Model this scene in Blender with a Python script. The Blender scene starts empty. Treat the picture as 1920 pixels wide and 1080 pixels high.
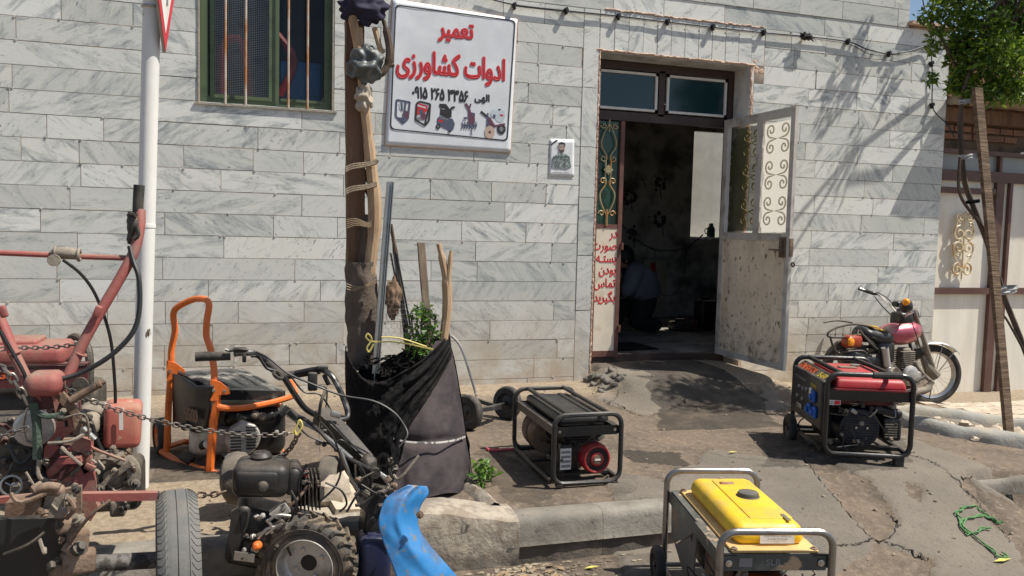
import bpy, math, random
from mathutils import Vector, Matrix, noise, geometry
import numpy as np
rad=math.radians
random.seed(7)
SC=bpy.context.scene; COL=SC.collection
# ---------------------------------------------------------------- camera, sky, sun, exposure
CAM=Vector((0,0,1.42))
_y,_p,_r=-.304033689,-.0702539350,.0249227084
def _axes():
    cy,sy,cp,sp,cr,sr=math.cos(_y),math.sin(_y),math.cos(_p),math.sin(_p),math.cos(_r),math.sin(_r)
    F=Vector((-sy*cp,cy*cp,sp)); R=Vector((cy,sy,0)); U=R.cross(F)
    return cr*R+sr*U,-sr*R+cr*U,F
CR,CU,CF=_axes()
cd=bpy.data.cameras.new('camera'); co=bpy.data.objects.new('camera',cd); COL.objects.link(co)
cd.sensor_width=36; cd.lens=36*1500/1920; cd.clip_start=.05; cd.clip_end=500
co.matrix_world=Matrix((( CR.x,CU.x,-CF.x,CAM.x),(CR.y,CU.y,-CF.y,CAM.y),(CR.z,CU.z,-CF.z,CAM.z),(0,0,0,1)))
SC.camera=co
SUN=Vector((.53,-.25,1)).normalized()
elev=math.asin(SUN.z); azim=math.atan2(SUN.x,SUN.y)
w=bpy.data.worlds.new('World'); SC.world=w; w.use_nodes=True; nt=w.node_tree
sk=nt.nodes.new('ShaderNodeTexSky'); sk.sky_type='NISHITA'; sk.sun_disc=False
sk.sun_elevation=elev; sk.sun_rotation=azim; sk.air_density=1; sk.dust_density=1.2
bg=nt.nodes['Background']; nt.links.new(sk.outputs[0],bg.inputs[0]); bg.inputs[1].default_value=.084
ld=bpy.data.lights.new('sun','SUN'); ld.energy=5.0; ld.angle=rad(.55); ld.color=(1,.95,.86)
lo=bpy.data.objects.new('sun',ld); COL.objects.link(lo); lo.rotation_euler=SUN.to_track_quat('Z','Y').to_euler()
SC.view_settings.view_transform='Standard'; SC.view_settings.look='None'; SC.view_settings.exposure=.36; SC.view_settings.gamma=1
def at(x,y,Y=None,Z=None,X=None):
    d=CF+(x-960)/1500*CR-(y-540)/1500*CU
    t=Y/d.y if Y is not None else ((Z-CAM.z)/d.z if Z is not None else X/d.x)
    return CAM+d*t
# ---------------------------------------------------------------- helpers
def tag(o,label=None,cat=None,group=None,kind=None):
    if label:o['label']=label
    if cat:o['category']=cat
    if group:o['group']=group
    if kind:o['kind']=kind
    return o
class MB:
    def __init__(s): s.v=[];s.f=[];s.m=[];s.mi=0;s.M=Matrix.Identity(4);s.col=None;s.c=[]
    def add(s,vs,fs):
        n=len(s.v); s.v+=[tuple(s.M@Vector(p)) for p in vs]
        s.f+=[tuple(n+i for i in f) for f in fs]; s.m+=[s.mi]*len(fs); s.c+=[s.col]*len(fs)
        return s
    def box(s,c,d,rot=(0,0,0),taper=None):
        R=Matrix.Rotation(rot[2],3,'Z')@Matrix.Rotation(rot[1],3,'Y')@Matrix.Rotation(rot[0],3,'X')
        vs=[]
        for z in(-.5,.5):
            for x,y in((-.5,-.5),(.5,-.5),(.5,.5),(-.5,.5)):
                k=taper if (taper and z>0) else 1
                vs.append(Vector(c)+R@Vector((x*d[0]*k,y*d[1]*k,z*d[2])))
        return s.add(vs,[(3,2,1,0),(4,5,6,7),(0,1,5,4),(1,2,6,5),(2,3,7,6),(3,0,4,7)])
    def prism(s,pts,a,b):
        """pts: list of 3d points (planar ring); extruded by vector (b-a)"""
        n=len(pts); e=Vector(b)-Vector(a)
        vs=[Vector(p) for p in pts]+[Vector(p)+e for p in pts]
        fs=[tuple(range(n-1,-1,-1)),tuple(range(n,2*n))]+[(i,(i+1)%n,n+(i+1)%n,n+i) for i in range(n)]
        return s.add(vs,fs)
    def tube(s,pts,r,n=8,closed=False,sm=0,cap=True):
        pts=[Vector(p) for p in pts]
        if sm: pts=smooth(pts,sm,closed)
        rs=r if isinstance(r,(list,tuple)) else [r]*len(pts)
        if len(rs)!=len(pts): rs=[rs[min(len(rs)-1,int(i*(len(rs)-1)/(len(pts)-1)+.5))] for i in range(len(pts))]
        N=len(pts); vs=[];up=None
        for i,p in enumerate(pts):
            a=pts[(i-1)%N] if (i or closed) else p; b=pts[(i+1)%N] if (i<N-1 or closed) else p
            t=(b-a)
            if t.length<1e-9:t=Vector((0,0,1))
            t.normalize()
            if up is None:
                up=t.orthogonal().normalized()
            else:
                up=(up-t*up.dot(t))
                up=up.normalized() if up.length>1e-6 else t.orthogonal().normalized()
            q=t.cross(up)
            for k in range(n):
                an=2*math.pi*k/n; vs.append(p+(up*math.cos(an)+q*math.sin(an))*rs[i])
        fs=[]
        for i in range(N if closed else N-1):
            j=(i+1)%N
            for k in range(n):
                l=(k+1)%n; fs.append((i*n+k,i*n+l,j*n+l,j*n+k))
        if cap and not closed: fs+=[tuple(range(n-1,-1,-1)),tuple((N-1)*n+k for k in range(n))]
        return s.add(vs,fs)
    def cyl(s,a,b,r,r2=None,n=16): return s.tube([a,b],[r,r if r2 is None else r2],n)
    def lathe(s,prof,c,ax,n=24,cap=True):
        """prof [(r,h)] along axis ax from c"""
        ax=Vector(ax).normalized();u=ax.orthogonal().normalized();q=ax.cross(u);c=Vector(c);vs=[]
        for r,h in prof:
            for k in range(n):
                an=2*math.pi*k/n; vs.append(c+ax*h+(u*math.cos(an)+q*math.sin(an))*max(r,1e-5))
        fs=[]
        for i in range(len(prof)-1):
            for k in range(n):
                l=(k+1)%n; fs.append((i*n+k,i*n+l,(i+1)*n+l,(i+1)*n+k))
        if cap: fs+=[tuple(range(n-1,-1,-1)),tuple((len(prof)-1)*n+k for k in range(n))]
        return s.add(vs,fs)
    def rbox(s,c,d,r=.02,rot=(0,0,0),top=1.,n=3):
        """rounded-corner box: superellipse rings in z with rounded top and bottom edge"""
        R=Matrix.Rotation(rot[2],3,'Z')@Matrix.Rotation(rot[1],3,'Y')@Matrix.Rotation(rot[0],3,'X')
        c=Vector(c);hx,hy,hz=d[0]/2,d[1]/2,d[2]/2;r=min(r,hx*.99,hy*.99,hz*.99)
        rings=[(-hz,r),( -hz+r,0)]+[]; 
        prof=[(-hz+r-r*math.cos(a),r-r*math.sin(a)) for a in [i*math.pi/2/n for i in range(n+1)]]
        prof+=[(hz-r+r*math.sin(a),r-r*math.cos(a)) for a in [i*math.pi/2/n for i in range(n+1)]]
        vs=[];m=4*(n+1)
        for z,ins in prof:
            k=1+(top-1)*(z+hz)/(2*hz)
            for q,(sx,sy) in enumerate(((1,1),(-1,1),(-1,-1),(1,-1))):
                for i in range(n+1):
                    an=q*math.pi/2+i*math.pi/2/n
                    x=sx*(hx-r)+(r-ins)*math.cos(an); y=sy*(hy-r)+(r-ins)*math.sin(an)
                    vs.append(c+R@Vector((x*k,y*k,z)))
        N=len(prof);fs=[]
        for i in range(N-1):
            for k in range(m):
                l=(k+1)%m; fs.append((i*m+k,i*m+l,(i+1)*m+l,(i+1)*m+k))
        fs+=[tuple(range(m-1,-1,-1)),tuple((N-1)*m+k for k in range(m))]
        return s.add(vs,fs)
    def grid(s,fn,nu,nv,two=False,close=False):
        vs=[fn(i/nu,j/nv) for j in range(nv+1) for i in range(nu+1)]
        fs=[(j*(nu+1)+i,j*(nu+1)+i+1,(j+1)*(nu+1)+i+1,(j+1)*(nu+1)+i) for j in range(nv) for i in range(nu)]
        return s.add(vs,fs)
    def blob(s,c,d,amp=.1,fr=3,nu=16,nv=10,seed=0):
        def f(u,v):
            a=u*2*math.pi;b=(v-.5)*math.pi
            p=Vector((math.cos(a)*math.cos(b),math.sin(a)*math.cos(b),math.sin(b)))
            k=1+amp*noise.noise(p*fr+Vector((seed*3.1,seed,0)))*2
            return Vector(c)+Vector((p.x*d[0]*k,p.y*d[1]*k,p.z*d[2]*k))
        return s.grid(f,nu,nv)
    def torus(s,c,ax,R,r,n=32,m=10,sq=1.):
        ax=Vector(ax).normalized();u=ax.orthogonal().normalized();q=ax.cross(u);vs=[];c=Vector(c)
        for i in range(n):
            a=2*math.pi*i/n;d=u*math.cos(a)+q*math.sin(a)
            for k in range(m):
                b=2*math.pi*k/m;cb,sb=math.cos(b),math.sin(b)
                vs.append(c+d*(R+r*cb)+ax*(r*sq*math.copysign(abs(sb)**.7,sb)))
        return s.add(vs,[(i*m+k,((i+1)%n)*m+k,((i+1)%n)*m+(k+1)%m,i*m+(k+1)%m) for i in range(n) for k in range(m)])
    def build(s,name,mat,parent=None,world=False,smooth_=True,ang=35,solid=0):
        me=bpy.data.meshes.new(name); vs=s.v
        root=parent
        while root is not None and root.parent: root=root.parent
        if world and root is not None:
            iv=(Matrix.Translation(root.location)@root.rotation_euler.to_matrix().to_4x4()@Matrix.Diagonal((*root.scale,1))).inverted()
            vs=[tuple(iv@Vector(p)) for p in vs]
        org=None
        if parent is None:
            xs=np.array(vs); org=Vector(((xs[:,0].min()+xs[:,0].max())/2,(xs[:,1].min()+xs[:,1].max())/2,xs[:,2].min()))
            vs=[tuple(Vector(p)-org) for p in vs]
        me.from_pydata(vs,[],s.f)
        for m in (mat if isinstance(mat,list) else [mat]): me.materials.append(m)
        if any(s.m): me.polygons.foreach_set('material_index',s.m)
        if any(c is not None for c in s.c):
            at_=me.color_attributes.new('rnd','FLOAT_COLOR','CORNER'); d=[]
            for f,c in zip(s.f,s.c): d+=(list(c or (0,0,0))+[1])*len(f)
            at_.data.foreach_set('color',d)
        if smooth_:
            me.shade_smooth(); me.set_sharp_from_angle(angle=rad(ang))
        me.validate()
        o=bpy.data.objects.new(name,me); COL.objects.link(o)
        if org: o.location=org
        if parent is not None: o.parent=parent
        if solid:
            md=o.modifiers.new('t','SOLIDIFY'); md.thickness=solid; md.offset=0
        return o
def smooth(P,n,closed=False):
    P=[Vector(p) for p in P];N=len(P);o=[]
    for i in range(N if closed else N-1):
        g=lambda k:P[k%N] if closed else P[max(0,min(N-1,k))]
        a,b,c,d=g(i-1),g(i),g(i+1),g(i+2)
        for k in range(n):
            t=k/n; o.append(.5*((2*b)+(-a+c)*t+(2*a-5*b+4*c-d)*t*t+(-a+3*b-3*c+d)*t**3))
    if not closed:o.append(P[-1])
    return o
def thing(name,label,cat,loc,rotz=0,group=None,rot=None):
    o=bpy.data.objects.new(name,None); COL.objects.link(o); o.location=loc; o.rotation_euler=rot or (0,0,rotz)
    o.empty_display_size=.1
    return tag(o,label,cat,group)
def rrect(w,h,r,n=4,open_=False):
    """rounded rectangle ring in (x,z), centred on x, from z=0 to h"""
    p=[]
    for cx,cz,a0 in((w/2-r,r,-90),(w/2-r,h-r,0),(-w/2+r,h-r,90),(-w/2+r,r,180)):
        for i in range(n+1):
            a=rad(a0+90*i/n); p.append((cx+r*math.cos(a),cz+r*math.sin(a)))
    return p
# ---------------------------------------------------------------- materials
def mat(name,col,rough=.6,metal=0,col2=None,sc=6,thr=(.45,.65),bump=.0,bsc=40,col3=None,sc3=30,thr3=(.6,.7),vary=.12,spec=.5,coord='Object',stretch=(1,1,1),rough2=None,dust=0.):
    m=bpy.data.materials.new(name); m.use_nodes=True; N=m.node_tree.nodes; L=m.node_tree.links; b=N['Principled BSDF']
    tc=N.new('ShaderNodeTexCoord'); mp=N.new('ShaderNodeMapping'); mp.inputs['Scale'].default_value=stretch
    L.new(tc.outputs[coord],mp.inputs[0])
    def nz(s,d=6,r=.6):
        n=N.new('ShaderNodeTexNoise'); n.inputs['Scale'].default_value=s; n.inputs['Detail'].default_value=d; n.inputs['Roughness'].default_value=r
        L.new(mp.outputs[0],n.inputs['Vector']); return n.outputs[0]
    def ramp(src,a,b_):
        r=N.new('ShaderNodeMapRange'); r.inputs[1].default_value=a; r.inputs[2].default_value=b_; L.new(src,r.inputs[0]); return r.outputs[0]
    def mix(f,a,b_,mode='MIX'):
        x=N.new('ShaderNodeMix'); x.data_type='RGBA'; x.blend_type=mode
        if isinstance(f,float): x.inputs[0].default_value=f
        else: L.new(f,x.inputs[0])
        for i,q in((6,a),(7,b_)):
            if isinstance(q,tuple): x.inputs[i].default_value=(*q[:3],1)
            else: L.new(q,x.inputs[i])
        return x.outputs[2]
    c=col
    v=ramp(nz(2.3*sc**.5,4),.3,.7)
    c=mix(v,tuple(x*(1-vary) for x in col),tuple(min(1,x*(1+vary)) for x in col))
    if col2 is not None:
        f=ramp(nz(sc),*thr); c=mix(f,c,col2)
        if rough2 is not None:
            rr=N.new('ShaderNodeMapRange'); L.new(f,rr.inputs[0]); rr.inputs[3].default_value=rough; rr.inputs[4].default_value=rough2; L.new(rr.outputs[0],b.inputs['Roughness'])
    if col3 is not None: c=mix(ramp(nz(sc3),*thr3),c,col3)
    rs=None
    if dust:
        ge=N.new('ShaderNodeNewGeometry'); sz=N.new('ShaderNodeSeparateXYZ'); L.new(ge.outputs['Normal'],sz.inputs[0])
        up=ramp(sz.outputs[2],-.1,.95); dn=ramp(nz(7,8,.7),.36,.66); mu=N.new('ShaderNodeMath'); mu.operation='MULTIPLY'; L.new(up,mu.inputs[0]); L.new(dn,mu.inputs[1])
        m2=N.new('ShaderNodeMath'); m2.operation='MULTIPLY'; m2.use_clamp=True; L.new(mu.outputs[0],m2.inputs[0]); m2.inputs[1].default_value=dust
        c=mix(m2.outputs[0],c,(.27,.215,.155))
        rr=N.new('ShaderNodeMapRange'); L.new(m2.outputs[0],rr.inputs[0]); rr.inputs[2].default_value=.5; rr.inputs[3].default_value=rough; rr.inputs[4].default_value=.9; rs=rr.outputs[0]
    L.new(c,b.inputs['Base Color'])
    if rs is not None: L.new(rs,b.inputs['Roughness'])
    elif rough2 is None or col2 is None: b.inputs['Roughness'].default_value=rough
    b.inputs['Metallic'].default_value=metal; b.inputs['Specular IOR Level'].default_value=spec
    if bump:
        bp=N.new('ShaderNodeBump'); bp.inputs['Strength'].default_value=bump; bp.inputs['Distance'].default_value=.01
        L.new(nz(bsc,8,.65),bp.inputs['Height']); L.new(bp.outputs[0],b.inputs['Normal'])
    return m
DIRT=(.17,.135,.10); RUST=(.16,.07,.03)
M={}
M['black']=mat('black_paint',(.018,.018,.019),.38,col2=(.06,.055,.048),sc=9,thr=(.5,.75),bump=.1,rough2=.7,col3=(.12,.10,.08),thr3=(.68,.78),dust=0.3)
M['blackfresh']=mat('satin_black',(.014,.014,.015),.3,col2=(.04,.038,.035),sc=12,thr=(.55,.8),rough2=.6,bump=0.12,dust=0.16)
M['rubber']=mat('rubber',(.028,.027,.026),.8,col2=(.09,.078,.062),sc=14,thr=(.45,.75),bump=.15,dust=0.3)
M['rubberdusty']=mat('dusty_rubber',(.10,.09,.078),.9,col2=(.20,.165,.125),sc=10,thr=(.4,.7),bump=.3,bsc=60)
M['tyre']=mat('worn_tyre_rubber',(.12,.12,.115),.85,col2=(.18,.165,.14),sc=7,thr=(.4,.75),bump=.3,bsc=90)
M['orange']=mat('orange_paint',(.75,.16,.025),.35,col2=(.45,.10,.03),sc=9,thr=(.58,.75),col3=(.07,.04,.03),sc3=22,thr3=(.7,.74),bump=0.12,dust=0.35)
M['red']=mat('red_paint',(.42,.018,.03),.38,col2=(.28,.05,.04),sc=8,thr=(.5,.75),col3=DIRT,sc3=25,thr3=(.66,.76),bump=0.12,dust=0.3)
M['redfaded']=mat('faded_red_paint',(.31,.082,.072),.6,col2=(.24,.13,.105),sc=7,thr=(.5,.7),col3=(.12,.08,.06),sc3=26,thr3=(.6,.72),bump=.2,dust=0.85)
M['reddust']=mat('dusty_red_paint',(.30,.09,.075),.75,col2=(.27,.19,.13),sc=6,thr=(.42,.62),col3=(.10,.06,.05),sc3=20,thr3=(.6,.75),bump=.3,dust=0.8)
M['maroon']=mat('maroon_paint',(.085,.014,.018),.6,col2=(.075,.042,.034),sc=7,thr=(.5,.7),bump=.2,dust=0.7)
M['dustmetal']=mat('dusty_cast_metal',(.27,.23,.18),.75,col2=(.15,.12,.09),sc=9,thr=(.4,.7),bump=.5,bsc=45,col3=(.07,.06,.05),sc3=25,thr3=(.62,.75))
M['rustmetal']=mat('rusty_steel',(.24,.17,.12),.8,col2=(.13,.075,.045),sc=10,thr=(.4,.65),bump=.5,col3=(.06,.05,.045),sc3=28,thr3=(.6,.7))
M['steel']=mat('bare_steel',(.42,.41,.39),.35,.9,col2=(.2,.17,.14),sc=14,thr=(.55,.8),rough2=.6,bump=0.12,dust=0.25)
M['chrome']=mat('worn_chrome',(.55,.54,.52),.30,1,col2=(.35,.3,.24),sc=16,thr=(.58,.8),rough2=.5,bump=0.12,dust=0.2)
M['alu']=mat('cast_aluminium',(.58,.56,.52),.5,.6,col2=(.22,.19,.15),sc=12,thr=(.45,.75),bump=.2)
M['engine']=mat('oily_engine_metal',(.05,.046,.04),.5,.3,col2=(.14,.115,.085),sc=11,thr=(.5,.72),bump=.4,bsc=60,dust=0.42)
M['yellow']=mat('yellow_paint',(.84,.54,.015),.36,col2=(.66,.40,.06),sc=7,thr=(.48,.75),col3=(.55,.36,.15),sc3=24,thr3=(.7,.8),bump=0.12,dust=0.34)
M['buff']=mat('faded_buff_paint',(.70,.45,.17),.5,col2=(.5,.3,.13),sc=9,thr=(.5,.75),col3=(.12,.08,.05),sc3=30,thr3=(.66,.74))
M['slate']=mat('dark_green_grey_paint',(.055,.065,.062),.4,col2=(.42,.30,.19),sc=5,thr=(.60,.63),bump=.05,col3=(.12,.13,.12),sc3=12,thr3=(.5,.7),dust=0.45)
M['blue']=mat('blue_paint',(.025,.20,.48),.35,col2=(.05,.13,.28),sc=9,thr=(.50,.62),col3=(.20,.17,.12),sc3=26,thr3=(.57,.68),bump=.12,bsc=60,dust=0.3)
M['bluedark']=mat('dark_blue_plastic',(.008,.014,.05),.45,bump=0.12,dust=0.3)
M['bluesock']=mat('blue_socket_plastic',(.01,.10,.42),.4)
M['white']=mat('white_sticker',(.72,.70,.66),.5,col2=(.5,.45,.38),sc=14,thr=(.55,.8))
M['whitepole']=mat('white_pole_paint',(.72,.71,.67),.5,col2=(.55,.5,.42),sc=5,thr=(.55,.8),col3=(.10,.07,.05),sc3=20,thr3=(.655,.67),stretch=(1,1,.4),bump=.08)
M['wood']=mat('weathered_timber',(.20,.115,.065),.85,col2=(.11,.062,.038),sc=5,thr=(.4,.65),bump=.6,bsc=20,stretch=(3,3,.35),col3=(.30,.19,.11),sc3=9,thr3=(.6,.75))
M['palewood']=mat('bare_pale_branch',(.44,.30,.18),.75,col2=(.27,.17,.10),sc=5,thr=(.5,.7),bump=.3,bsc=16,stretch=(3,3,.6))
M['greywood']=mat('grey_dry_wood',(.25,.19,.13),.85,col2=(.13,.10,.075),sc=7,thr=(.4,.65),bump=.6,bsc=22,stretch=(3,3,.4))
M['bark']=mat('dark_bark',(.12,.085,.06),.9,col2=(.06,.045,.035),sc=8,thr=(.4,.65),bump=.8,bsc=24,stretch=(2,2,.5))
M['rope']=mat('jute_rope',(.30,.22,.14),.9,bump=.4,bsc=60)
M['burlap']=mat('brown_burlap',(.22,.14,.09),.95,col2=(.13,.09,.06),sc=9,thr=(.4,.7),bump=.6,bsc=80,stretch=(2,2,1))
M['burlapdark']=mat('dark_hessian_wrap',(.15,.115,.088),.95,col2=(.08,.063,.05),sc=7,thr=(.4,.7),bump=.6,bsc=60)
M['cloth']=mat('black_cloth',(.008,.008,.009),.9,spec=.12,col2=(.020,.018,.016),sc=5,thr=(.45,.7),bump=.3,bsc=30,dust=0.05)
M['skirt']=mat('faded_charcoal_cloth',(.075,.062,.064),.95,spec=.12,col2=(.034,.031,.035),sc=3.2,thr=(.42,.62),bump=.3,bsc=24,stretch=(1,1,1.6),col3=(.10,.082,.080),sc3=7,thr3=(.58,.8),dust=0.1)
M['navy']=mat('navy_cloth',(.018,.016,.04),.85,bump=.3,bsc=25)
M['plastic']=mat('grey_plastic_sheet',(.07,.08,.082),.35,col2=(.18,.20,.20),sc=9,thr=(.5,.75),bump=.4,bsc=30,dust=0.3)
M['beige']=mat('beige_rag',(.40,.34,.27),.9,bump=.3,bsc=25)
M['cement']=mat('cement',(.30,.29,.26),.9,col2=(.38,.33,.25),sc=5,thr=(.45,.65),bump=.6,bsc=40)
M['stone']=mat('pale_broken_stone',(.52,.44,.34),.9,col2=(.40,.32,.24),sc=7,thr=(.45,.65),bump=.5,bsc=30)
M['brownframe']=mat('brown_frame_paint',(.11,.055,.042),.5,col2=(.15,.09,.07),sc=6,thr=(.5,.75),bump=.1)
M['darkframe']=mat('dark_brown_frame',(.045,.025,.022),.45,col2=(.07,.045,.035),sc=6,thr=(.5,.75))
M['cream']=mat('cream_gate_paint',(.82,.77,.66),.55,col2=(.74,.67,.54),sc=3,thr=(.45,.75),col3=(.33,.26,.18),sc3=14,thr3=(.74,.8),stretch=(1.6,1,.35))
M['goldscroll']=mat('cream_and_gold_iron',(.62,.52,.34),.5,col2=(.50,.30,.12),sc=12,thr=(.5,.6))
M['rustscroll']=mat('rusty_gold_iron',(.34,.30,.18),.5,.2,col2=(.42,.20,.06),sc=7,thr=(.45,.6))
M['greenpaint']=mat('green_window_paint',(.085,.12,.06),.5,col2=(.05,.075,.04),sc=8,thr=(.5,.7),col3=(.3,.29,.24),sc3=40,thr3=(.72,.76))
M['rustbar']=mat('rusty_window_bar',(.50,.43,.36),.6,.1,col2=(.42,.17,.05),sc=6,thr=(.46,.62),stretch=(2,2,.7),bump=.3)
M['chain']=mat('galvanised_chain',(.22,.20,.18),.45,.8,col2=(.12,.09,.07),sc=12,thr=(.45,.7))
M['cable']=mat('black_cable',(.012,.012,.012),.5)
M['skin']=mat('skin',(.30,.17,.11),.6)
M['shirt']=mat('grey_blue_shirt',(.13,.145,.17),.9,bump=.2,bsc=20)
M['trouser']=mat('black_trousers',(.012,.012,.014),.9)
M['hair']=mat('black_hair',(.01,.009,.008),.6)
M['orangeglass']=mat('amber_plastic',(.85,.30,.01),.2)
M['redlens']=mat('dark_red_lens',(.30,.04,.015),.3)
M['pink']=mat('metallic_pink_tank',(.50,.12,.17),.25,.5,col2=(.52,.40,.30),sc=5,thr=(.5,.65),rough2=.5,bump=0.12,dust=0.35)
M['chairfoam']=mat('torn_seat_vinyl',(.02,.02,.021),.4,bump=.2)
M['greenrope']=mat('green_nylon_rope',(.09,.23,.08),.85,bump=.3,bsc=80)
M['yellowribbon']=mat('yellow_ribbon',(.62,.52,.16),.6)
M['leafyellow']=mat('yellowed_leaf',(.55,.5,.12),.7)
M['flask']=mat('green_flask',(.02,.07,.05),.3)
M['ink_red']=mat('red_lettering',(.55,.02,.03),.6)
M['ink_black']=mat('black_lettering',(.02,.02,.022),.6)
M['ink_orange']=mat('orange_lettering',(.65,.12,.03),.5)
M['ink_yellow']=mat('yellow_lettering',(.55,.42,.06),.5)
M['ink_grey']=mat('grey_lettering',(.20,.20,.21),.5)
M['panelblack']=mat('black_plastic_panel',(.018,.019,.021),.35,col2=(.05,.047,.043),sc=6,thr=(.5,.8),rough2=.6,bump=0.12,dust=0.28)
def glassy(name,col,rough=.08,alpha=None):
    m=bpy.data.materials.new(name); m.use_nodes=True; b=m.node_tree.nodes['Principled BSDF']
    b.inputs['Base Color'].default_value=(*col,1); b.inputs['Roughness'].default_value=rough; b.inputs['Specular IOR Level'].default_value=.6
    if alpha is not None: b.inputs['Alpha'].default_value=alpha
    return m
M['tealglass']=glassy('teal_film_glass',(.008,.035,.045),.12)
M['darkglass']=glassy('dark_window_glass',(.012,.018,.024),.06,.28)
M['greenglass']=glassy('bottle_green_glass',(.006,.05,.035),.2)
def leafmat(name,a,b_,trans=.25):
    m=bpy.data.materials.new(name); m.use_nodes=True; N=m.node_tree.nodes;L=m.node_tree.links;b=N['Principled BSDF']
    at_=N.new('ShaderNodeVertexColor'); at_.layer_name='rnd'; sp=N.new('ShaderNodeSeparateColor'); L.new(at_.outputs[0],sp.inputs[0])
    x=N.new('ShaderNodeMix'); x.data_type='RGBA'; L.new(sp.outputs[0],x.inputs[0]); x.inputs[6].default_value=(*a,1); x.inputs[7].default_value=(*b_,1)
    L.new(x.outputs[2],b.inputs['Base Color']); b.inputs['Roughness'].default_value=.38
    tr=N.new('ShaderNodeBsdfTranslucent'); L.new(x.outputs[2],tr.inputs[0]); ms=N.new('ShaderNodeMixShader'); ms.inputs[0].default_value=trans
    L.new(b.outputs[0],ms.inputs[1]); L.new(tr.outputs[0],ms.inputs[2]); L.new(ms.outputs[0],N['Material Output'].inputs[0])
    return m
M['leaf']=leafmat('tree_leaves',(.05,.11,.014),(.24,.34,.03),.4)
M['leaf2']=leafmat('shrub_leaves',(.05,.12,.02),(.16,.28,.04),.3)
# marble cladding: each slab carries its own random numbers (vertex colour) that shift and turn the veins
def marble():
    m=bpy.data.materials.new('grey_veined_marble'); m.use_nodes=True; N=m.node_tree.nodes;L=m.node_tree.links;b=N['Principled BSDF']
    def new(t,**k):
        n=N.new(t)
        for a,v in k.items(): setattr(n,a,v)
        return n
    tc=new('ShaderNodeTexCoord'); vc=new('ShaderNodeVertexColor',layer_name='rnd'); sp=new('ShaderNodeSeparateColor'); L.new(vc.outputs[0],sp.inputs[0])
    off=new('ShaderNodeVectorMath',operation='SCALE'); off.inputs['Scale'].default_value=37; L.new(vc.outputs[0],off.inputs[0])
    ad=new('ShaderNodeVectorMath',operation='ADD'); L.new(tc.outputs['Object'],ad.inputs[0]); L.new(off.outputs[0],ad.inputs[1])
    an=new('ShaderNodeMapRange'); L.new(sp.outputs[1],an.inputs[0]); an.inputs[3].default_value=-1.0; an.inputs[4].default_value=1.15
    vr=new('ShaderNodeVectorRotate',rotation_type='Y_AXIS'); L.new(ad.outputs[0],vr.inputs[0]); L.new(an.outputs[0],vr.inputs['Angle'])
    mp=new('ShaderNodeMapping'); mp.inputs['Scale'].default_value=(1.3,1,5.0); L.new(vr.outputs[0],mp.inputs[0])
    def nz(s,d,src,r=.6,dist=0):
        n=new('ShaderNodeTexNoise'); n.inputs['Scale'].default_value=s;n.inputs['Detail'].default_value=d;n.inputs['Roughness'].default_value=r;n.inputs['Distortion'].default_value=dist
        L.new(src,n.inputs['Vector']); return n.outputs[0]
    def rg(src,a,b_,c=0,d=1):
        r=new('ShaderNodeMapRange'); r.inputs[1].default_value=a;r.inputs[2].default_value=b_;r.inputs[3].default_value=c;r.inputs[4].default_value=d;L.new(src,r.inputs[0]);return r.outputs[0]
    def mix(f,a,b_,mode='MIX'):
        x=new('ShaderNodeMix',data_type='RGBA',blend_type=mode)
        if isinstance(f,float):x.inputs[0].default_value=f
        else:L.new(f,x.inputs[0])
        for i,q in((6,a),(7,b_)):
            if isinstance(q,tuple):x.inputs[i].default_value=(*q,1)
            else:L.new(q,x.inputs[i])
        return x.outputs[2]
    def mul(a,b_):
        x=new('ShaderNodeMath',operation='MULTIPLY'); L.new(a,x.inputs[0])
        if isinstance(b_,float):x.inputs[1].default_value=b_
        else:L.new(b_,x.inputs[1])
        return x.outputs[0]
    base=mix(rg(sp.outputs[2],0,1),(.50,.515,.48),(.77,.775,.73))
    base=mix(rg(nz(1.6,4,vr.outputs[0]),.38,.7,0,.6),base,(.70,.68,.60))          # warm clouds
    cl=rg(nz(3.3,9,mp.outputs[0],.66,.5),.47,.68)                                     # broad grey bands
    base=mix(mul(cl,rg(sp.outputs[0],.1,.95,.0,1.25)),base,(.33,.36,.365))
    f1=nz(3.2,9,mp.outputs[0],.62,.9); ab=new('ShaderNodeMath',operation='SUBTRACT'); L.new(f1,ab.inputs[0]); ab.inputs[1].default_value=.5
    a2=new('ShaderNodeMath',operation='ABSOLUTE'); L.new(ab.outputs[0],a2.inputs[0])
    vein=rg(a2.outputs[0],0,.028,1,0); base=mix(mul(mul(vein,rg(cl,0,1,.12,1)),.85),base,(.19,.21,.21))
    mp2=new('ShaderNodeMapping'); mp2.inputs['Scale'].default_value=(1,1,2.2); L.new(vr.outputs[0],mp2.inputs[0])
    spk=rg(nz(26,4,mp2.outputs[0],.6),.62,.68); rare=rg(nz(2.7,3,ad.outputs[0]),.46,.6)
    base=mix(mul(mul(spk,rare),.8),base,(.17,.18,.18))
    # brown grime rising from the ground and rusty streaks
    sx=new('ShaderNodeSeparateXYZ'); geo=new('ShaderNodeNewGeometry'); L.new(geo.outputs['Position'],sx.inputs[0])
    gz=rg(sx.outputs[2],1.0,.2,0,1); g=mul(gz,rg(nz(5,7,tc.outputs['Object']),.33,.62,.2,1.))
    base=mix(g,base,(.42,.34,.25))
    L.new(base,b.inputs['Base Color']); b.inputs['Roughness'].default_value=.5
    bp=new('ShaderNodeBump'); bp.inputs['Strength'].default_value=.25; bp.inputs['Distance'].default_value=.004; L.new(nz(45,8,tc.outputs['Object'],.7),bp.inputs['Height']); L.new(bp.outputs[0],b.inputs['Normal'])
    return m
M['marble']=marble()
M['mortar']=mat('joint_mortar',(.42,.33,.26),.95,col2=(.20,.17,.14),sc=6,thr=(.45,.6),bump=.5,bsc=60)
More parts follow.
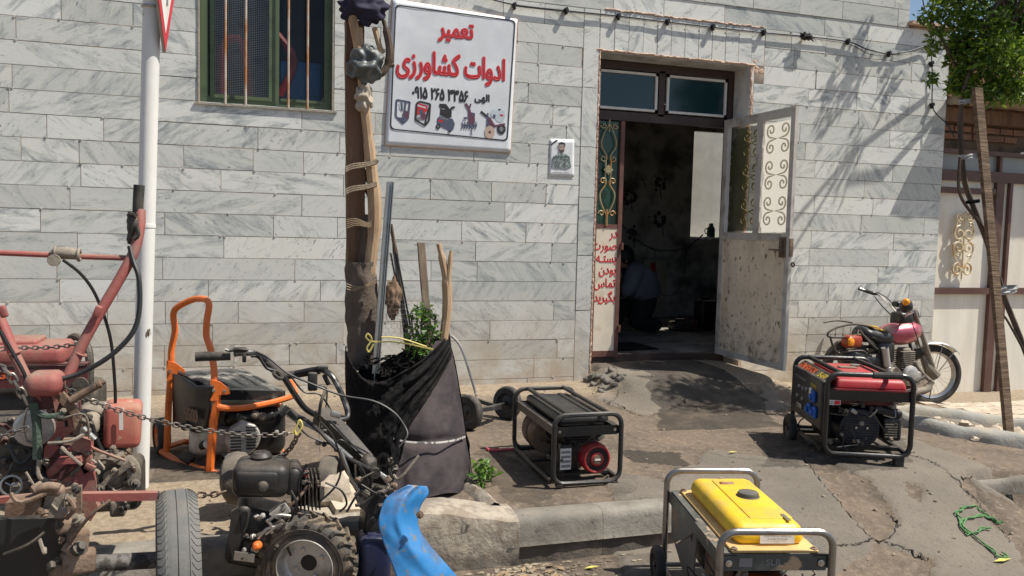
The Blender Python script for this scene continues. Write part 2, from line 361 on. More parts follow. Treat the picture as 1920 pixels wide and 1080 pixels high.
M['plaster']=mat('salmon_mortar',(.60,.42,.31),.95,col2=(.45,.33,.25),sc=9,thr=(.45,.7),bump=.7,bsc=40)
def groundmat():
    """three surface kinds from vertex colour R (0 dirt .. 1 cement), G oil stain and painted shade, B pale dust"""
    m=bpy.data.materials.new('worn_ground'); m.use_nodes=True; N=m.node_tree.nodes;L=m.node_tree.links;b=N['Principled BSDF']
    tc=N.new('ShaderNodeTexCoord'); vc=N.new('ShaderNodeVertexColor'); vc.layer_name='rnd'; sp=N.new('ShaderNodeSeparateColor'); L.new(vc.outputs[0],sp.inputs[0])
    def nz(s,d=8,r=.6):
        n=N.new('ShaderNodeTexNoise'); n.inputs['Scale'].default_value=s;n.inputs['Detail'].default_value=d;n.inputs['Roughness'].default_value=r;L.new(tc.outputs['Object'],n.inputs['Vector']);return n.outputs[0]
    def rg(src,a,b_,c=0,d=1):
        r=N.new('ShaderNodeMapRange'); r.inputs[1].default_value=a;r.inputs[2].default_value=b_;r.inputs[3].default_value=c;r.inputs[4].default_value=d;L.new(src,r.inputs[0]);return r.outputs[0]
    def mix(f,a,b_):
        x=N.new('ShaderNodeMix');x.data_type='RGBA'
        if isinstance(f,float): x.inputs[0].default_value=f
        else: L.new(f,x.inputs[0])
        for i,q in((6,a),(7,b_)):
            if isinstance(q,tuple):x.inputs[i].default_value=(*q,1)
            else:L.new(q,x.inputs[i])
        return x.outputs[2]
    def mth(op,a,b_):
        x=N.new('ShaderNodeMath');x.operation=op
        for i,q in enumerate((a,b_)):
            if isinstance(q,(int,float)):x.inputs[i].default_value=q
            else:L.new(q,x.inputs[i])
        return x.outputs[0]
    dirt=mix(rg(nz(3.3),.35,.68),(.185,.142,.104),(.105,.085,.068))
    dirt=mix(rg(nz(28,6,.7),.5,.72),dirt,(.26,.205,.15))
    dirt=mix(rg(nz(70,4,.6),.62,.7),dirt,(.05,.042,.035))
    cem=mix(rg(nz(2.1),.35,.65),(.21,.18,.145),(.155,.135,.110)); cem=mix(rg(nz(40,5,.7),.55,.75),cem,(.095,.085,.075))
    cem=mix(rg(nz(9,6,.65),.55,.7,0,.5),cem,(.20,.165,.12))
    e=mth('ADD',sp.outputs[0],mth('MULTIPLY',mth('SUBTRACT',nz(12,6,.7),.5),.5))
    col=mix(rg(e,.47,.53),dirt,cem)
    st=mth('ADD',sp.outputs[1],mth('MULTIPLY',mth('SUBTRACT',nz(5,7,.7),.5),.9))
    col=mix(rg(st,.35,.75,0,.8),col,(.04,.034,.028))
    pd=mth('ADD',sp.outputs[2],mth('MULTIPLY',mth('SUBTRACT',nz(8,6,.7),.5),.7))
    col=mix(rg(pd,.4,.75,0,.9),col,mix(rg(nz(35,6,.7),.4,.65),(.36,.29,.205),(.22,.17,.12)))
    L.new(col,b.inputs['Base Color']); b.inputs['Roughness'].default_value=.9; b.inputs['Specular IOR Level'].default_value=.25
    bp=N.new('ShaderNodeBump');bp.inputs['Strength'].default_value=.7;bp.inputs['Distance'].default_value=.012;L.new(nz(60,8,.7),bp.inputs['Height']);L.new(bp.outputs[0],b.inputs['Normal'])
    return m
M['ground']=groundmat()
# ---------------------------------------------------------------- lettering (glyph outlines filled contour by contour)
def text(s,size,bold=0,sx=1.):
    """returns MB of flat lettering in xy, centred at origin, thickness ~1 mm"""
    c=bpy.data.curves.new('lettering','FONT'); c.body=s; c.size=1; c.resolution_u=3
    o=bpy.data.objects.new('lettering',c); COL.objects.link(o); bpy.context.view_layer.update()
    dg=bpy.context.evaluated_depsgraph_get(); cu=o.to_curve(dg); P=[]
    for sp in cu.splines:
        p=[]
        if sp.type=='BEZIER':
            B=sp.bezier_points
            for i in range(len(B)):
                a,b=B[i],B[(i+1)%len(B)]
                p+=geometry.interpolate_bezier(a.co,a.handle_right,b.handle_left,b.co,5)[:-1]
        else: p=[Vector(q.co[:3]) for q in sp.points]
        q=[]
        for v in p:
            v=Vector((v[0],v[1],0))
            if not q or (v-q[-1]).length>1e-4:q.append(v)
        if len(q)>2:P.append(q)
    o.to_curve_clear(); bpy.data.objects.remove(o); bpy.data.curves.remove(c)
    ar=lambda p:sum(p[i].x*p[(i+1)%len(p)].y-p[(i+1)%len(p)].x*p[i].y for i in range(len(p)))/2
    def inside(pt,p):
        r=False
        for i in range(len(p)):
            a,b=p[i],p[(i+1)%len(p)]
            if (a.y>pt.y)!=(b.y>pt.y) and pt.x<(b.x-a.x)*(pt.y-a.y)/(b.y-a.y)+a.x:r=not r
        return r
    A=[ar(p) for p in P]; big=max(range(len(P)),key=lambda i:abs(A[i])) if P else 0
    sg=1 if A[big]>0 else -1
    out=[i for i in range(len(P)) if A[i]*sg>0]; hol=[i for i in range(len(P)) if A[i]*sg<=0]
    mb=MB(); xs=[v.x for p in P for v in p]; ys=[v.y for p in P for v in p]
    cx,cy=(min(xs)+max(xs))/2,(min(ys)+max(ys))/2
    for k,i in enumerate(out):
        hs=[P[h] for h in hol if inside(P[h][0],P[i]) and not any(j!=i and abs(A[j])<abs(A[i]) and inside(P[h][0],P[j]) for j in out)]
        loops=[P[i]]+hs; tri=geometry.tessellate_polygon(loops); flat=[v for l in loops for v in l]
        z=.0005+.00003*(k%7)
        mb.add([((v.x-cx)*size*sx,(v.y-cy)*size,z) for v in flat],[tuple(t) for t in tri])
        if bold:
            for l in loops:
                ring=[((v.x-cx)*size*sx,(v.y-cy)*size,z) for v in l]
                mb.tube(ring,bold,4,closed=True)
    mb.w=(max(xs)-min(xs))*size*sx; mb.h=(max(ys)-min(ys))*size
    return mb
def place(mb,M4):
    mb.v=[tuple(M4@Vector(p)) for p in mb.v]; return mb
def frame(o,xd,yd):
    """matrix taking local xy plane to a plane at o with x dir xd and y dir yd"""
    x=Vector(xd).normalized(); z=x.cross(Vector(yd)).normalized(); y=z.cross(x)
    return Matrix(((x.x,y.x,z.x,o[0]),(x.y,y.y,z.y,o[1]),(x.z,y.z,z.z,o[2]),(0,0,0,1)))
def leaves(mb,c,d,n,size,rng,shell=.35):
    for _ in range(n):
        while True:
            p=Vector((rng.uniform(-1,1),rng.uniform(-1,1),rng.uniform(-1,1)))
            if p.length<=1: break
        if p.length<shell: p=p*(shell/max(p.length,.05))
        q=Vector(c)+Vector((p.x*d[0],p.y*d[1],p.z*d[2]))
        a=rng.uniform(0,6.28); t=rng.uniform(-1.2,.6); u=Vector((math.cos(a)*math.cos(t),math.sin(a)*math.cos(t),math.sin(t)))
        s_=u.cross(Vector((rng.uniform(-1,1),rng.uniform(-1,1),rng.uniform(-1,1)))).normalized(); l=size*rng.uniform(.6,1.3); wd=l*.24
        n_=u.cross(s_)*l*.10
        mb.col=(rng.random()**1.5,rng.random(),0)
        mb.add([q,q+u*l*.45+s_*wd+n_,q+u*l,q+u*l*.45-s_*wd+n_],[(0,1,2),(0,2,3)])
    mb.col=None
# ================================================================ THE GROUND
def ss(t): t=max(0,min(1,t)); return t*t*(3-2*t)
def base_h(x,y):
    side=.2+.02*max(0,min(1,(y-3.3)/2.7))-.25*ss((x-3.4)/3.0)
    if x<1.95: t=ss((y-3.24)/.06)
    else: t=ss((y-2.35)/1.35)
    if 1.75<x<2.15:
        k=ss((x-1.75)/.4); t=(1-k)*ss((y-3.24)/.06)+k*ss((y-2.35)/1.35)
    z=side*t
    mx=ss((x-2.45)/.2)*(1-ss((x-3.85)/.45)); my=ss((y-5.05+.15*math.sin(x*5))/.55)
    z+=.11*mx*my
    if x>3.66 and y<3.4:
        k=ss((x-3.66)/.07)*(1-ss((y-3.33)/.05)); z=z*(1-k)-.07*k
    return z
def inpoly(x,y,P):
    r=False
    for i in range(len(P)):
        a,b=P[i],P[(i+1)%len(P)]
        if (a[1]>y)!=(b[1]>y) and x<(b[0]-a[0])*(y-a[1])/(b[1]-a[1])+a[0]: r=not r
    return r
def gpoly(pts,Z): return [tuple(at(x,y,Z=Z)[:2]) for x,y in pts]
CEM=[gpoly([(1130,905),(1250,930),(1330,868),(1440,884),(1560,884),(1650,872),(1740,880),(1800,905),(1905,985),(1990,1100),(1500,1130),(1200,1120)],.13),
     gpoly([(1480,860),(1660,815),(1760,850),(1960,905),(1930,925),(1800,898),(1700,872),(1560,874)],.17),
     gpoly([(1120,700),(1118,742),(1215,770),(1300,742),(1420,768),(1480,752),(1400,690)],.25),
     gpoly([(1640,760),(1750,756),(1850,790),(1800,800),(1700,790)],.1)]
PIT=[gpoly([(1500,886),(1560,896),(1640,925),(1684,975),(1652,998),(1590,962),(1540,925)],.12),gpoly([(1690,918),(1728,926),(1730,944),(1702,936)],.12),
     gpoly([(1560,1085),(1640,1036),(1760,1056),(1730,1090)],.03),gpoly([(1800,905),(1905,985),(1870,980),(1790,925)],.1)]
STAIN_SHADE=[(gpoly([(1170,845),(1290,850),(1300,880),(1190,872)],.2),1.),(gpoly([(1180,700),(1395,690),(1440,760),(1480,790),(1250,795),(1240,760)],.25),.72),(gpoly([(1105,685),(1400,680),(1410,715),(1105,712)],.25),.6),(gpoly([(880,830),(1060,900),(1010,960),(900,900)],.2),.6),  # doorway entries also paint the door leaf's shadow onto the oily mound
       (gpoly([(1430,820),(1700,830),(1690,880),(1440,890)],.18),.6),(gpoly([(280,840),(560,880),(560,940),(280,940)],.2),.6),(gpoly([(900,1050),(1240,1040),(1240,1100),(850,1100)],0),.5),
       (gpoly([(1040,860),(1210,900),(1180,935),(1040,930)],.2),.45)]
x0,x1,y0,y1,st=-3.6,7.6,1.9,6.28,.022
nx,ny=int((x1-x0)/st),int((y1-y0)/st)
g=MB(); hs=[];cs=[]
for j in range(ny+1):
    y=y0+j*st
    for i in range(nx+1):
        x=x0+i*st; z=base_h(x,y); n1=noise.noise(Vector((x*1.3,y*1.3,0))); n2=noise.noise(Vector((x*6,y*6,3))); n3=noise.noise(Vector((x*22,y*22,7)))
        xx=x+.04*n2+.012*n3; yy=y+.04*noise.noise(Vector((x*6,y*6,9)))+.012*noise.noise(Vector((x*22,y*22,4)))
        c=0;s_=0;d=0
        for P in CEM:
            if inpoly(xx,yy,P): c=1
        if c: z+=.013
        for P in PIT:
            if inpoly(xx,yy,P): c=0; z-=.014; d=max(d,.34); z+=.010*n3+.006*n2
        for P,a in STAIN_SHADE:
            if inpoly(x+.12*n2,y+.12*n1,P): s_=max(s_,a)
        if y>4.7 and x<2.6: d=max(d,ss((y-4.7)/1.1)*.75)
        if y>4.9 and x>3.6: d=max(d,ss((y-4.9)/.6)*.8)
        if x<-.05 and 3.26<y<4.0: d=max(d,.8)
        z+=.008*n1*(1 if y>3.3 or x>2 else .6)+.004*n2+(.0018 if c else .0035)*n3
        if x<2 and y<3.2: z-=.0
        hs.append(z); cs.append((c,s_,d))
def GZ(x,y,st=st,x0=x0,y0=y0,nx=nx,ny=ny,hs=hs):
    i=max(0,min(nx,int(round((x-x0)/st)))); j=max(0,min(ny,int(round((y-y0)/st)))); return hs[j*(nx+1)+i]
def ground_piece(name,test):
    me_v=[];idx={};fs=[];fc=[]
    for j in range(ny):
        for i in range(nx):
            if test(x0+(i+.5)*st,y0+(j+.5)*st):
                q=[j*(nx+1)+i,j*(nx+1)+i+1,(j+1)*(nx+1)+i+1,(j+1)*(nx+1)+i]; f=[]
                for k in q:
                    if k not in idx:
                        idx[k]=len(me_v); me_v.append((x0+(k%(nx+1))*st,y0+(k//(nx+1))*st,hs[k]))
                    f.append(idx[k])
                fs.append(f); fc+= [(*cs[k],1) for k in q]
    me=bpy.data.meshes.new(name); me.from_pydata(me_v,[],fs); me.materials.append(M['ground'])
    a=me.color_attributes.new('rnd','FLOAT_COLOR','CORNER'); a.data.foreach_set('color',[t for q in fc for t in q]); me.shade_smooth()
    o=bpy.data.objects.new(name,me); COL.objects.link(o); return tag(o,kind='structure')
ramp_t=lambda x,y:x>=1.75 and y<3.75 and x<3.75
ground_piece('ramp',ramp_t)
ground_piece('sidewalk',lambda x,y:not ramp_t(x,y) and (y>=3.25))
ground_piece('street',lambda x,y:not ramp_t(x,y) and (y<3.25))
# ground far and wide, under everything, with the street in front of the camera
g=MB(); g.col=(.2,.2,.2); g.grid(lambda u,v:(-60+120*u,-60+120*v,-.11),60,60); tag(g.build('ground',M['ground']),kind='structure')
g=MB(); g.col=(.3,.3,0); g.grid(lambda u,v:(-30+60*u,-30+31.9*v,-.004+.006*noise.noise(Vector((u*60,v*60,0)))*(1 if v<1 else 0)),60,40); tag(g.build('road',M['ground']),kind='structure')
for nm,a,b_ in(('street_margin',-30,-3.6),('street_margin',7.6,30)):
    g=MB(); g.col=(.3,.3,0); g.box(((a+b_)/2,2.59,-.03),(b_-a,1.38,.05)); tag(g.build(nm,M['ground']),kind='structure')
    g=MB(); g.col=(0,.2,.5); g.box(((a+b_)/2,4.8,.02 if a<0 else -.08),(b_-a,3.1,.4 if a<0 else .2)); tag(g.build('pavement',M['ground']),kind='structure')
# cracks running through the old concrete
def crack(L,Z,w0,rgc):
    P_=[at(x,y,Z=Z) for x,y in L]; P_=[Vector((p.x,p.y,0)) for p in smooth(P_,3)]; Q_=[]
    for i in range(len(P_)-1):
        for k in range(6): Q_.append(P_[i].lerp(P_[i+1],k/6)+Vector((rgc.uniform(-.012,.012),rgc.uniform(-.012,.012),0)))
    m_=MB(); vs=[]
    for i,p in enumerate(Q_):
        t=(Q_[min(i+1,len(Q_)-1)]-Q_[max(i-1,0)]).normalized(); n_=Vector((-t.y,t.x,0)); w_=w0*rgc.uniform(.08,.62)
        for s_ in(-1,1):
            q=p+n_*w_*s_; vs.append((q.x,q.y,GZ(q.x,q.y)+.0045))
    m_.add(vs,[(2*i,2*i+1,2*i+3,2*i+2) for i in range(len(Q_)-1)]); return tag(m_.build('crack',mat('crack_shadow_dirt',(.030,.025,.020),.95),smooth_=False),kind='structure')
rgc=random.Random(14)
for L,Z,w0 in(([(1545,885),(1600,880),(1650,874),(1690,876),(1740,884),(1790,905),(1840,935),(1905,985)],.14,.007),([(1800,905),(1830,898),(1860,892),(1920,888)],.14,.006),([(1555,1042),(1600,1040),(1640,1032),(1700,1042),(1740,1052)],.03,.009),([(1500,885),(1540,925),(1590,962),(1650,998),(1684,975),(1662,955)],.12,.006),
    ([(1128,742),(1160,752),(1215,770),(1300,742)],.25,.006),([(1150,705),(1160,735),(1140,750)],.25,.006),([(1480,862),(1540,850),(1600,838)],.18,.004),([(1330,868),(1400,880),(1500,885)],.16,.004),([(1240,990),(1330,960),(1420,985),(1500,1000)],.08,.004)): crack(L,Z,w0,rgc)
# kerb stones
M['kerbpale']=mat('kerb_pale_paint',(.29,.265,.225),.85,col2=(.15,.13,.105),sc=3.5,thr=(.40,.6),bump=.5,bsc=40,col3=(.10,.09,.08),sc3=22,thr3=(.62,.7))
M['kerbdark']=mat('kerb_dark_paint',(.17,.155,.13),.85,col2=(.25,.22,.18),sc=3.5,thr=(.42,.6),bump=.5,bsc=40,col3=(.07,.065,.06),sc3=20,thr3=(.6,.7))
M['kerbfoot']=mat('kerb_grimy_shaded_foot',(.10,.085,.07),.95,col2=(.17,.14,.11),sc=7,thr=(.5,.65),bump=.6,bsc=40)  # grime darkened further for the shade under the kerb overhang
def kerb(xa,xb,mi,y=3.2,h=.2,foot=.078):
    mb=MB(); n=max(2,int((xb-xa)/.02)); prof=[(y-.034,-.03),(y-.034,foot*.5),(y-.034,foot-.004),(y-.048,foot+.002),(y-.042,h*.5),(y-.036,h*.82),(y-.028,h*.95),(y-.012,h+.001),(y+.03,h+.003),(y+.11,h-.010),(y+.16,h-.05)]
    def f(u,v):
        q=v*(len(prof)-1); a=prof[int(q)]; x=xa+(xb-xa)*u; yy,zz=a
        k=noise.noise(Vector((x*9,yy*20,zz*20)))*.006+noise.noise(Vector((x*2.4,zz*6,0)))*.010+noise.noise(Vector((x*30,yy*60,zz*60)))*.003
        return (x,yy-k,zz+k*.5)
    mb.grid(f,n,len(prof)-1)
    nf=len(mb.f); mb.m=[1 if (i//n)<3 else 0 for i in range(nf)]
    # end caps
    a=[f(0,v/(len(prof)-1)) for v in range(len(prof))]; b_=[f(1,v/(len(prof)-1)) for v in range(len(prof))]
    mb.add(a+[(xa,y+.16,-.03)],[tuple(range(len(a)+1))]); mb.add(b_+[(xb,y+.16,-.03)],[tuple(range(len(b_),-1,-1))])
    o=mb.build('kerb',[M[mi],M['kerbfoot']],ang=60); return tag(o,kind='structure')
for xa,xb,m_ in((1.0,1.4405,'kerbdark'),(1.442,1.92,'kerbpale'),(-.9,-.02,'kerbpale'),(-1.6,-.905,'kerbdark'),(-2.3,-1.605,'kerbpale'),(-3.0,-2.305,'kerbdark'),(-3.6,-3.005,'kerbpale')): kerb(xa,xb,m_)
# kerb right of the ramp, with its shaded face
mb=MB()
def f(u,v):
    x=3.72+3.8*u; P=[(3.365,-.1),(3.355,.0),(3.345,.085),(3.36,.112),(3.40,.118),(3.48,.108)]; a=P[int(v*5)]; k=noise.noise(Vector((x*5,a[1]*9,2)))*.008
    return (x,a[0]-k,a[1]-.06*ss((x-4)/3)+k)
mb.grid(f,160,5); tag(mb.build('kerb',M['kerbpale'],ang=60),kind='structure')
# broken concrete pit wall round the street tree on the right
mb=MB()
ring=[(4.20,4.42),(4.28,4.58),(4.5,4.62),(4.8,4.55),(5.3,4.5)]
for line,hh in(([(5.9,3.55),(5.2,3.72),(4.75,3.86),(4.42,4.06),(4.24,4.28),(4.22,4.45)],.09),([(4.22,4.45),(4.5,4.72),(5.0,4.75),(6,4.6)],.07)):
    L=smooth([(*q,0) for q in line],8)
    def f(u,v):
        q=L[min(len(L)-1,int(u*(len(L)-1)+.5))]; a=math.pi*v; k=noise.noise(Vector((q.x*7,q.y*7,v*3)))*.02
        w_=.055+k; r=Vector((math.cos(a)*w_,math.cos(a)*w_*.6,0)); return (q.x+r.x,q.y+r.y,GZ(q.x,q.y)-.03+(hh+.03+k)*math.sin(a)**.6)
    mb.grid(f,len(L)-1,10)
tag(mb.build('pit_kerb',M['cement'],ang=60),'low broken concrete edging round the earth pit of the right-hand tree','kerb')
mb=MB(); mb.col=(0,.2,1)
rg=random.Random(3)
for i in range(60):
    x,y=rg.uniform(4.4,5.9),rg.uniform(3.95,4.6); s_=rg.uniform(.015,.05); mb.blob((x,y,GZ(x,y)+s_*.3),(s_,s_*.8,s_*.6),.3,2,8,6,i)
tag(mb.build('rubble',M['stone']),'pale stones and rubble filling the tree pit by the gate','rubble',kind='stuff')
mb=MB(); rg=random.Random(33)
for i in range(20):
    x,y=rg.uniform(2.44,2.66),rg.uniform(5.45,5.95); s_=rg.uniform(.02,.065); mb.rbox((x,y,GZ(x,y)+s_*.02),(s_*1.5,s_,s_*.7),s_*.15,rot=(rg.uniform(-.6,.6),rg.uniform(-.6,.6),rg.uniform(0,3)),n=1)
tag(mb.build('broken_cement',mat('broken_grey_cement',(.16,.145,.12),.95,col2=(.10,.09,.075),sc=9,bump=.5)),'broken cement lumps at the left end of the doorway ramp','rubble',kind='stuff')
# paved strip before the gate
mb=MB(); rg=random.Random(5)
for i in range(16):
    for j in range(4):
        x=5.35+i*.13+rg.uniform(-.01,.01); y=5.0+j*.15
        if x<5.4+ (3-j)*.12: continue
        z=GZ(min(x,7.5),y); mb.col=(rg.random(),0,0); mb.box((x,y,z+.004),(.122,.14,.03),(rg.uniform(-.03,.03),rg.uniform(-.03,.03),rg.uniform(-.04,.04)))
tag(mb.build('paving',M['stone']),kind='structure')
# raised concrete planter edge in front of the wrapped trunks
mb=MB()
def pl(u,v):
    P=[(3.172,-.03),(3.158,.05),(3.155,.11),(3.158,.17),(3.160,.222),(3.168,.248),(3.20,.262),(3.28,.268),(3.36,.262),(3.42,.22),(3.43,.15)]
    q=v*10; a=P[int(q)]; x=-.02+1.07*u; e=1.25*ss((x-.62)/.45)
    k=noise.noise(Vector((x*4,a[0]*8,a[1]*8)))*.016+noise.noise(Vector((x*14,a[0]*30,a[1]*30)))*.009+noise.noise(Vector((x*40,a[0]*60,a[1]*60)))*.004
    return (x,a[0]-.004*e-k*(1-.5*min(1,e)),a[1]-k*.4-e*.045*max(0,a[1])/.26)
mb.grid(pl,90,10)
def pl2(u,v):
    a=math.pi*v; y=3.3+1.0*u; k=noise.noise(Vector((y*5,v*3,1)))*.02; return (.98+.05*math.cos(a)-.04*math.sin(u*3)+k,y,.10+(.13+k)*max(0,math.sin(a))**.5)
mb.grid(pl2,40,8)
def plend(v): return pl(1,v)
mb.add([pl(1,v/10) for v in range(11)],[tuple(range(10,-1,-1))])
tag(mb.build('planter_kerb',mat('planter_concrete',(.40,.345,.27),.95,col2=(.20,.18,.155),sc=6,thr=(.42,.6),bump=.8,bsc=30,col3=(.26,.21,.16),sc3=12,thr3=(.5,.62))),'rough broken concrete planter edge stained grey under the cloth skirt','planter')
# ================================================================ THE HOUSE
zk=lambda k:2.728-.15437*k
house=thing('marble_house','grey veined marble faced house front with an open shop doorway','house',(2.8,6.0,.2))
rg=random.Random(11)
cl=MB(); sc_=MB(); mo=MB()
def stone(xa,xb,za,zb,dy=0,dark=None):
    g_=.0016
    cl.col=(rg.random(),rg.random(),rg.random() if dark is None else dark)
    d=.0122+rg.uniform(-.0008,.0014)+dy; e=.001; za+=rg.uniform(-.0012,.0012)
    x_a,x_b,z_a,z_b=xa+g_,xb-g_,za+g_,zb-g_
    A=[(x_a,6,z_a),(x_b,6,z_a),(x_b,6,z_b),(x_a,6,z_b)]; t=rg.uniform(-.0008,.0008)
    B=[(x_a+e,6-d-t,z_a+e),(x_b-e,6-d+t,z_a+e),(x_b-e,6-d+t,z_b-e),(x_a+e,6-d-t,z_b-e)]
    cl.add(A+B,[(4,5,6,7),(0,1,5,4),(1,2,6,5),(2,3,7,6),(3,0,4,7)])
def screw(x,z):
    x+=rg.uniform(-.012,.012); z+=rg.uniform(-.006,.006); sc_.lathe([(.009,0),(.008,.003),(.0,.0045)],(x,5.987,z),(0,-1,0),8)
for k in range(-12,17):
    zb,za=zk(k),zk(k+1)
    if k==16: za=.12
    xr=6.055 if k>=-4 else 5.57
    segs=[(-5.2,xr)]
    def cut(segs,a,b_): 
        o=[]
        for s0,s1 in segs:
            if s1<=a or s0>=b_: o.append((s0,s1))
            else:
                if s0<a:o.append((s0,a))
                if s1>b_:o.append((b_,s1))
        return o
    if k<3: segs=cut(segs,-.425,.495)
    if k>=-3: segs=cut(segs,2.42,4.08 if k<0 else 3.985)
    for a,b_ in segs:
        x=a; first=True
        while x<b_-1e-6:
            l=rg.choice([.36,.46,.55,.62,.75,.9,.95])*rg.uniform(.92,1.06)
            if first: l*=rg.uniform(.4,1); first=False
            if b_-(x+l)<.12: l=b_-x
            stone(x,x+l,za,zb,.006 if k<-4 else 0,rg.random()*.35 if (k<-4 and x>3) else None)
            if x>a and k>-11:
                if rg.random()<.45: screw(x,za)
                if rg.random()<.22: screw(x,zb)
                if rg.random()<.2: screw(x+l*rg.uniform(.3,.7),za)
            x+=l
# jamb slabs and lintel slabs
z=.2
while z<zk(-2.4):
    h=min(rg.uniform(.4,.6),zk(-2.4)-z); stone(2.42,2.556,z,z+h,.003); screw(2.5,z); z+=h
z=.9
while z<2.87:
    h=min(rg.uniform(.18,.5),2.87-z+.001); stone(3.955,3.985,z,z+h,.001); z+=h
for i in range(12): 
    xa=2.558+i*.1265; stone(xa,xa+.1265,2.878,zk(-3),.002,.8); screw(xa,3.12)
stone(2.42,2.556,zk(-2.4),zk(-3),0)
cl.build('cladding',M['marble'],house,world=True,smooth_=False)
o=sc_.build('fixing_screw',M['alu'],house,world=True); o['kind']='stuff'
# backing wall pieces behind the slabs
for a,b_,za,zb in((-5.25,-.43,.0,4.8),(-.43,.50,0,2.262),(-.43,.5,3.62,4.8),(.5,2.56,0,4.8),(2.56,3.955,2.872,4.8),(3.955,5.575,0,4.8),(5.575,6.06,0,3.37)):
    mo.box(((a+b_)/2,6.155,(za+zb)/2),(b_-a,.30,zb-za))
mo.box((6.02,7.8,1.6),(.08,2.98,3.3)); mo.box((-2.35,6.0-.0054,2.4),(3.85,.0108,4.8)); mo.box((1.46,6.0-.0054,2.4),(1.93,.0108,4.8)); mo.box((.035,6.0-.0054,1.12),(.91,.0108,2.24)); mo.box((4.76,6.0-.0054,2.4),(1.60,.0108,4.8)); mo.box((5.80,6.0-.0054,1.68),(.50,.0108,3.36)); mo.box((3.26,6-.0054,3.85),(1.38,.0108,1.9))
mo.build('wall_core',M['mortar'],house,world=True,smooth_=False)
# salmon mortar smears round the opening
mb=MB(); 
for i in range(70):
    t=i/69; mb.blob((3.965+rg.uniform(-.008,.008),5.990,.9+t*1.97),(.014,.008,.03),.4,3,8,6,i)
for i in range(14): mb.blob((4.0+rg.uniform(-.04,.08),5.992,2.86+rg.uniform(-.03,.07)),(.03,.006,.025),.3,2,10,8,i)
for i in range(60): mb.blob((2.562,5.988,.3+i*.0435),(.009,.008,.03),.4,3,8,6,i)
for i in range(40): mb.blob((2.56+i*.036,5.986,2.88+rg.uniform(-.004,.004)),(.028,.008,.007),.4,3,8,6,i)
for i in range(34): mb.blob((2.62+i*.043,5.985,3.198+rg.uniform(-.006,.006)),(.03,.008,.006),.4,3,8,6,i+40)
mb.build('mortar_smear',M['plaster'],house,world=True)
# parapet cap
mb=MB(); mb.box((5.82,6.1,3.385),(.52,.34,.03)); mb.build('parapet_cap',M['plaster'],house,world=True)
# ---- window
win=MB(); F=win
F.box((.035,5.998,2.250),(.96,.05,.014)); F.box((-.418,6.005,2.95),(.012,.05,1.39)); F.box((.487,6.005,2.95),(.012,.05,1.39))
window=F.build('window',M['cement'],house,world=True); 
fr=MB()
for x,w_ in((-.385,.05),(.09,.05),(.455,.055)): fr.box((x,6.06,2.94),(w_,.05,1.36))
fr.box((.035,6.061,2.285),(.885,.05,.05))
for x in(-.335,.055): fr.box((x,6.045,2.95),(.022,.035,1.30))
fr.box((-.14,6.0465,2.315),(.37,.035,.025)); fr.box((.28,6.045,2.318),(.31,.03,.02)); fr.build('frame',M['greenpaint'],window,world=True)
pn=MB(); pn.box((.035,6.075,2.95),(.86,.006,1.34)); pn.build('pane',M['darkglass'],window,world=True)
ms=MB()
for i in range(30): ms.box((-.315+i*.0125,6.07,2.9),(.0012,.0012,1.15))
for i in range(95): ms.box((-.14,6.0705,2.33+i*.0122),(.37,.0012,.0012))
o=ms.build('insect_screen',M['steel'],window,world=True,smooth_=False)
for px_ in(422,460,540,576):
    a=at(px_+.5,188,Y=5.985); b_=at(px_+1.5,-60,Y=5.985); q=MB(); q.tube([(a.x,5.985,2.25),(b_.x,5.985,3.62)],.0085,10); q.build('bar',M['rustbar'],window,world=True)
# room seen darkly behind the window, with a blue box and red frame leaning inside
rm=MB(); rm.box((0,7.6,2.3),(2.2,.05,2.6)); rm.box((-1.1,6.9,2.3),(.05,1.4,2.6)); rm.box((1.1,6.9,2.3),(.05,1.4,2.6)); rm.box((0,6.9,1.3),(2.2,1.4,.05)); rm.box((0,6.9,3.7),(2.2,1.4,.05))
rm.build('storeroom',mat('storeroom_wall',(.10,.10,.10),.9),house,world=True)
mb=MB(); mb.rbox((.27,6.22,2.47),(.30,.16,.30),.02); tag(mb.build('blue_crate',mat('blue_plastic',(.02,.16,.42),.4)),'blue plastic crate behind the barred window glass','crate')
mb=MB(); mb.tube([(.12,6.14,2.36),(.22,6.14,2.62),(.10,6.15,2.80)],.030,8,sm=4); mb.tube([(-.28,6.14,2.3),(-.27,6.14,2.66),(-.14,6.14,2.72),(-.08,6.14,2.3)],.030,8,sm=4); tag(mb.build('red_tubing',M['red']),'bent red tubing leaning inside the barred window','tubing')
# ---- doorway
step=MB(); step.box((3.255,6.14,.235),(1.385,.30,.08)); step.build('doorstep',mat('doorstep_stone',(.19,.14,.10),.8,col2=(.07,.055,.045),sc=4,thr=(.45,.6),bump=.4),house,world=True)
rv=MB(); rv.box((3.961,6.13,1.7),(.024,.27,2.70)); rv.box((2.553,6.13,1.7),(.024,.27,2.70)); rv.box((3.257,6.13,2.875),(1.38,.262,.018)); rv.build('door_reveal',mat('reveal_plaster',(.62,.61,.58),.8,col2=(.36,.35,.33),sc=4,bump=.3),house,world=True)
df=MB()
df.box((2.625,6.25,1.62),(.06,.05,2.45)); df.box((3.925,6.25,1.62),(.07,.05,2.45)); df.box((3.27,6.25,2.83),(1.35,.052,.07)); df.box((3.27,6.251,2.41),(1.35,.054,.075)); df.box((3.245,6.249,2.62),(.055,.05,.38))
df.box((3.27,6.25,.335),(1.35,.06,.10))
door=df.build('door_frame',M['darkframe'],house,world=True)
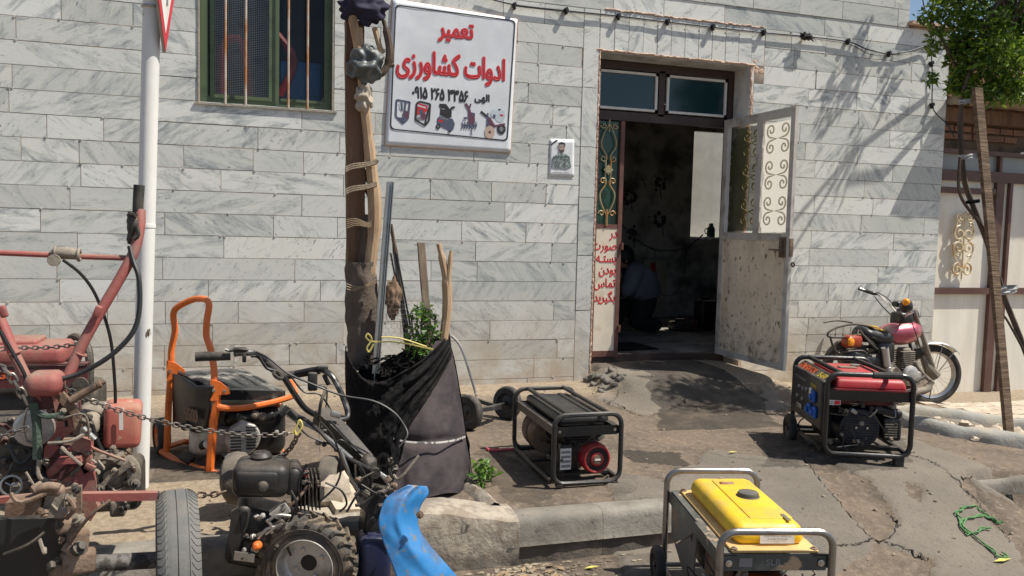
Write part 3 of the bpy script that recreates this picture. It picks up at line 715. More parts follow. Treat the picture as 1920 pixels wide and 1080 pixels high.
for xa,xb in((2.655,3.2),(3.29,3.87)):
    t=MB(); z0_,z1_=2.462,2.782; w_=.02
    for c_,d_ in((((xa+xb)/2,6.222,z0_+w_/2),(xb-xa,.02,w_)),(((xa+xb)/2,6.222,z1_-w_/2),(xb-xa,.02,w_)),((xa+w_/2,6.2225,(z0_+z1_)/2),(w_,.021,z1_-z0_)),((xb-w_/2,6.2225,(z0_+z1_)/2),(w_,.021,z1_-z0_))): t.box(c_,d_)
    f_=t.build('transom_window',mat('white_aluminium',(.62,.62,.62),.5),door,world=True) if False else t.build('transom_window',M['white'],house,world=True)
    p_=MB(); p_.box(((xa+xb)/2,6.232,(z0_+z1_)/2),(xb-xa-.03,.005,z1_-z0_-.03)); p_.build('pane',M['tealglass'],f_,world=True)
def spiral(c,r,turns,a0,dr,n=26,X=(1,0,0),Z=(0,0,1)):
    X,Z=Vector(X),Vector(Z); o=[]
    for i in range(n+1):
        t=i/n; a=a0+dr*turns*2*math.pi*t; rr=r*(1-.82*t); o.append(Vector(c)+X*rr*math.cos(a)+Z*rr*math.sin(a))
    return o
def scrolls(mb,o,X,h,w_,n,r=.005,flat=None):
    """column of paired S scrolls, base at o, along X across and z up"""
    X=Vector(X); Z=Vector((0,0,1)); o=Vector(o); s=h/n
    for i in range(n):
        for sx in(-1,1):
            c1=o+Z*(s*(i+.27))+X*sx*w_*.52; c2=o+Z*(s*(i+.75))+X*sx*w_*.52; q=min(s*.2,w_*.42)
            a=spiral(c1,q,1.3,math.pi/2 if sx>0 else math.pi/2,sx*-1,X=X,Z=Z); b_=spiral(c2,q,1.3,-math.pi/2,sx,X=X,Z=Z)
            mid=o+Z*(s*(i+.51))+X*sx*w_*.06
            mb.tube(list(reversed(a))+[mid]+b_,r,5)
# fixed narrow leaf with scrollwork and lettered panel
fl=MB(); fl.box((2.885,6.215,1.37),(.035,.04,1.99)); fl.box((2.76,6.2155,1.485),(.22,.035,.035)); fl.box((2.76,6.2155,.405),(.24,.035,.05)); fl.box((2.662,6.214,1.37),(.02,.035,1.99))
for z in(1.32,.62): fl.cyl((2.905,6.185,z-.03),(2.905,6.185,z+.03),.012,n=10)
leaf0=fl.build('fixed_door_leaf',mat('maroon_brown_paint',(.17,.07,.055),.55,col2=(.10,.05,.04),sc=7,bump=.2),house,world=True)
p_=MB(); p_.box((2.77,6.228,1.93),(.2,.005,.86)); p_.build('pane',M['greenglass'],leaf0,world=True)
p_=MB(); p_.box((2.77,6.205,.945),(.205,.008,1.045)); p_.build('panel',mat('cream_panel',(.70,.62,.50),.6,col2=(.50,.40,.28),sc=5,thr=(.55,.75)),leaf0,world=True)
s_=MB(); o0=(2.76,6.195,1.55)
for sx in(-1,1):
    X=Vector((sx,0,0)); Z=Vector((0,0,1)); b0=Vector(o0)
    for zc,fl_ in((.19,1),(.62,-1)):
        pts=[b0+Z*(zc-.17*fl_),b0+X*.055+Z*(zc-.06*fl_),b0+X*.065+Z*(zc+.02*fl_),b0+X*.02+Z*(zc+.09*fl_)]+spiral(b0+X*.045+Z*(zc+.12*fl_),.03,1.1,math.pi,-sx*fl_ if False else -1,X=X,Z=Z*fl_)
        s_.tube(smooth(pts,4),.0055,5)
        s_.tube(spiral(b0+X*.05+Z*(zc-.15*fl_),.028,1.1,0,1,X=X,Z=Z*fl_),.0055,5)
    s_.tube([b0+X*.02+Z*.28,b0+X*.025+Z*.40,b0+X*.02+Z*.53],.0055,5,sm=3)
s_.tube([Vector(o0)+Vector((0,0,-.06)),Vector(o0)+Vector((0,0,.08))],.009,6); s_.tube([Vector(o0)+Vector((0,0,.72)),Vector(o0)+Vector((0,0,.82))],.006,6)
s_.box((2.76,6.19,1.955),(.06,.012,.06),(0,rad(45),0)); s_.box((2.76,6.188,1.955),(.05,.012,.05))
s_.build('scrollwork',M['rustscroll'],leaf0,world=True)
tx=["\ufead\ufea9","\ufe95\ufead\ufeee\ufebb","\ufeea\u0640\ufe98\ufeb4\ufe91","\ufee5\ufea9\ufeee\ufe91","\ufeb1\ufe8e\ufee4\ufe97","\ufeaa\ufbfe\ufeae\ufbff\ufb95\ufe91"]
lt=MB(); 
for i,t in enumerate(tx):
    m_=text(t,.105,.0022,.80); zz=1.405-i*.102
    if i==5: zz-=.012
    m_.v=[tuple(frame((2.862-m_.w/2 if i else 2.83,6.2005,zz),(1,0,0),(0,0,1))@Vector(p)) for p in m_.v]; lt.add(m_.v,m_.f)
lt.build('lettering',M['ink_red'],leaf0,world=True,smooth_=False)
# open leaf, swung out
H=Vector((3.885,6.21,0)); E_=Vector((3.925,5.28,0)); D=(E_-H); LW=D.length; D.normalize(); Nn=Vector((-1,D.x/D.y*1.0,0)).normalized()
if Nn.x>0: Nn=-Nn
def L3(u,z,n=0): return H+D*u+Nn*n+Vector((0,0,z))
def lbox(mb,u0,u1,za,zb,n0,n1):
    mb.prism([L3(u0,za,n0),L3(u1,za,n0),L3(u1,zb,n0),L3(u0,zb,n0)],(0,0,0),Nn*(n1-n0))
zb0,zt0=.385,2.435
lf=MB()
lbox(lf,0,.05,zb0,zt0,0,.03); lbox(lf,LW-.05,LW,zb0,zt0,0,.03); lbox(lf,.05,LW-.05,zb0,zb0+.05,0,.03); lbox(lf,.05,LW-.05,zt0-.07,zt0,0,.03); lbox(lf,.05,LW-.05,1.40,1.46,0,.03); lbox(lf,.46,.54,1.46,zt0-.07,0.002,.028)
leafo=lf.build('open_door_leaf',mat('pale_grey_door_paint',(.56,.53,.48),.6,col2=(.27,.24,.20),sc=6,thr=(.5,.7),col3=(.08,.055,.04),sc3=24,thr3=(.68,.74),bump=.2),house,world=True,smooth_=False)
p_=MB(); lbox(p_,.05,LW-.05,zb0+.05,1.40,.008,.022)
dm=mat('dirty_cream_steel_panel',(.86,.73,.55),.6,col2=(.62,.50,.36),sc=4,thr=(.45,.75),col3=(.17,.10,.055),sc3=20,thr3=(.59,.68),stretch=(1.2,1.2,.7),bump=.2)
# more grime low down on the panel
N=dm.node_tree.nodes;Lk=dm.node_tree.links;b=N['Principled BSDF'];src=b.inputs['Base Color'].links[0].from_socket
ge=N.new('ShaderNodeNewGeometry');sx=N.new('ShaderNodeSeparateXYZ');Lk.new(ge.outputs['Position'],sx.inputs[0]);r=N.new('ShaderNodeMapRange');Lk.new(sx.outputs[2],r.inputs[0]);r.inputs[1].default_value=1.0;r.inputs[2].default_value=.45;r.inputs[3].default_value=-.05;r.inputs[4].default_value=.10
nz=N.new('ShaderNodeTexNoise');nz.inputs['Scale'].default_value=13;nz.inputs['Detail'].default_value=9;nz.inputs['Roughness'].default_value=.72;tc=N.new('ShaderNodeTexCoord');Lk.new(tc.outputs['Object'],nz.inputs['Vector'])
ad=N.new('ShaderNodeMath');Lk.new(nz.outputs[0],ad.inputs[0]);Lk.new(r.outputs[0],ad.inputs[1]);r2=N.new('ShaderNodeMapRange');Lk.new(ad.outputs[0],r2.inputs[0]);r2.inputs[1].default_value=.58;r2.inputs[2].default_value=.72;r2.inputs[4].default_value=.75
mx=N.new('ShaderNodeMix');mx.data_type='RGBA';Lk.new(r2.outputs[0],mx.inputs[0]);Lk.new(src,mx.inputs[6]);mx.inputs[7].default_value=(.09,.05,.03,1);Lk.new(mx.outputs[2],b.inputs['Base Color'])
p_.build('panel',dm,leafo,world=True,smooth_=False)
gm=bpy.data.materials.new('whitewashed_glass'); gm.use_nodes=True; N=gm.node_tree.nodes;b=N['Principled BSDF']; b.inputs['Base Color'].default_value=(.70,.67,.60,1); tr=N.new('ShaderNodeBsdfTranslucent'); tr.inputs[0].default_value=(.85,.82,.74,1); mxs=N.new('ShaderNodeMixShader'); mxs.inputs[0].default_value=.55
gm.node_tree.links.new(b.outputs[0],mxs.inputs[1]); gm.node_tree.links.new(tr.outputs[0],mxs.inputs[2]); gm.node_tree.links.new(mxs.outputs[0],N['Material Output'].inputs[0])
p_=MB(); rgp=random.Random(2)
ed=[(.54+rgp.uniform(-.008,.02),1.47+i*.029) for i in range(31)]
p_.add([L3(a,b_,.012) for a,b_ in ed]+[L3(LW-.05,b_,.012) for a,b_ in ed],[(i,31+i,32+i,i+1) for i in range(30)]); p_.build('painted_pane',gm,leafo,world=True)
p_=MB(); ed=[(.085+rgp.uniform(-.02,.03)+(.05 if i>26 else 0),1.475+i*.029) for i in range(31)]
p_.add([L3(a,b_,.012) for a,b_ in ed]+[L3(.46,b_,.012) for a,b_ in ed],[(i,31+i,32+i,i+1) for i in range(30)]); 
p_.build('clear_pane',glassy('olive_glass',(.06,.065,.02),.15,.75),leafo,world=True)
p_=MB(); lbox(p_,.05,.085,1.46,zt0-.07,.010,.018); p_.build('pane_border',M['whitepole'],leafo,world=True)
s_=MB()
scrolls(s_,L3(.34,1.49,-.012),D,.86,.12,3,.006)
s_.build('scrollwork',mat('olive_gold_iron',(.38,.32,.12),.5,col2=(.5,.4,.2),sc=9),leafo,world=True)
s_=MB(); scrolls(s_,L3(.72,1.49,.020),D,.86,.16,3,.007); s_.build('scrollwork',gm,leafo,world=True)
hd=MB(); lbox(hd,LW-.115,LW-.035,1.27,1.43,.03,.036); lbox(hd,LW-.09,LW-.06,1.30,1.41,.036,.05); hd.tube([L3(LW-.075,1.33,.05),L3(LW-.075,1.33,.09),L3(LW-.16,1.33,.092)],.009,8); lbox(hd,LW,LW+.012,1.28,1.42,.0,.03); hd.torus(L3(LW+.03,1.22,.01),Nn,.016,.006,14,6)
hd.build('lock',M['rustmetal'],leafo,world=True)
# ---- workshop room behind the doorway
tm=mat('grey_wall_tiles',(.46,.47,.45),.5,col2=(.11,.11,.11),sc=3)
rm=MB(); rm.box((4.2,9.32,1.7),(3.9,.05,2.8)); rm.box((2.3,7.8,1.7),(.05,3.1,2.8)); rm.box((6.0,7.8,1.7),(.05,3.1,2.8))
rm.box((4.15,6.9,3.13),(3.7,1.15-.32,.05)) if False else None
room=None
rw=MB()
rw.box((3.82,9.3,1.7),(3.0,.06,2.75)); rw.box((5.66,9.3,.865),(.70,.06,1.03)); rw.box((5.66,9.3,2.95),(.70,.06,.35))
rw.box((2.3,7.8,1.7),(.05,3.1,2.8)); rw.box((6.03,7.8,1.7),(.05,3.1,2.8))
# roof round a made-up skylight, placed to drop sun on the floor
rw.box((3.9,7.8,3.12),(3.25,3.1,.05)); rw.box((5.97,7.8,3.12),(.14,3.1,.05)); rw.box((5.71,6.75,3.12),(.38,.98,.05)); rw.box((5.71,8.42,3.12),(.38,1.9,.05))
rw.box((3.2,6.325,3.0),(1.9,.02,.25))
rw.build('room_wall',tm,house,world=True,smooth_=False)
fm=mat('workshop_floor_tiles',(.30,.28,.25),.5,col2=(.12,.11,.10),sc=3,thr=(.4,.6),rough2=.7)
rf=MB(); rf.box((4.15,7.81,.345),(3.7,3.06,.05)); rf.build('floor',fm,house,world=True,smooth_=False)
fmt=mat('plum_flower_print',(.06,.04,.07),.6); rgf=random.Random(4)
for cx,cz in((4.0,2.02),(4.45,1.9),(4.85,2.08),(4.05,1.55),(4.5,1.45),(4.9,1.62)):
    fw=MB()
    for i in range(9):
        a=i*.7; r_=rgf.uniform(.02,.10); fw.lathe([(rgf.uniform(.02,.04),0),(.0,.002)],(cx+r_*math.cos(a),9.265,cz+r_*math.sin(a)),(0,-1,0),8)
    fw.tube([(cx,9.266,cz),(cx+.03,9.266,cz-.2)],.006,4)
    for i in range(4): fw.lathe([(.014,0),(0,.002)],(cx-.15+rgf.uniform(-.1,.1),9.265,cz+rgf.uniform(-.1,.1)),(0,-1,0),6)
    fw.build('flower_motif',fmt,house,world=True)
lw=MB(); lw.box((5.7,9.75,2.0),(1.2,.05,3.0)); lw.box((5.27,9.53,2.0),(.04,.42,1.35)); lw.box((5.66,9.5,1.355),(.78,.5,.05)); lw.build('window_recess',mat('whitewashed_plaster',(.45,.44,.40),.8,bump=.2),house,world=True,smooth_=False)  # open-topped light well added behind the niche so sun reaches it
# ================================================================ SIGN, POSTER, CABLE
YS=5.975
sg=thing('shop_sign','white shop signboard with red and black Persian lettering beside the dead trunk','sign',(1.37,YS,2.03))
def pw(x,y,Y=YS): return at(x,y,Y=Y)
mb=MB()
a,b_,c,d=pw(722,272),pw(957,286),pw(970,36),pw(737,-3)
def quad(mb,P,t=.004,n=1,wr=0):
    def f(u,v):
        p=(P[0]*(1-u)+P[1]*u)*(1-v)+(P[3]*(1-u)+P[2]*u)*v
        return (p.x,p.y-wr*noise.noise(Vector((u*4,v*4,1)))-wr*.6*noise.noise(Vector((u*11,v*9,5))),p.z)
    mb.grid(f,n,n); 
quad(mb,(a,b_,c,d),n=30,wr=.0013)
nb=len(mb.f); P_=[Vector((p.x,p.y+.02,p.z)) for p in (a,b_,c,d)]
bd=mb.build('board',mat('white_sign_sheet',(.72,.74,.76),.5,col2=(.66,.68,.70),sc=3,bump=.05),sg,world=True,solid=.003)
mb=MB(); w_=.012
for p,q in((a,b_),(b_,c),(c,d),(d,a)): mb.tube([Vector((p.x,YS+.011,p.z)),Vector((q.x,YS+.011,q.z))],.009,4)
mb.build('backing_batten',M['plaster'],sg,world=True)
ring=[]
C4=[(741,8),(731,243),(952,265),(967,38)]
for i in range(4):
    p=Vector(C4[i]);q=Vector(C4[(i+1)%4]);o_=Vector(C4[i-1]); e1=(o_-p).normalized()*9; e2=(q-p).normalized()*9
    for t in(0,.25,.5,.75,1): ring.append(p+e1*(1-t)**2+e2*t**2)
mb=MB(); R3=[pw(*q,Y=YS-.0040) for q in ring]
ctr=sum(R3,Vector())/len(R3)
vs=R3+[p+(ctr-p).normalized()*.013 for p in R3]; n=len(R3); mb.add(vs,[(i,(i+1)%n,n+(i+1)%n,n+i) for i in range(n)])
mb.build('border',M['ink_black'],sg,world=True,smooth_=False)
def stext(s,cx,cy,wpx,hpx,bold,mt,name='lettering',par=None,Y=None,slope=.055):
    Y=Y or YS-.0038; c_=pw(cx,cy,Y=Y); W_=pw(cx+wpx/2,cy,Y=Y).x-pw(cx-wpx/2,cy,Y=Y).x; Hh=pw(cx,cy-hpx/2,Y=Y).z-pw(cx,cy+hpx/2,Y=Y).z
    m_=text(s,1,0,1); kx,kz=W_/m_.w,Hh/m_.h
    m_=text(s,kz,bold*Hh,kx/kz)
    F4=frame(c_,(1,0,-.012),(0,0,1))@Matrix.Diagonal((1,1,.25,1)); o=MB(); o.add([F4@Vector(p) for p in m_.v],m_.f); return o.build(name,M[mt],par or sg,world=True,smooth_=False)
stext("\ufeae\ufbff\ufee4\ufecc\ufe97",855,62,64,36,.055,'ink_red')
stext("\ufbfc\ufeaf\ufead\ufeed\ufe8e\ufeb8\ufb90 \ufe95\ufe8d\ufeed\ufea9\ufe8d",847,128,202,54,.035,'ink_red')
stext("\u06f0\u06f9\u06f1\u06f5 \u06f2\u06f6\u06f5 \u06f3\u06f3\u06f5\u06f6",826,177,104,21,.05,'ink_black')
stext("\ufbfd\ufeec\ufedf\ufe8d",904,185,27,17,.05,'ink_black')
# product pictures along the foot of the sign: pump, generator, compressor, cultivator, sprayer
K={'k':'ink_black','r':'ink_red','g':'ink_grey'}
M['ink_navy']=mat('navy_print',(.08,.09,.14),.5); M['ink_plum']=mat('plum_print',(.13,.05,.08),.5); M['ink_sand']=mat('sand_print',(.50,.38,.30),.5); M['ink_pale']=mat('pale_print',(.55,.62,.66),.5)
pic=thing
def pict(prims):
    by={}
    for i,(mt,kind,pts,w_) in enumerate(prims):
        mb=by.setdefault(mt,MB()); Yp=YS-.0040-.00012*i; q=[pw(735+x*230/1920,170+y*230/1920,Y=Yp) for x,y in pts]
        if kind=='l': 
            for i_ in range(len(q)-1):
                t=(q[i_+1]-q[i_]).normalized(); n_=Vector((-t.z,0,t.x))*w_*.0005; mb.add([q[i_]-n_,q[i_+1]-n_,q[i_+1]+n_,q[i_]+n_],[(0,1,2,3)])
        elif kind=='p': mb.add(q,[tuple(range(len(q)))])
        elif kind=='c':
            r=w_*230/1920; c_=pts[0]; ring_=[pw(735+c_[0]*230/1920+r*math.cos(k*.3927)*(.8),170+c_[1]*230/1920+r*math.sin(k*.3927),Y=Yp) for k in range(16)]; mb.add(ring_,[tuple(range(16))])
    ms_=list(by); all_=MB()
    for i,k_ in enumerate(ms_): all_.mi=i; all_.add(by[k_].v,by[k_].f)
    all_.build('product_picture',[M[k_] for k_ in ms_],sg,world=True,smooth_=False)
pict([('ink_navy','l',[(70,150),(60,400),(170,510),(250,440),(280,180),(80,145),(70,150)],14),('ink_pale','p',[(110,180),(180,190),(175,300),(120,290)],0),('ink_navy','p',[(130,180),(165,190),(170,330),(140,300)],0),('ink_plum','c',[(215,375)],62),('ink_navy','l',[(215,170),(180,500)],12),('ink_navy','p',[(90,420),(180,420),(190,500),(150,490)],0)])
pict([('ink_red','p',[(385,185),(560,240),(545,330),(400,380),(375,360)],0),('ink_pale','p',[(395,215),(535,260),(530,280),(392,240)],0),('ink_navy','c',[(455,330)],42),('ink_plum','c',[(490,400)],55),('ink_black','l',[(385,200),(370,460),(515,545),(580,470),(600,210),(440,170),(385,200)],14),('ink_black','l',[(515,545),(560,330),(600,210)],12),('ink_grey','p',[(400,400),(460,420),(450,470),(400,450)],0)])
pict([('ink_navy','p',[(710,430),(740,400),(950,440),(985,520),(960,610),(920,640),(720,540),(700,480)],0),('ink_grey','p',[(740,410),(880,440),(875,460),(735,428)],0),('ink_red','p',[(730,450),(800,465),(795,500),(725,480)],0),('ink_black','p',[(760,240),(850,215),(900,280),(920,420),(870,430),(750,380)],0),('ink_grey','p',[(775,275),(830,280),(830,300),(775,295)],0),('ink_black','l',[(740,230),(850,235)],26),('ink_black','l',[(915,420),(920,290),(940,262),(985,262)],16),('ink_black','c',[(722,560)],44),('ink_grey','c',[(722,560)],18),('ink_black','l',[(900,620),(900,655)],18)])
pict([('ink_plum','l',[(1150,200),(1210,300),(1225,480)],22),('ink_plum','l',[(1235,205),(1215,270)],12),('ink_plum','p',[(1190,380),(1210,330),(1290,350),(1300,460),(1290,540),(1200,530)],0),('ink_navy','p',[(1255,350),(1300,350),(1300,400),(1260,395)],0),('ink_navy','l',[(1095,545),(1320,545)],14)]+[('ink_navy','l',[(x,490),(x+12,545),(x-6,600)],10) for x in(1095,1135,1175,1215,1270,1310)]+[('ink_navy','l',[(1240,540),(1248,700)],8),('ink_navy','l',[(1120,430),(1180,430)],16)])
pict([('ink_pale','c',[(1690,390)],105),('ink_pale','c',[(1600,360)],70),('ink_red','p',[(1690,370),(1745,375),(1740,405),(1690,400)],0),('ink_black','l',[(1390,325),(1490,410)],18),('ink_plum','p',[(1490,400),(1540,420),(1600,520),(1640,560),(1580,580),(1500,520)],0),('ink_navy','c',[(1600,400)],30),('ink_navy','l',[(1500,350),(1490,600)],14),('ink_black','c',[(1712,600)],86),('ink_grey','c',[(1712,600)],40),('ink_sand','c',[(1530,650)],100),('ink_plum','c',[(1530,650)],26),('ink_black','p',[(1665,285),(1700,285),(1700,305),(1665,305)],0),('ink_plum','l',[(1590,560),(1770,520)],14)])
# poster
ps=thing('portrait_poster','small white portrait poster of a bearded man in camouflage taped near the door','poster',(2.2,5.982,1.95))
def pq(x,y,k=0): return pw(1000+x/9,240+y/9,Y=5.983-k*.0007)
mb=MB(); P4=(pq(262,815),pq(685,830),pq(690,195),pq(285,180)); quad(mb,P4,n=10,wr=.002); mb.build('paper',mat('poster_paper',(.74,.75,.76),.5),ps,world=True,solid=.001)
def pp(name,pts,mt,k): 
    m_=MB(); m_.add([pq(x,y,k) for x,y in pts],[tuple(range(len(pts)))]); m_.build(name,mt,ps,world=True,smooth_=False)
camo=mat('camouflage_print',(.20,.25,.24),.6,col2=(.08,.10,.10),sc=38,thr=(.48,.54),col3=(.36,.40,.38),sc3=30,thr3=(.56,.60))
pp('ribbon',[(290,280),(380,198),(425,200),(290,300)],M['ink_black'],5)
pp('uniform',[(300,660),(330,480),(430,430),(520,430),(610,480),(640,660),(560,690),(400,680)],camo,6)
pp('face',[(432,290),(440,370),(455,415),(482,425),(510,415),(528,370),(535,290)],mat('print_skin',(.42,.31,.28),.6),8)
pp('beard',[(436,350),(445,395),(482,424),(518,395),(528,350),(508,372),(482,366),(456,372)],mat('print_dark',(.06,.05,.05),.6),9)
pp('hair',[(424,320),(428,255),(480,235),(540,258),(542,315),(528,300),(520,282),(445,282),(436,300)],M['ink_black'],10)
m_=MB(); 
for x in(452,500): m_.add([pq(x,313,11),pq(x+22,313,11),pq(x+22,322,11),pq(x,322,11)],[(0,1,2,3)])
m_.build('eye',M['ink_black'],ps,world=True,smooth_=False)
m_=MB(); rg=random.Random(9); x=320
while x<600:
    l=rg.uniform(12,30); y=752+rg.uniform(-8,8); m_.add([pq(x,y,11),pq(x+l,y+6-rg.uniform(0,14),11),pq(x+l,y+13,11),pq(x,y+9,11)],[(0,1,2,3)]); x+=l+6
m_.build('caption',M['ink_grey'],ps,world=True,smooth_=False)
# cable with clips
Yc=5.966
path=[(900,-8),(965,9),(1062,20),(1160,30),(1250,41),(1337,51),(1432,61),(1510,68),(1590,78),(1625,92),(1667,101),(1705,96),(1735,88),(1746,104),(1748,150),(1748,196),(1756,214),(1775,232),(1790,258)]
mb=MB(); mb.tube([pw(x,y,Yc-(.0 if i<15 else .03*(i-15))) for i,(x,y) in enumerate(path)],.0055,6,sm=4)
mb.tube([pw(x,y+2.5,Yc) for x,y in ((965,9),(1062,20),(1160,30),(1250,41),(1337,51),(1432,61),(1510,68),(1590,80),(1630,99),(1667,100),(1700,99),(1735,90))],.0035,5,sm=4)
cab=mb.build('cable',M['cable']); tag(cab,'black electric cable clipped along the wall above the doorway','cable')
for i,(x,y) in enumerate(((965,9),(1062,18),(1160,29),(1252,39),(1337,49),(1432,59),(1590,76),(1667,99),(1747,118),(1748,196))):
    m_=MB(); p=pw(x,y,5.965); m_.box((p.x,5.968,p.z),(.022,.045,.03),(0,rad(-25),0)); m_.box((p.x-.004,5.965,p.z-.02),(.012,.03,.035),(0,rad(-30),0)); o=m_.build('clip',M['cable'],cab,world=False) if False else m_
    o=MB(); o.v=[tuple(Vector(v)-cab.location) for v in m_.v]; o.f=m_.f;o.m=m_.m;o.c=m_.c; o.build('clip',M['cable'],cab)
o=MB(); p=pw(1512,68,5.94); o.blob((p.x,5.945,p.z),(.055,.03,.03),.5,3,12,8,3); o.tube([(p.x-.04,5.94,p.z),(p.x-.07,5.93,p.z+.02)],.006,5); o.tube([(p.x+.03,5.94,p.z-.01),(p.x+.07,5.93,p.z-.04)],.006,5)
o.v=[tuple(Vector(v)-cab.location) for v in o.v]; o.build('tape_joint',M['cable'],cab)
# ================================================================ GATE, NEIGHBOUR WALL
YG=6.03
def gz(x,y): return at(x,y,Y=YG).z
def gx(x,y): return at(x,y,Y=YG).x
gt=thing('metal_gate','cream steel yard gate with brown rails and gilt scrollwork right of the motorcycle','gate',(7.3,YG,-.08))
zB=gz(1760,748)
XA=6.062
mb=MB(); cr=MB(); gl=MB()
rails=[(gz(1760,751),gz(1760,739)),(gz(1760,551),gz(1760,539)),(gz(1760,361),gz(1760,350)),(gz(1760,337),gz(1760,317)),(gz(1760,286),gz(1760,278))]
xp1,xp2=gx(1849,560),gx(1863,560)
for i,(za,zb) in enumerate(rails):
    mb.box(((XA+(xp1 if i==2 else 9.4))/2,YG-.012,(za+zb)/2),((xp1 if i==2 else 9.4)-XA,.05,zb-za))
zt=rails[3][0]
mb.box(((xp1+xp2)/2,YG-.014,(zB+zt)/2),(xp2-xp1,.054,zt-zB)); xq=gx(1882,440)
mb.box((xq+.02,YG-.013,(zB+zt)/2),(.035,.05,zt-zB)); mb.box((8.3,YG-.013,(zB+zt)/2),(.06,.05,zt-zB)); mb.box((gx(1872,300),YG-.013,(rails[3][1]+rails[4][0])/2),(.03,.05,rails[4][0]-rails[3][1]))
mb.build('frame',M['brownframe'],gt,world=True)
for a_,b2 in((XA,xp1),(xp2+.045,9.4)):
    cr.box(((a_+b2)/2,YG+.01,(rails[0][1]+rails[1][0])/2),(b2-a_,.02,rails[1][0]-rails[0][1])); cr.box(((a_+b2)/2,YG+.01,(rails[1][1]+rails[3][0])/2),(b2-a_,.02,rails[3][0]-rails[1][1]))
cr.box((xp2+.02,YG+.008,(zB+zt)/2),(.05,.02,zt-zB))
cr.build('panel',M['cream'],gt,world=True,smooth_=False)
gl.box(((XA+9.4)/2,YG+.01,(rails[3][1]+rails[4][0])/2),(9.4-XA,.01,rails[4][0]-rails[3][1])); gl.build('frosted_pane',mat('grey_frosted_glass',(.28,.29,.28),.3),gt,world=True)
cxg=gx(1799,460)
s_=MB(); 
for sx in(-1,1):
    X=Vector((sx,0,0)); Z=Vector((0,0,1)); q=lambda y:Vector((cxg,YG-.045,gz(1799,y)))
    k=(gz(1799,440)-gz(1799,520))/80
    for (y,r,zs) in((408,9,1),(438,13,-1),(465,13,1),(505,11,-1)):
        c_=q(y)+X*k*11; s_.tube(spiral(c_,r*k*1.15,1.35,-math.pi/2*zs,zs*1,X=X,Z=Z),.0095,6)
    s_.tube(smooth([q(400)+X*k*3,q(418)+X*k*18,q(438)+X*k*22,q(452)+X*k*12],4),.0085,6)
    s_.tube(smooth([q(452)+X*k*10,q(460)+X*k*24,q(482)+X*k*19,q(500)+X*k*3],4),.0085,6)
s_.tube([q(395),q(522)],.008,6); s_.cyl(q(515),q(528),.008,.001)
for y in(404,438,464,504): s_.box(q(y),(.045,.016,.04))
s_.build('scrollwork',M['goldscroll'],gt,world=True)
nb_=thing('neighbour_wall','rough brick and mud wall with timber lintel and ragged eave above the gate','wall',(7.4,6.1,2.1))
zz=lambda y:at(1790,y,Y=6.06).z
mb=MB(); mb.box((7.7,6.22,(zz(283)+zz(62))/2),(3.3,.24,zz(62)-zz(283))); mb.build('mud_core',mat('mud_plaster',(.17,.115,.075),.95,col2=(.09,.065,.045),sc=5,thr=(.45,.6),bump=.9,bsc=22),nb_,world=True,smooth_=False)
br=MB(); rg=random.Random(8)
rows=[zz(255),zz(240),zz(225)]+[zz(190)+i*.072 for i in range(9)]
for r_,z in enumerate(rows):
    x=6.07+rg.uniform(0,.1)
    while x<9.2:
        l=rg.uniform(.15,.22)
        if not(r_<3 and x>7.0 and rg.random()<.7): br.box((x+l/2,6.095+rg.uniform(-.006,.006),z),(l-.014,.05,.052),(rg.uniform(-.03,.03),rg.uniform(-.03,.03),0))
        x+=l
br.build('brick',mat('old_red_brick',(.30,.15,.085),.9,col2=(.20,.11,.07),sc=6,thr=(.4,.6),bump=.6),nb_,world=True,smooth_=False)
mb=MB(); mb.box((7.7,6.05,(zz(232)+zz(203))/2),(3.3,.12,zz(203)-zz(232)-.02)); mb.build('timber_lintel',M['wood'],nb_,world=True)
def ev(u,v):
    x=6.05+3.2*u; k=noise.noise(Vector((x*6,v*4,0)))*.03; a=v*2*math.pi
    return (x,5.87+.155*math.cos(a)+k*.4,zz(194)+.035*math.sin(a)+k*.6)
mb=MB(); mb.grid(ev,70,12); mb.add([ev(0,v/12) for v in range(12)],[tuple(range(12))]); mb.build('eave',mat('rough_eave',(.32,.25,.18),.95,col2=(.17,.12,.08),sc=7,thr=(.45,.6),bump=.8,bsc=25,stretch=(.6,1,2)),nb_,world=True)
mb=MB(); mb.box((7.62,6.0,zz(270)+.02),(.03,.03,.22)); mb.tube([(7.0,6.0,zz(281)),(7.62,5.99,zz(268))],.012,6); mb.build('white_pipe',M['white'],nb_,world=True)
# ================================================================ STREET TREE AT RIGHT AND ITS PROPS
tr=thing('street_tree','leafy green street tree with thin crooked stems tied to timber props by the gate','tree',(5.45,4.3,-.1))
tk=MB()
def PY(L,Y,sm=5): return [at(x,y,Y=(Y if not isinstance(Y,tuple) else Y[0]+(Y[1]-Y[0])*i/(len(L)-1))) for i,(x,y) in enumerate(L)]
main=PY([(1850,40),(1812,150),(1801,220),(1803,290),(1810,345),(1826,390),(1846,440),(1866,500),(1884,560),(1908,620),(1935,690),(1985,800)],(4.35,4.2))
tk.tube(smooth(main,5),[.010]*5+[.014]*5+[.018]*15+[.018,.019]*14+[.024]*3,8)
tk.tube(smooth(PY([(1800,295),(1797,345),(1803,372),(1822,400),(1846,432),(1860,470)],4.16),4),.011,6)
tk.tube(smooth(PY([(1868,548),(1878,585),(1888,600),(1905,630),(1925,668)],4.15),4),.008,6)
tk.tube(smooth([main[1],Vector((5.0,4.5,3.3)),Vector((5.5,5.0,3.7)),Vector((5.95,5.45,4.0)),Vector((6.12,5.5,4.25))],6),[.012,.012,.012,.010],6)
tk.tube([(6.22,5.88,3.05),(6.18,5.62,3.5),(6.14,5.45,4.1)],.018,6)
tk.tube([(6.10,5.86,3.25),(5.86,5.6,3.75),(5.6,5.35,3.9)],.013,6)
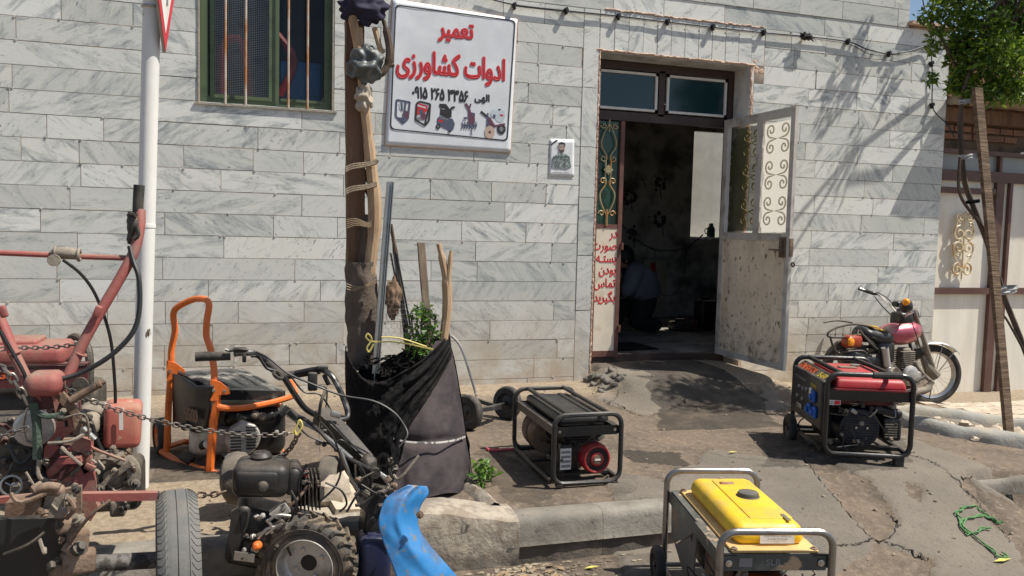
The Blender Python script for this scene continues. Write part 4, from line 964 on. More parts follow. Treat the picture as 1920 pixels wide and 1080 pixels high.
tk.tube(smooth([main[0],Vector((4.9,4.3,3.3)),Vector((5.1,4.2,3.8))],5),[.012,.010],6)
for i in range(14):
    a=i*.9; p=Vector((4.95,4.4,2.9)); tk.tube(smooth([p,p+Vector((math.cos(a)*.25,math.sin(a)*.2,.1+.04*i)),p+Vector((math.cos(a)*.5,math.sin(a)*.4,-.1+.07*i))],3),[.010,.004],5)
tk.tube(smooth(PY([(1812,150),(1790,120),(1760,60),(1735,20),(1728,-20)],4.5),4),[.010,.004],5)
tk.build('trunk',M['bark'],tr,world=True)
lv=MB(); rg=random.Random(21)
def cl_(x,y,Y,rx,ry,rz,n,s=.05,sh=.3): leaves(lv,at(x,y,Y=Y),(rx,ry,rz),n,s,rg,sh)
cl_(1880,-20,4.5,.32,.3,.30,1500); cl_(1835,60,4.45,.19,.22,.20,1150); cl_(1865,110,4.3,.21,.22,.17,1300); cl_(1905,60,4.5,.2,.22,.2,1500)
cl_(1885,165,4.25,.13,.12,.09,520); cl_(1830,175,4.3,.10,.1,.05,300); cl_(1868,190,4.2,.045,.06,.05,45); cl_(1802,150,4.4,.07,.08,.10,420); cl_(1800,95,4.5,.09,.1,.12,380)
cl_(1775,25,4.5,.14,.12,.12,260); cl_(1745,25,4.5,.10,.1,.08,100); cl_(1755,75,4.5,.06,.06,.08,90); cl_(1790,-10,4.5,.15,.12,.10,240); cl_(1746,145,4.8,.035,.05,.055,60); cl_(1742,95,4.7,.03,.04,.04,18); cl_(1790,165,4.5,.05,.06,.03,60)
cl_(1915,170,4.3,.12,.12,.08,220)
for c_,d_,n_ in (((5.1,4.2,3.9),(.42,.4,.3),1100),((5.70,5.66,4.25),(.10,.06,.30),110),((5.55,5.62,4.1),(.07,.05,.26),70),((6.02,5.50,4.05),(.08,.06,.22),80),((5.95,5.72,3.85),(.06,.04,.2),40)): leaves(lv,c_,d_,n_,.06,rg,.1)
lv.build('crown',M['leaf'],tr,world=True,smooth_=False)
def wrap(x,y,Y,w_,h,n,mt,par,seed=1,rot=0):
    m_=MB(); c_=at(x,y,Y=Y)
    def f(u,v):
        a=u*2*math.pi; k=1+.25*noise.noise(Vector((math.cos(a)*2+seed,math.sin(a)*2,v*5)))
        return (c_.x+w_*math.cos(a)*k+rot*(v-.5)*h,c_.y+w_*.6*math.sin(a)*k,c_.z+h*(v-.5)+.15*w_*math.cos(a))
    m_.grid(f,18,6); m_.build(n,mt,par,world=True)
wr=mat('grey_tape_wrap',(.36,.36,.35),.5,bump=.3,bsc=30)
wrap(1814,190,4.22,.062,.028,'tape_tie',wr,tr,1); wrap(1816,293,4.18,.07,.030,'tape_tie',wr,tr,2); wrap(1884,544,4.16,.085,.045,'tape_tie',wr,tr,3,.2)
wrap(1824,378,4.15,.05,.02,'rag_tie',M['cloth'],tr,4,-.3)
pr_=MB(); a=at(1832,165,Y=4.16); b_=at(1894,836,Y=3.99); b_.z=GZ(b_.x,b_.y)-.02
pr_.prism([b_+Vector((-.032,-.014,0)),b_+Vector((.032,-.014,0)),b_+Vector((.032,.014,0)),b_+Vector((-.032,.014,0))],b_,a)
pb=mat('ribbed_grey_timber',(.22,.15,.095),.9,col2=(.12,.08,.05),sc=5,thr=(.4,.6),bump=.9,bsc=8,stretch=(1,1,9),col3=(.32,.24,.16),sc3=7,thr3=(.6,.7))
tag(pr_.build('timber_prop',pb,ang=20),'tall ribbed timber prop tied upright to the crooked tree stem','prop')
# ================================================================ ROAD SIGN POLE
po=thing('sign_pole','chipped white steel pole carrying a triangular road sign','pole',(-.534,3.95,.2))
mb=MB(); b_=Vector((-.534,3.95,.15)); t_=Vector((-.468,3.95,2.406)); d_=(t_-b_)
mb.tube([b_,b_+d_*.3,b_+d_*.62,b_+d_*.63,b_+d_*1.35],[.0375,.0375,.0375,.0375,.0375],24); mb.lathe([(.0395,0),(.040,.008),(.0395,.016)],b_+d_*.553,d_,24)
mb.build('post',M['whitepole'],po,world=True)
ap=at(310,99,Y=3.93); dd=Vector((.13,.99,0)); mb=MB(); nn=Vector((.99,-.13,0)); s_=.45
def tri(k,n0): 
    c_=ap+Vector((0,0,.3)); return [c_+(ap-c_)*k+nn*n0,c_+(ap+dd*s_*.5+Vector((0,0,s_*1.732/2))-c_)*k+nn*n0,c_+(ap-dd*s_*.5+Vector((0,0,s_*1.732/2))-c_)*k+nn*n0]
mb.prism(tri(1,-.012),(0,0,0),nn*.012); pl_=mb.build('sign_plate',M['steel'],po,world=True,smooth_=False)
for n0 in(.0015,):
    m_=MB(); m_.add(tri(.995,n0),[(0,1,2)]); m_.build('red_border',mat('sign_red',(.6,.03,.05),.4),pl_,world=True); m_=MB(); m_.add(tri(.72,n0+.001),[(0,1,2)]); m_.build('white_face',M['white'],pl_,world=True)
mb=MB(); mb.torus(b_+d_*.985+Vector((0,0,0)),d_,.040,.006,20,6); mb.box(b_+d_*1.0+Vector((.045,0,0)),(.04,.02,.03)); mb.build('bracket',M['steel'],po,world=True)
# ================================================================ WRAPPED TRUNKS IN THE PLANTER
YT=3.9
pl_=MB(); a=at(664,41,Y=YT);b_=at(667,520,Y=YT); 
def plank(mb,a,b_,w_,d_,n=24,am=.006):
    t=(b_-a)
    def f(u,v):
        q=u*4; i=int(q)%4; cs_=[(-1,-1),(1,-1),(1,1),(-1,1)][i]; k=noise.noise(Vector((cs_[0]*3,v*9,cs_[1]*2)))*am
        p=a+t*v; return (p.x+cs_[0]*(w_/2+k),p.y+cs_[1]*(d_/2+k),p.z)
    mb.grid(f,4,n); mb.add([f(i/4,0) for i in range(4)],[(0,1,2,3)]); mb.add([f(i/4,1) for i in range(4)],[(3,2,1,0)])
plank(pl_,a,b_,.085,.07); tag(pl_.build('timber_post',M['wood'],ang=20),'thick rough sawn brown timber post standing in the planter, left of the signboard','post')
mb=MB(); L=PY([(650,-30),(662,40),(672,92),(680,160),(688,235),(695,300),(702,370),(702,430),(694,500),(690,560)],3.84)
mb.tube(smooth(L,5),[.018,.022,.022,.024,.028,.034,.030,.030],10); mb.tube(smooth(PY([(673,52),(676,90),(682,140)],3.86),4),.017,8)
mb.tube(smooth(PY([(702,52),(712,88),(719,100)],3.84),4),.013,8)
br_=thing('dead_tree','bare pale forked trunk lashed to the timber post with rags','tree',(.5,3.84,.3)); mb.build('trunk',M['palewood'],br_,world=True)
mb=MB(); mb.tube(smooth(PY([(719,38),(728,75),(731,105),(722,130),(708,146)],3.83),5),[.010,.018,.02,.016,.012],8); mb.tube(PY([(726,124),(739,122)],3.83),.010,6); mb.build('limb',M['bark'],br_,world=True); mb=MB()
mb.tube(smooth(PY([(680,345),(690,365),(700,390),(704,430)],3.88),4),.008,6); mb.tube(smooth(PY([(683,318),(690,340),(700,345)],3.88),3),.010,6)
mb.build('limb',M['bark'],br_,world=True)
mb=MB(); mb.tube(smooth(PY([(688,402),(687,430),(684,480),(684,520)],3.87),4),[.018,.03,.034,.034],8); mb.build('broken_stub',M['bark'],br_,world=True)
def ragblob(name,label,cat,x,y,Y,w_,h,mt,seed,d=.06,am=.22):
    m_=MB(); c_=at(x,y,Y=Y); m_.blob(c_,(w_,d,h),am,2.2,44,32,seed); 
    for i,v in enumerate(m_.v):
        v=Vector(v); n_=noise.noise(Vector((v.x*30+v.z*18,v.z*22-v.x*9,seed)))*.0075; q=(v-c_); m_.v[i]=tuple(v+q.normalized()*n_)
    return tag(m_.build(name,mt,ang=80),label,cat)
ragblob('navy_rag','navy cloth bundled round the top of the bare trunk','rag',682,15,3.84,.105,.065,M['navy'],2)
ragblob('plastic_wrap','crumpled grey plastic sheeting wound round the bare trunk','wrapping',686,122,3.83,.078,.082,M['plastic'],5,.075)
ragblob('beige_rag','knotted beige rag tied below the grey plastic wrapping','rag',682,185,3.83,.040,.062,M['beige'],7,.045)
for y,l in((308,'rope'),(350,'rope')):
    m_=MB(); 
    for k in range(3): m_.tube(smooth(PY([(648,y+k*4+6),(662,y+k*4),(690,y-3+k*3),(706,y-8+k*3)],3.80-.003*k),3),.0055,5); m_.tube(smooth(PY([(706,y-8+k*3),(708,y-6),(690,y),(655,y+6)],3.93),3),.005,5)
    tag(m_.build('rope_lashing',M['greywood']),('upper' if y==308 else 'lower')+' of two twisted bark ropes lashing the bare trunk to the post','rope')
m_=MB()
for k in range(5): m_.tube(smooth(PY([(650,412+k*4),(668,410+k*3),(690,418+k*2),(697,412+k*3)],3.80-.003*k),3),.002,5)
for k in range(3): m_.tube(smooth(PY([(650,532+k*5),(668,538+k*3),(690,537-k*2),(706,530-k*3)],3.76),3),.003,5)
tag(m_.build('binding_wire',M['rope']),'loose binding wire round the timber post and hessian wrap','wire')
m_=MB()
def hw(u,v):
    y=490+200*v; xl=650-2*math.sin(v*5); xr=702+8*math.sin(v*3)
    a=at(xl,y,Y=3.88);b2=at(xr,y,Y=3.88);an=u*2*math.pi; k=noise.noise(Vector((math.cos(an)*3,v*7,math.sin(an)*3+v*3)))*.014
    return ((a.x+b2.x)/2+math.cos(an)*((b2.x-a.x)/2+k),3.87+math.sin(an)*(.08+k),a.z*(1-u*0)+.0)
m_.grid(hw,36,40); tag(m_.build('hessian_wrap',M['burlapdark'],ang=80),'dark brown hessian wrapped round the lower trunk and post','wrapping')
# metal rail and strips
m_=MB(); a=at(732,341,Y=3.72);b_=at(704,700,Y=3.66); t=(b_-a).normalized(); X=Vector((1,0,0))
for c_,w2,d2 in((0,.030,.004),(-.0145,.004,.022),(.0145,.004,.022),(-.008,.006,.010),(.006,.003,.012)):
    o_=a+X*c_+Vector((0,(.012 if d2<.005 else 0),0)); p_=[o_+Vector((sx*w2/2,sy*d2/2,0)) for sx,sy in((-1,-1),(1,-1),(1,1),(-1,1))]; m_.prism(p_,a,b_)
m_.prism([a+X*-.026+Vector((s1*.003,s2*.003,-.35)) for s1,s2 in((-1,-1),(1,-1),(1,1),(-1,1))],a,a+(b_-a)*.70)
tag(m_.build('metal_rail',M['steel'],ang=20),'long silver metal channel rail leaning upright in the planter','rail')
m_=MB(); a=at(737,475,Y=3.8);b_=at(763,610,Y=3.78)
for k in(-.012,.003,.016): m_.prism([a+X*k+Vector((s1*.004,s2*.006,0)) for s1,s2 in((-1,-1),(1,-1),(1,1),(-1,1))],a,b_)
tag(m_.build('black_strip',M['blackfresh']),'bundle of thin black metal strips leaning behind the silver rail','strip')
ragblob('hessian_sack','brown hessian scrap hanging beside the silver rail','sack',737,560,3.74,.036,.092,M['burlap'],3,.03,.2)
m_=MB(); m_.tube(smooth(PY([(733,420),(741,470),(749,530),(757,590),(764,650),(768,700)],3.82),4),[.009,.013,.013,.011],7); tag(m_.build('thin_stick',M['bark']),'thin dark crooked stick rising behind the hessian scrap','stick')
m_=MB(); plank(m_,at(789,455,Y=3.85),at(806,660,Y=3.8),.034,.03,20,.003); tag(m_.build('wooden_stake',M['greywood'],ang=20),'straight squared wooden stake left of the forked branch','stake')
m_=MB(); m_.tube(smooth(PY([(822,457),(830,490),(837,530),(838,580),(831,640),(828,680)],3.72),5),[.012,.018,.024,.022,.020],9); m_.tube(smooth(PY([(846,470),(843,500),(839,540)],3.71),4),[.008,.012,.014],8)
tag(m_.build('forked_branch',M['palewood']),'forked dry branch standing at the right edge of the cloth','branch')
sh=thing('leafy_shrub','small leafy green shrub growing between the stakes in the planter','shrub',(.8,3.75,.45))
m_=MB(); 
sb=at(792,690,Y=3.74); sq=at(790,628,Y=3.72)
for dx in(-.05,0,.04,.07): m_.tube(smooth([sb,sq+Vector((dx*.6,0,-.05)),sq+Vector((dx,0,.09))],4),.004,5)
m_.build('stem',M['bark'],sh,world=True)
m_=MB(); rg=random.Random(31); leaves(m_,at(790,588,Y=3.72),(.055,.05,.045),110,.034,rg,.1); leaves(m_,at(786,628,Y=3.72),(.075,.06,.05),130,.034,rg,.1); leaves(m_,at(793,655,Y=3.7),(.08,.06,.03),70,.032,rg,.1); leaves(m_,at(812,610,Y=3.72),(.03,.04,.08),40,.03,rg,.1); m_.build('foliage',M['leaf2'],sh,world=True,smooth_=False)
m_=MB()
m_.tube(smooth(PY([(696,640),(710,641),(740,641),(780,648),(812,655)],3.62),3),.0045,4); m_.tube(smooth(PY([(715,632),(750,634),(800,650)],3.61),3),.004,5)
m_.tube(smooth(PY([(694,640),(686,632),(690,626),(697,637),(688,652),(692,660),(700,645)],3.60),4),.0045,4)
tag(m_.build('yellow_ribbon',M['yellowribbon']),'pale yellow ribbon tied round the silver rail and stakes','ribbon')
# charcoal skirt cloth and black drape
cy0=3.80; bx=lambda x,y:at(x,y,Y=cy0)
def prof(y):
    T=[(628,652,838),(660,650,848),(700,650,856),(760,652,866),(820,652,874),(880,650,884),(926,646,890),(945,645,892)]
    for i in range(len(T)-1):
        if T[i][0]<=y<=T[i+1][0]:
            t=(y-T[i][0])/(T[i+1][0]-T[i][0]); return T[i][1]+(T[i+1][1]-T[i][1])*t,T[i][2]+(T[i+1][2]-T[i][2])*t
    return (T[0][1],T[0][2]) if y<T[0][0] else (T[-1][1],T[-1][2])
def surf(x,y,off=0):
    """point on the cloth body seen in pixel (x,y) of the photo, with real depth"""
    l,r=prof(y); u=max(-1,min(1,(x-(l+r)/2)/((r-l)/2))); dep=(.20+.20*(y-628)/300)*math.sqrt(max(0,1-u*u))
    return at(x,y,Y=cy0-dep-off)
UP=smooth([(646,648,0),(650,660,0),(664,690,0),(690,716,0),(715,716,0),(750,700,0),(785,680,0),(815,655,0),(843,625,0)],8)
def upy(x):
    for i in range(len(UP)-1):
        if UP[i].x<=x<=UP[i+1].x: return UP[i].y+(UP[i+1].y-UP[i].y)*(x-UP[i].x)/max(1e-6,UP[i+1].x-UP[i].x)
    return UP[0].y if x<UP[0].x else UP[-1].y
def sk_(u,v):
    a=math.pi*u; l,r=prof(800); x=(l+r)/2-(r-l)/2*math.cos(a); y=upy(x)+14+(929-upy(x)-14)*v; l,r=prof(y)
    x=(l+r)/2-(r-l)/2*math.cos(a); k=.016*math.sin(x*.10+y*.012+2*noise.noise(Vector((x*.01,y*.01,0))))*(.2+v)+.007*noise.noise(Vector((x*.075,y*.03,7)))+.022*noise.noise(Vector((x*.018,y*.014,2)))
    band=-.02*math.exp(-((y-826)/9)**2) if x>735 else 0
    return surf(x,y+5*math.sin(x*.05)*v,k*.6+band)
m_=MB(); m_.grid(sk_,110,80)
back=lambda u,v:(lambda p:(p.x,2*cy0-p.y-.02,p.z))(sk_(u,v))
m_.grid(back,30,20)
tag(m_.build('skirt_cloth',M['skirt'],ang=80),'faded charcoal cloth wrapped as a skirt round the planter trunks','cloth')
LO=smooth([(646,935,0),(670,940,0),(705,938,0),(735,905,0),(752,855,0),(768,800,0),(790,762,0),(818,722,0),(847,668,0)],8)
def dr(u,v):
    i=u*(len(UP)-1); a=UP[int(i)]; b2=LO[int(i)]; f_=i-int(i)
    if int(i)<len(UP)-1: a=a.lerp(UP[int(i)+1],f_); b2=b2.lerp(LO[int(i)+1],f_)
    p=a.lerp(b2,v); l,r=prof(p.y)
    x=max(l-2,min(r+4,p.x)); fold=.007*noise.noise(Vector((u*45,v*30,3)))+.016*math.sin(v*22+u*4+3*noise.noise(Vector((u*3,v*2,1))))*(.4+u)+.022*noise.noise(Vector((u*6,v*5,4)))+.010*noise.noise(Vector((u*20,v*16,8)))
    return surf(x,p.y,.045+fold*.8)
m_=MB(); m_.grid(dr,110,90); o=m_.build('black_drape',M['cloth'],ang=80,solid=.006); tag(o,'black cloth drape slung diagonally across the front of the planter','cloth')
m_=MB()
for q in range(3): m_.tube(smooth([surf(x,y+q*1.1,.045) for x,y in((738,822),(760,827),(790,829),(820,829),(850,825),(872,818))],4),.0022,5)
tag(m_.build('white_cord',mat('striped_cord',(.42,.40,.37),.8,col2=(.1,.1,.1),sc=40,thr=(.5,.55))),'striped white cord tied across the charcoal skirt cloth','cord')
m_=MB(); rg=random.Random(41); m_.col=None
for i in range(70):
    c_=at(rg.uniform(690,800),rg.uniform(662,702),Y=rg.uniform(3.6,3.85)); m_.tube(smooth([c_,c_+Vector((rg.uniform(-.04,.04),rg.uniform(-.03,.03),rg.uniform(-.03,.03))),c_+Vector((rg.uniform(-.06,.06),rg.uniform(-.03,.03),rg.uniform(-.03,.02)))],3),.0035,4)
for i in range(9): m_.blob(at(690+i*14,705-abs(i-3)*3,Y=3.74),(.045,.05,.03),.5,3,10,8,i)
tag(m_.build('netting',M['cloth']),'tangled black netting stuffed inside the top of the black drape','netting')
# chicken wire
m_=MB()
for r_ in range(9):
    for c_ in range(12):
        x=712+c_*11+(r_%2)*5.5; y=560+r_*9
        if x>832: continue
        for dx,dy in((5.5,3),(-5.5,3),(0,-6)): m_.tube([at(x,y,Y=3.70),at(x+dx,y+dy,Y=3.70)],.0007,3,cap=False)
tag(m_.build('chicken_wire',M['steel']),'thin hexagonal chicken wire stretched between rail and forked branch','wire')
# weeds
m_=MB(); rg=random.Random(51); leaves(m_,(1.02,3.62,.27),(.05,.08,.06),90,.05,rg,.0); tag(m_.build('weed',M['leaf2'],smooth_=False),'small green weed tuft beside the charcoal skirt cloth','weed')
# ================================================================ HAND TROLLEY
ct=thing('hand_trolley','low black two wheeled trolley with bent tube handle by the wall','trolley',(1.33,4.75,.2))
def wheel(T,c,ax,R,w_,name='wheel',tm_='rubber',rm_='black',par=None,spin=0):
    m_=MB(); m_.lathe([(R*.62,-w_/2),(R*.88,-w_/2),(R*.97,-w_*.36),(R,-w_*.15),(R,w_*.15),(R*.97,w_*.36),(R*.88,w_/2),(R*.62,w_/2)],c,ax,36,cap=False); t_=m_.build(name,M[tm_],T,world=True)
    m_=MB(); m_.lathe([(.0,-w_*.40),(R*.12,-w_*.42),(R*.14,-w_*.25),(R*.45,-w_*.16),(R*.50,-w_*.30),(R*.64,-w_*.42),(R*.66,0),(R*.64,w_*.42),(R*.50,w_*.30),(R*.45,w_*.16),(R*.14,w_*.25),(R*.12,w_*.42),(0,w_*.40)],c,ax,28); m_.build('rim',M[rm_],t_,world=True); return t_
wa=at(877,772,Y=4.66); wb=at(951,766,Y=4.88); ax=(wb-wa).normalized(); wa.z=.2+.115; wb.z=.2+.115
wheel(ct,wa,ax,.108,.055); wheel(ct,wb,ax,.108,.05)
m_=MB(); m_.cyl(wa,wb,.010)
A=at(855,750,Y=4.9);B=at(868,742,Y=5.1);Cc=at(938,764,Y=4.82);Dd=at(893,770,Y=4.62)
for p,q in((Dd,Cc),(B,Cc),(A,Dd),(A,B)): m_.tube([p,q],.017,4)
m_.build('frame',M['black'],ct,world=True)
m_=MB(); m_.tube(smooth(PY([(838,628),(850,633),(862,648),(872,672),(889,728),(893,742)],(5.2,5.05)),4),.0085,8); m_.build('handle',M['steel'],ct,world=True)
# ================================================================ GENERATORS
def loopframe(mb,W,H,y,r,rr=.05,z0=0):
    mb.tube([(x,y,z+z0) for x,z in rrect(W,H-z0,rr,5)],r,8,closed=True)
def fan(T,c,ax,R,m_hous,m_fan,name='recoil_starter'):
    """pull-start cover: dished housing with radial slots"""
    m_=MB(); m_.lathe([(R*1.18,-.05),(R*1.2,-.02),(R*1.12,-.002),(R*.98,.008),(R*.0,.006)],c,ax,32); h=m_.build(name,M[m_hous],T)
    ax=Vector(ax).normalized();u=ax.orthogonal().normalized();q=ax.cross(u); m_=MB(); c=Vector(c)
    for k in range(26):
        a=2*math.pi*k/26; d=u*math.cos(a)+q*math.sin(a); t=ax.cross(d)
        p=[c+d*R*.55+t*.0022,c+d*R*.95+t*.005,c+d*R*.95-t*.005,c+d*R*.55-t*.0022]; m_.prism([v+ax*.006 for v in p],(0,0,0),ax*.008)
    m_.build('cooling_slot',M[m_fan],h); m_=MB(); m_.torus(c+ax*.012,ax,R*1.0,.006,32,6); m_.lathe([(R*.52,.004),(R*.52,.018),(R*.45,.020),(.0,.020)],c,ax,24); m_.build('fan_rim',M['red'],h)
    m_=MB(); m_.lathe([(R*.36,.020),(R*.35,.023),(0,.023)],c,ax,20); bd_=m_.build('badge',M['rustmetal'],h); m_=MB(); m_.box(c+ax*.024,(R*.45,.001,R*.14)); m_.build('print',M['white'],bd_)
    return h
def engine(T,c,s=1.,mt='engine'):
    """block, finned cylinder head, valve cover, air filter; c = centre of block base"""
    c=Vector(c); m_=MB(); m_.rbox(c+Vector((0,0,.07*s)),(.15*s,.15*s,.14*s),.02*s)
    for i in range(7): m_.box(c+Vector((.0,.0,.145*s+i*.012*s)),(.14*s,.13*s,.005*s))
    m_.rbox(c+Vector((0,0,.16*s)),(.09*s,.09*s,.12*s),.01); e=m_.build('engine',M[mt],T)
    m_=MB(); m_.rbox(c+Vector((.05*s,0,.235*s)),(.10*s,.10*s,.05*s),.015*s); m_.cyl(c+Vector((-.06*s,-.05*s,.10*s)),c+Vector((-.06*s,-.05*s,.16*s)),.006); m_.build('air_filter',M['blackfresh'],e)
    return e
# ---- black generator
G=thing('black_generator','open black tube frame generator with black ribbed tank and red fan cover','generator',(1.507,3.83,.208),rad(-1))
W,L,H=.345,.655,.345; r=.0125
m_=MB(); loopframe(m_,W,H,-L/2,r,.055,r); loopframe(m_,W,H,L/2,r,.055,r)
for x in(-W*.30,W*.30): m_.tube([(x,-L/2,H),(x,-L/2+.02,H+.004),(x,L/2-.02,H+.004),(x,L/2,H)],r*.9,8)
for x in(-W/2,W/2): m_.tube([(x,-L/2,.05),(x*1.0,-L/2+.03,.018),(x,L/2-.03,.018),(x,L/2,.05)],r*.9,8)
for x in(-W/2+.03,W/2-.03): m_.box((x,-L/2,.006),(.03,.03,.012))
m_.build('tube_frame',M['black'],G)
m_=MB()
for x in(-W/2+.008,W/2-.008): m_.box((x,0,.262),(.006,L-.03,.04)); m_.box((x*.93,0,.279),(.03,L-.03,.005))
m_.box((0,-L/2+.016,.262),(W-.03,.006,.045)); m_.box((0,L/2-.016,.262),(W-.03,.006,.04)); m_.box((0,0,.256),(W-.05,L-.06,.004)); m_.build('deck_frame',M['black'],G)
for sx in(-1,1):
    m_=MB(); m_.lathe([(.008,0),(.008,.005),(0,.006)],(sx*(W/2-.03),-L/2+.012,.264),(0,-1,0),6); m_.build('bolt',M['chrome'],G)
m_=MB(); m_.rbox((0,.01,.298),(W*.74,L*.84,.055),.022); 
for x in(-.045,.06): m_.rbox((x,.01,.326),(.026,L*.76,.014),.006)
m_.rbox((.008,.02,.318),(.05,.30,.018),.008); tk_=m_.build('tank',M['blackfresh'],G)
m_=MB(); m_.rbox((.13,.05,.292),(.05,L*.8,.035),.01); m_.build('side_panel',M['panelblack'],G)
m_=MB(); m_.lathe([(.098,-.11),(.105,-.09),(.105,.07),(.098,.09),(.06,.10),(0,.10)],(-.05,.16,.145),(0,-1,0),32); al=m_.build('alternator',M['rustmetal'],G)
m_=MB(); m_.torus((-.05,.16,.145),(0,1,0),.105,.006,32,6); m_.box((-.05,.055,.145),(.05,.02,.07)); m_.build('band',M['engine'],al)
e_=engine(G,(.02,-.08,.03),.95)
m_=MB(); m_.rbox((-.03,-.12,.09),(.10,.14,.13),.02); m_.build('crankcase',M['engine'],G)
fan(G,(.067,-.275,.112),(0,-1,0),.064,'red','cable')
m_=MB(); m_.rbox((-.075,-.22,.12),(.06,.05,.12),.012); m_.build('muffler_guard',M['black'],G)
m_=MB(); m_.box((-.082,-.2485,.11),(.056,.004,.105)); ms_=m_.build('warning_label',M['white'],G)
m_=MB()
for i in range(4): m_.box((-.082,-.2515,.075+i*.023),(.048,.001,.012))
m_.build('print',M['ink_grey'],ms_)
m_=MB(); m_.tube(smooth([(.02,-.25,.25),(.03,-.28,.22),(.02,-.26,.18)],3),.004,5); m_.tube(smooth([(-.10,.0,.25),(-.12,-.06,.18),(-.09,-.14,.15),(-.1,-.12,.07)],4),.005,5); m_.tube(smooth([(-.04,.08,.18),(-.07,.0,.22),(-.05,-.1,.2)],4),.005,5); m_.build('wiring',M['cable'],G)
m_=MB(); m_.rbox((.12,.02,.18),(.07,.22,.12),.012); m_.build('control_box',M['panelblack'],G)
m_=MB(); m_.box((0,.05,.024),(W-.03,.04,.012)); m_.box((0,-.2,.024),(W-.03,.04,.012)); m_.build('mount_rail',M['black'],G)
GB=G
# ---- yellow generator
G=thing('yellow_generator','generator with glossy yellow fuel tank and bare steel frame hoops in the street','generator',(1.722,2.544,.0),-.235)
W,L,H=.385,.68,.445; r=.0125
m_=MB()
for y in(-L/2,L/2):
    p=rrect(W,H-.03,.055,5); top=[(x,y,z+.03) for x,z in p if z>.1]; 
    m_.tube([(W/2,y,.03)]+top[:]+[(-W/2,y,.03)] if False else [(W/2,y,.03)]+[(x,y,z+.03) for x,z in p[6:18]]+[(-W/2,y,.03)],r,10)
for x in(-W/2,W/2): m_.tube([(x,-L/2,.05),(x,-L/2+.03,.022),(x,L/2-.03,.022),(x,L/2,.05)],r,8)
m_.build('tube_frame',mat('dull_steel_hoop',(.30,.28,.26),.34,.85,col2=(.14,.11,.085),sc=10,thr=(.5,.72),rough2=.6),G)
zd=H-.085
m_=MB()
for s_ in(-1,1): m_.box((s_*(W/2-.035),0,zd),(.055,L-.02,.006)); m_.box((s_*(W/2-.010),0,zd-.022),(.006,L-.02,.045))
m_.box((0,-L/2+.014,zd-.025),(W-.03,.008,.055)); m_.box((0,L/2-.014,zd-.022),(W-.03,.006,.05)); dk=m_.build('deck_frame',M['slate'],G)
for s_ in(-1,1):
    m_=MB(); m_.lathe([(.012,0),(.012,.004),(.007,.005),(.007,.010),(0,.011)],(s_*(W/2-.034),-L/2+.009,zd-.026),(0,-1,0),8); m_.build('bolt',M['chrome'],G)
m_=MB(); m_.box((-.10,-L/2+.0095,zd-.024),(.045,.002,.030)); dk2=m_.build('flame_sticker',M['ink_grey'],G)
t=text('SLB',.030,.0006,1.1); m_=MB(); F4=frame((-.005,-L/2+.0098,zd-.024),(1,0,0),(0,0,1)); m_.add([F4@Vector(v) for v in t.v],t.f); m_.build('lettering',M['ink_grey'],G,smooth_=False)
m_=MB(); m_.rbox((0.005,-.005,zd+.008),(W*.78,L*.93,.010),.004); 
tk_=m_.build('tank_flange',M['buff'],G)
m_=MB(); m_.rbox((.005,.0,zd+.046),(W*.66,L*.83,.074),.034,top=.94,n=5); m_.rbox((.03,.0,zd+.083),(W*.40,L*.62,.008),.004)
yt=m_.build('tank',M['yellow'],tk_)
m_=MB(); m_.lathe([(.039,0),(.040,.006)]+[(.040,.012),(.037,.018),(.025,.020),(0,.0205)],(.03,.015,zd+.085),(0,0,1),12); m_.torus((.03,.015,zd+.088),(0,0,1),.040,.0035,24,6); m_.build('cap',M['darkcap'] if 'darkcap' in M else M['slate'],yt)
m_=MB(); m_.rbox((.0,.165,zd+.086),(.058,.024,.012),.005); m_.build('fuel_gauge',mat('rusty_gauge',(.25,.10,.04),.5,col2=(.35,.28,.2),sc=30),yt)
m_=MB(); m_.box((.08,-.215,zd+.0895),(.012,.065,.002)); m_.build('level_strip',M['steel'],yt)
for sx in(-1,1):
    for sy in(-1,1):
        m_=MB(); m_.lathe([(.013,0),(.012,.004),(.006,.005),(.006,.008),(0,.009)],(.005+sx*W*.36,-.005+sy*L*.445,zd+.013),(0,0,1),10); m_.build('screw',M['rustmetal'],tk_)
m_=MB(); Yl=-L*.415-.0015; 
m_.prism([(-.035,Yl+.001,zd+.022),(.085,Yl+.001,zd+.022),(.085,Yl+.004,zd+.056),(-.035,Yl+.004,zd+.056)],(0,0,0),(0,-.001,0)); lb=m_.build('sticker',M['white'],yt)
m_=MB()
for i,(s1,sz) in enumerate((('BUGHUDI ELECTRIC TRADING LTD',.0095),('TEL: 0913 45666  FAX: 0915 6 66666',.0075),('www.electric.com',.0065))):
    t=text(s1,sz,0,.62); F4=frame((.025,Yl+.0005+.0008*i,zd+.048-i*.0105),(1,0,0),(0,.09,1)); m_.add([F4@Vector((v[0],v[1],v[2]+.001)) for v in t.v],t.f)
m_.build('print',M['ink_black'],lb,smooth_=False)
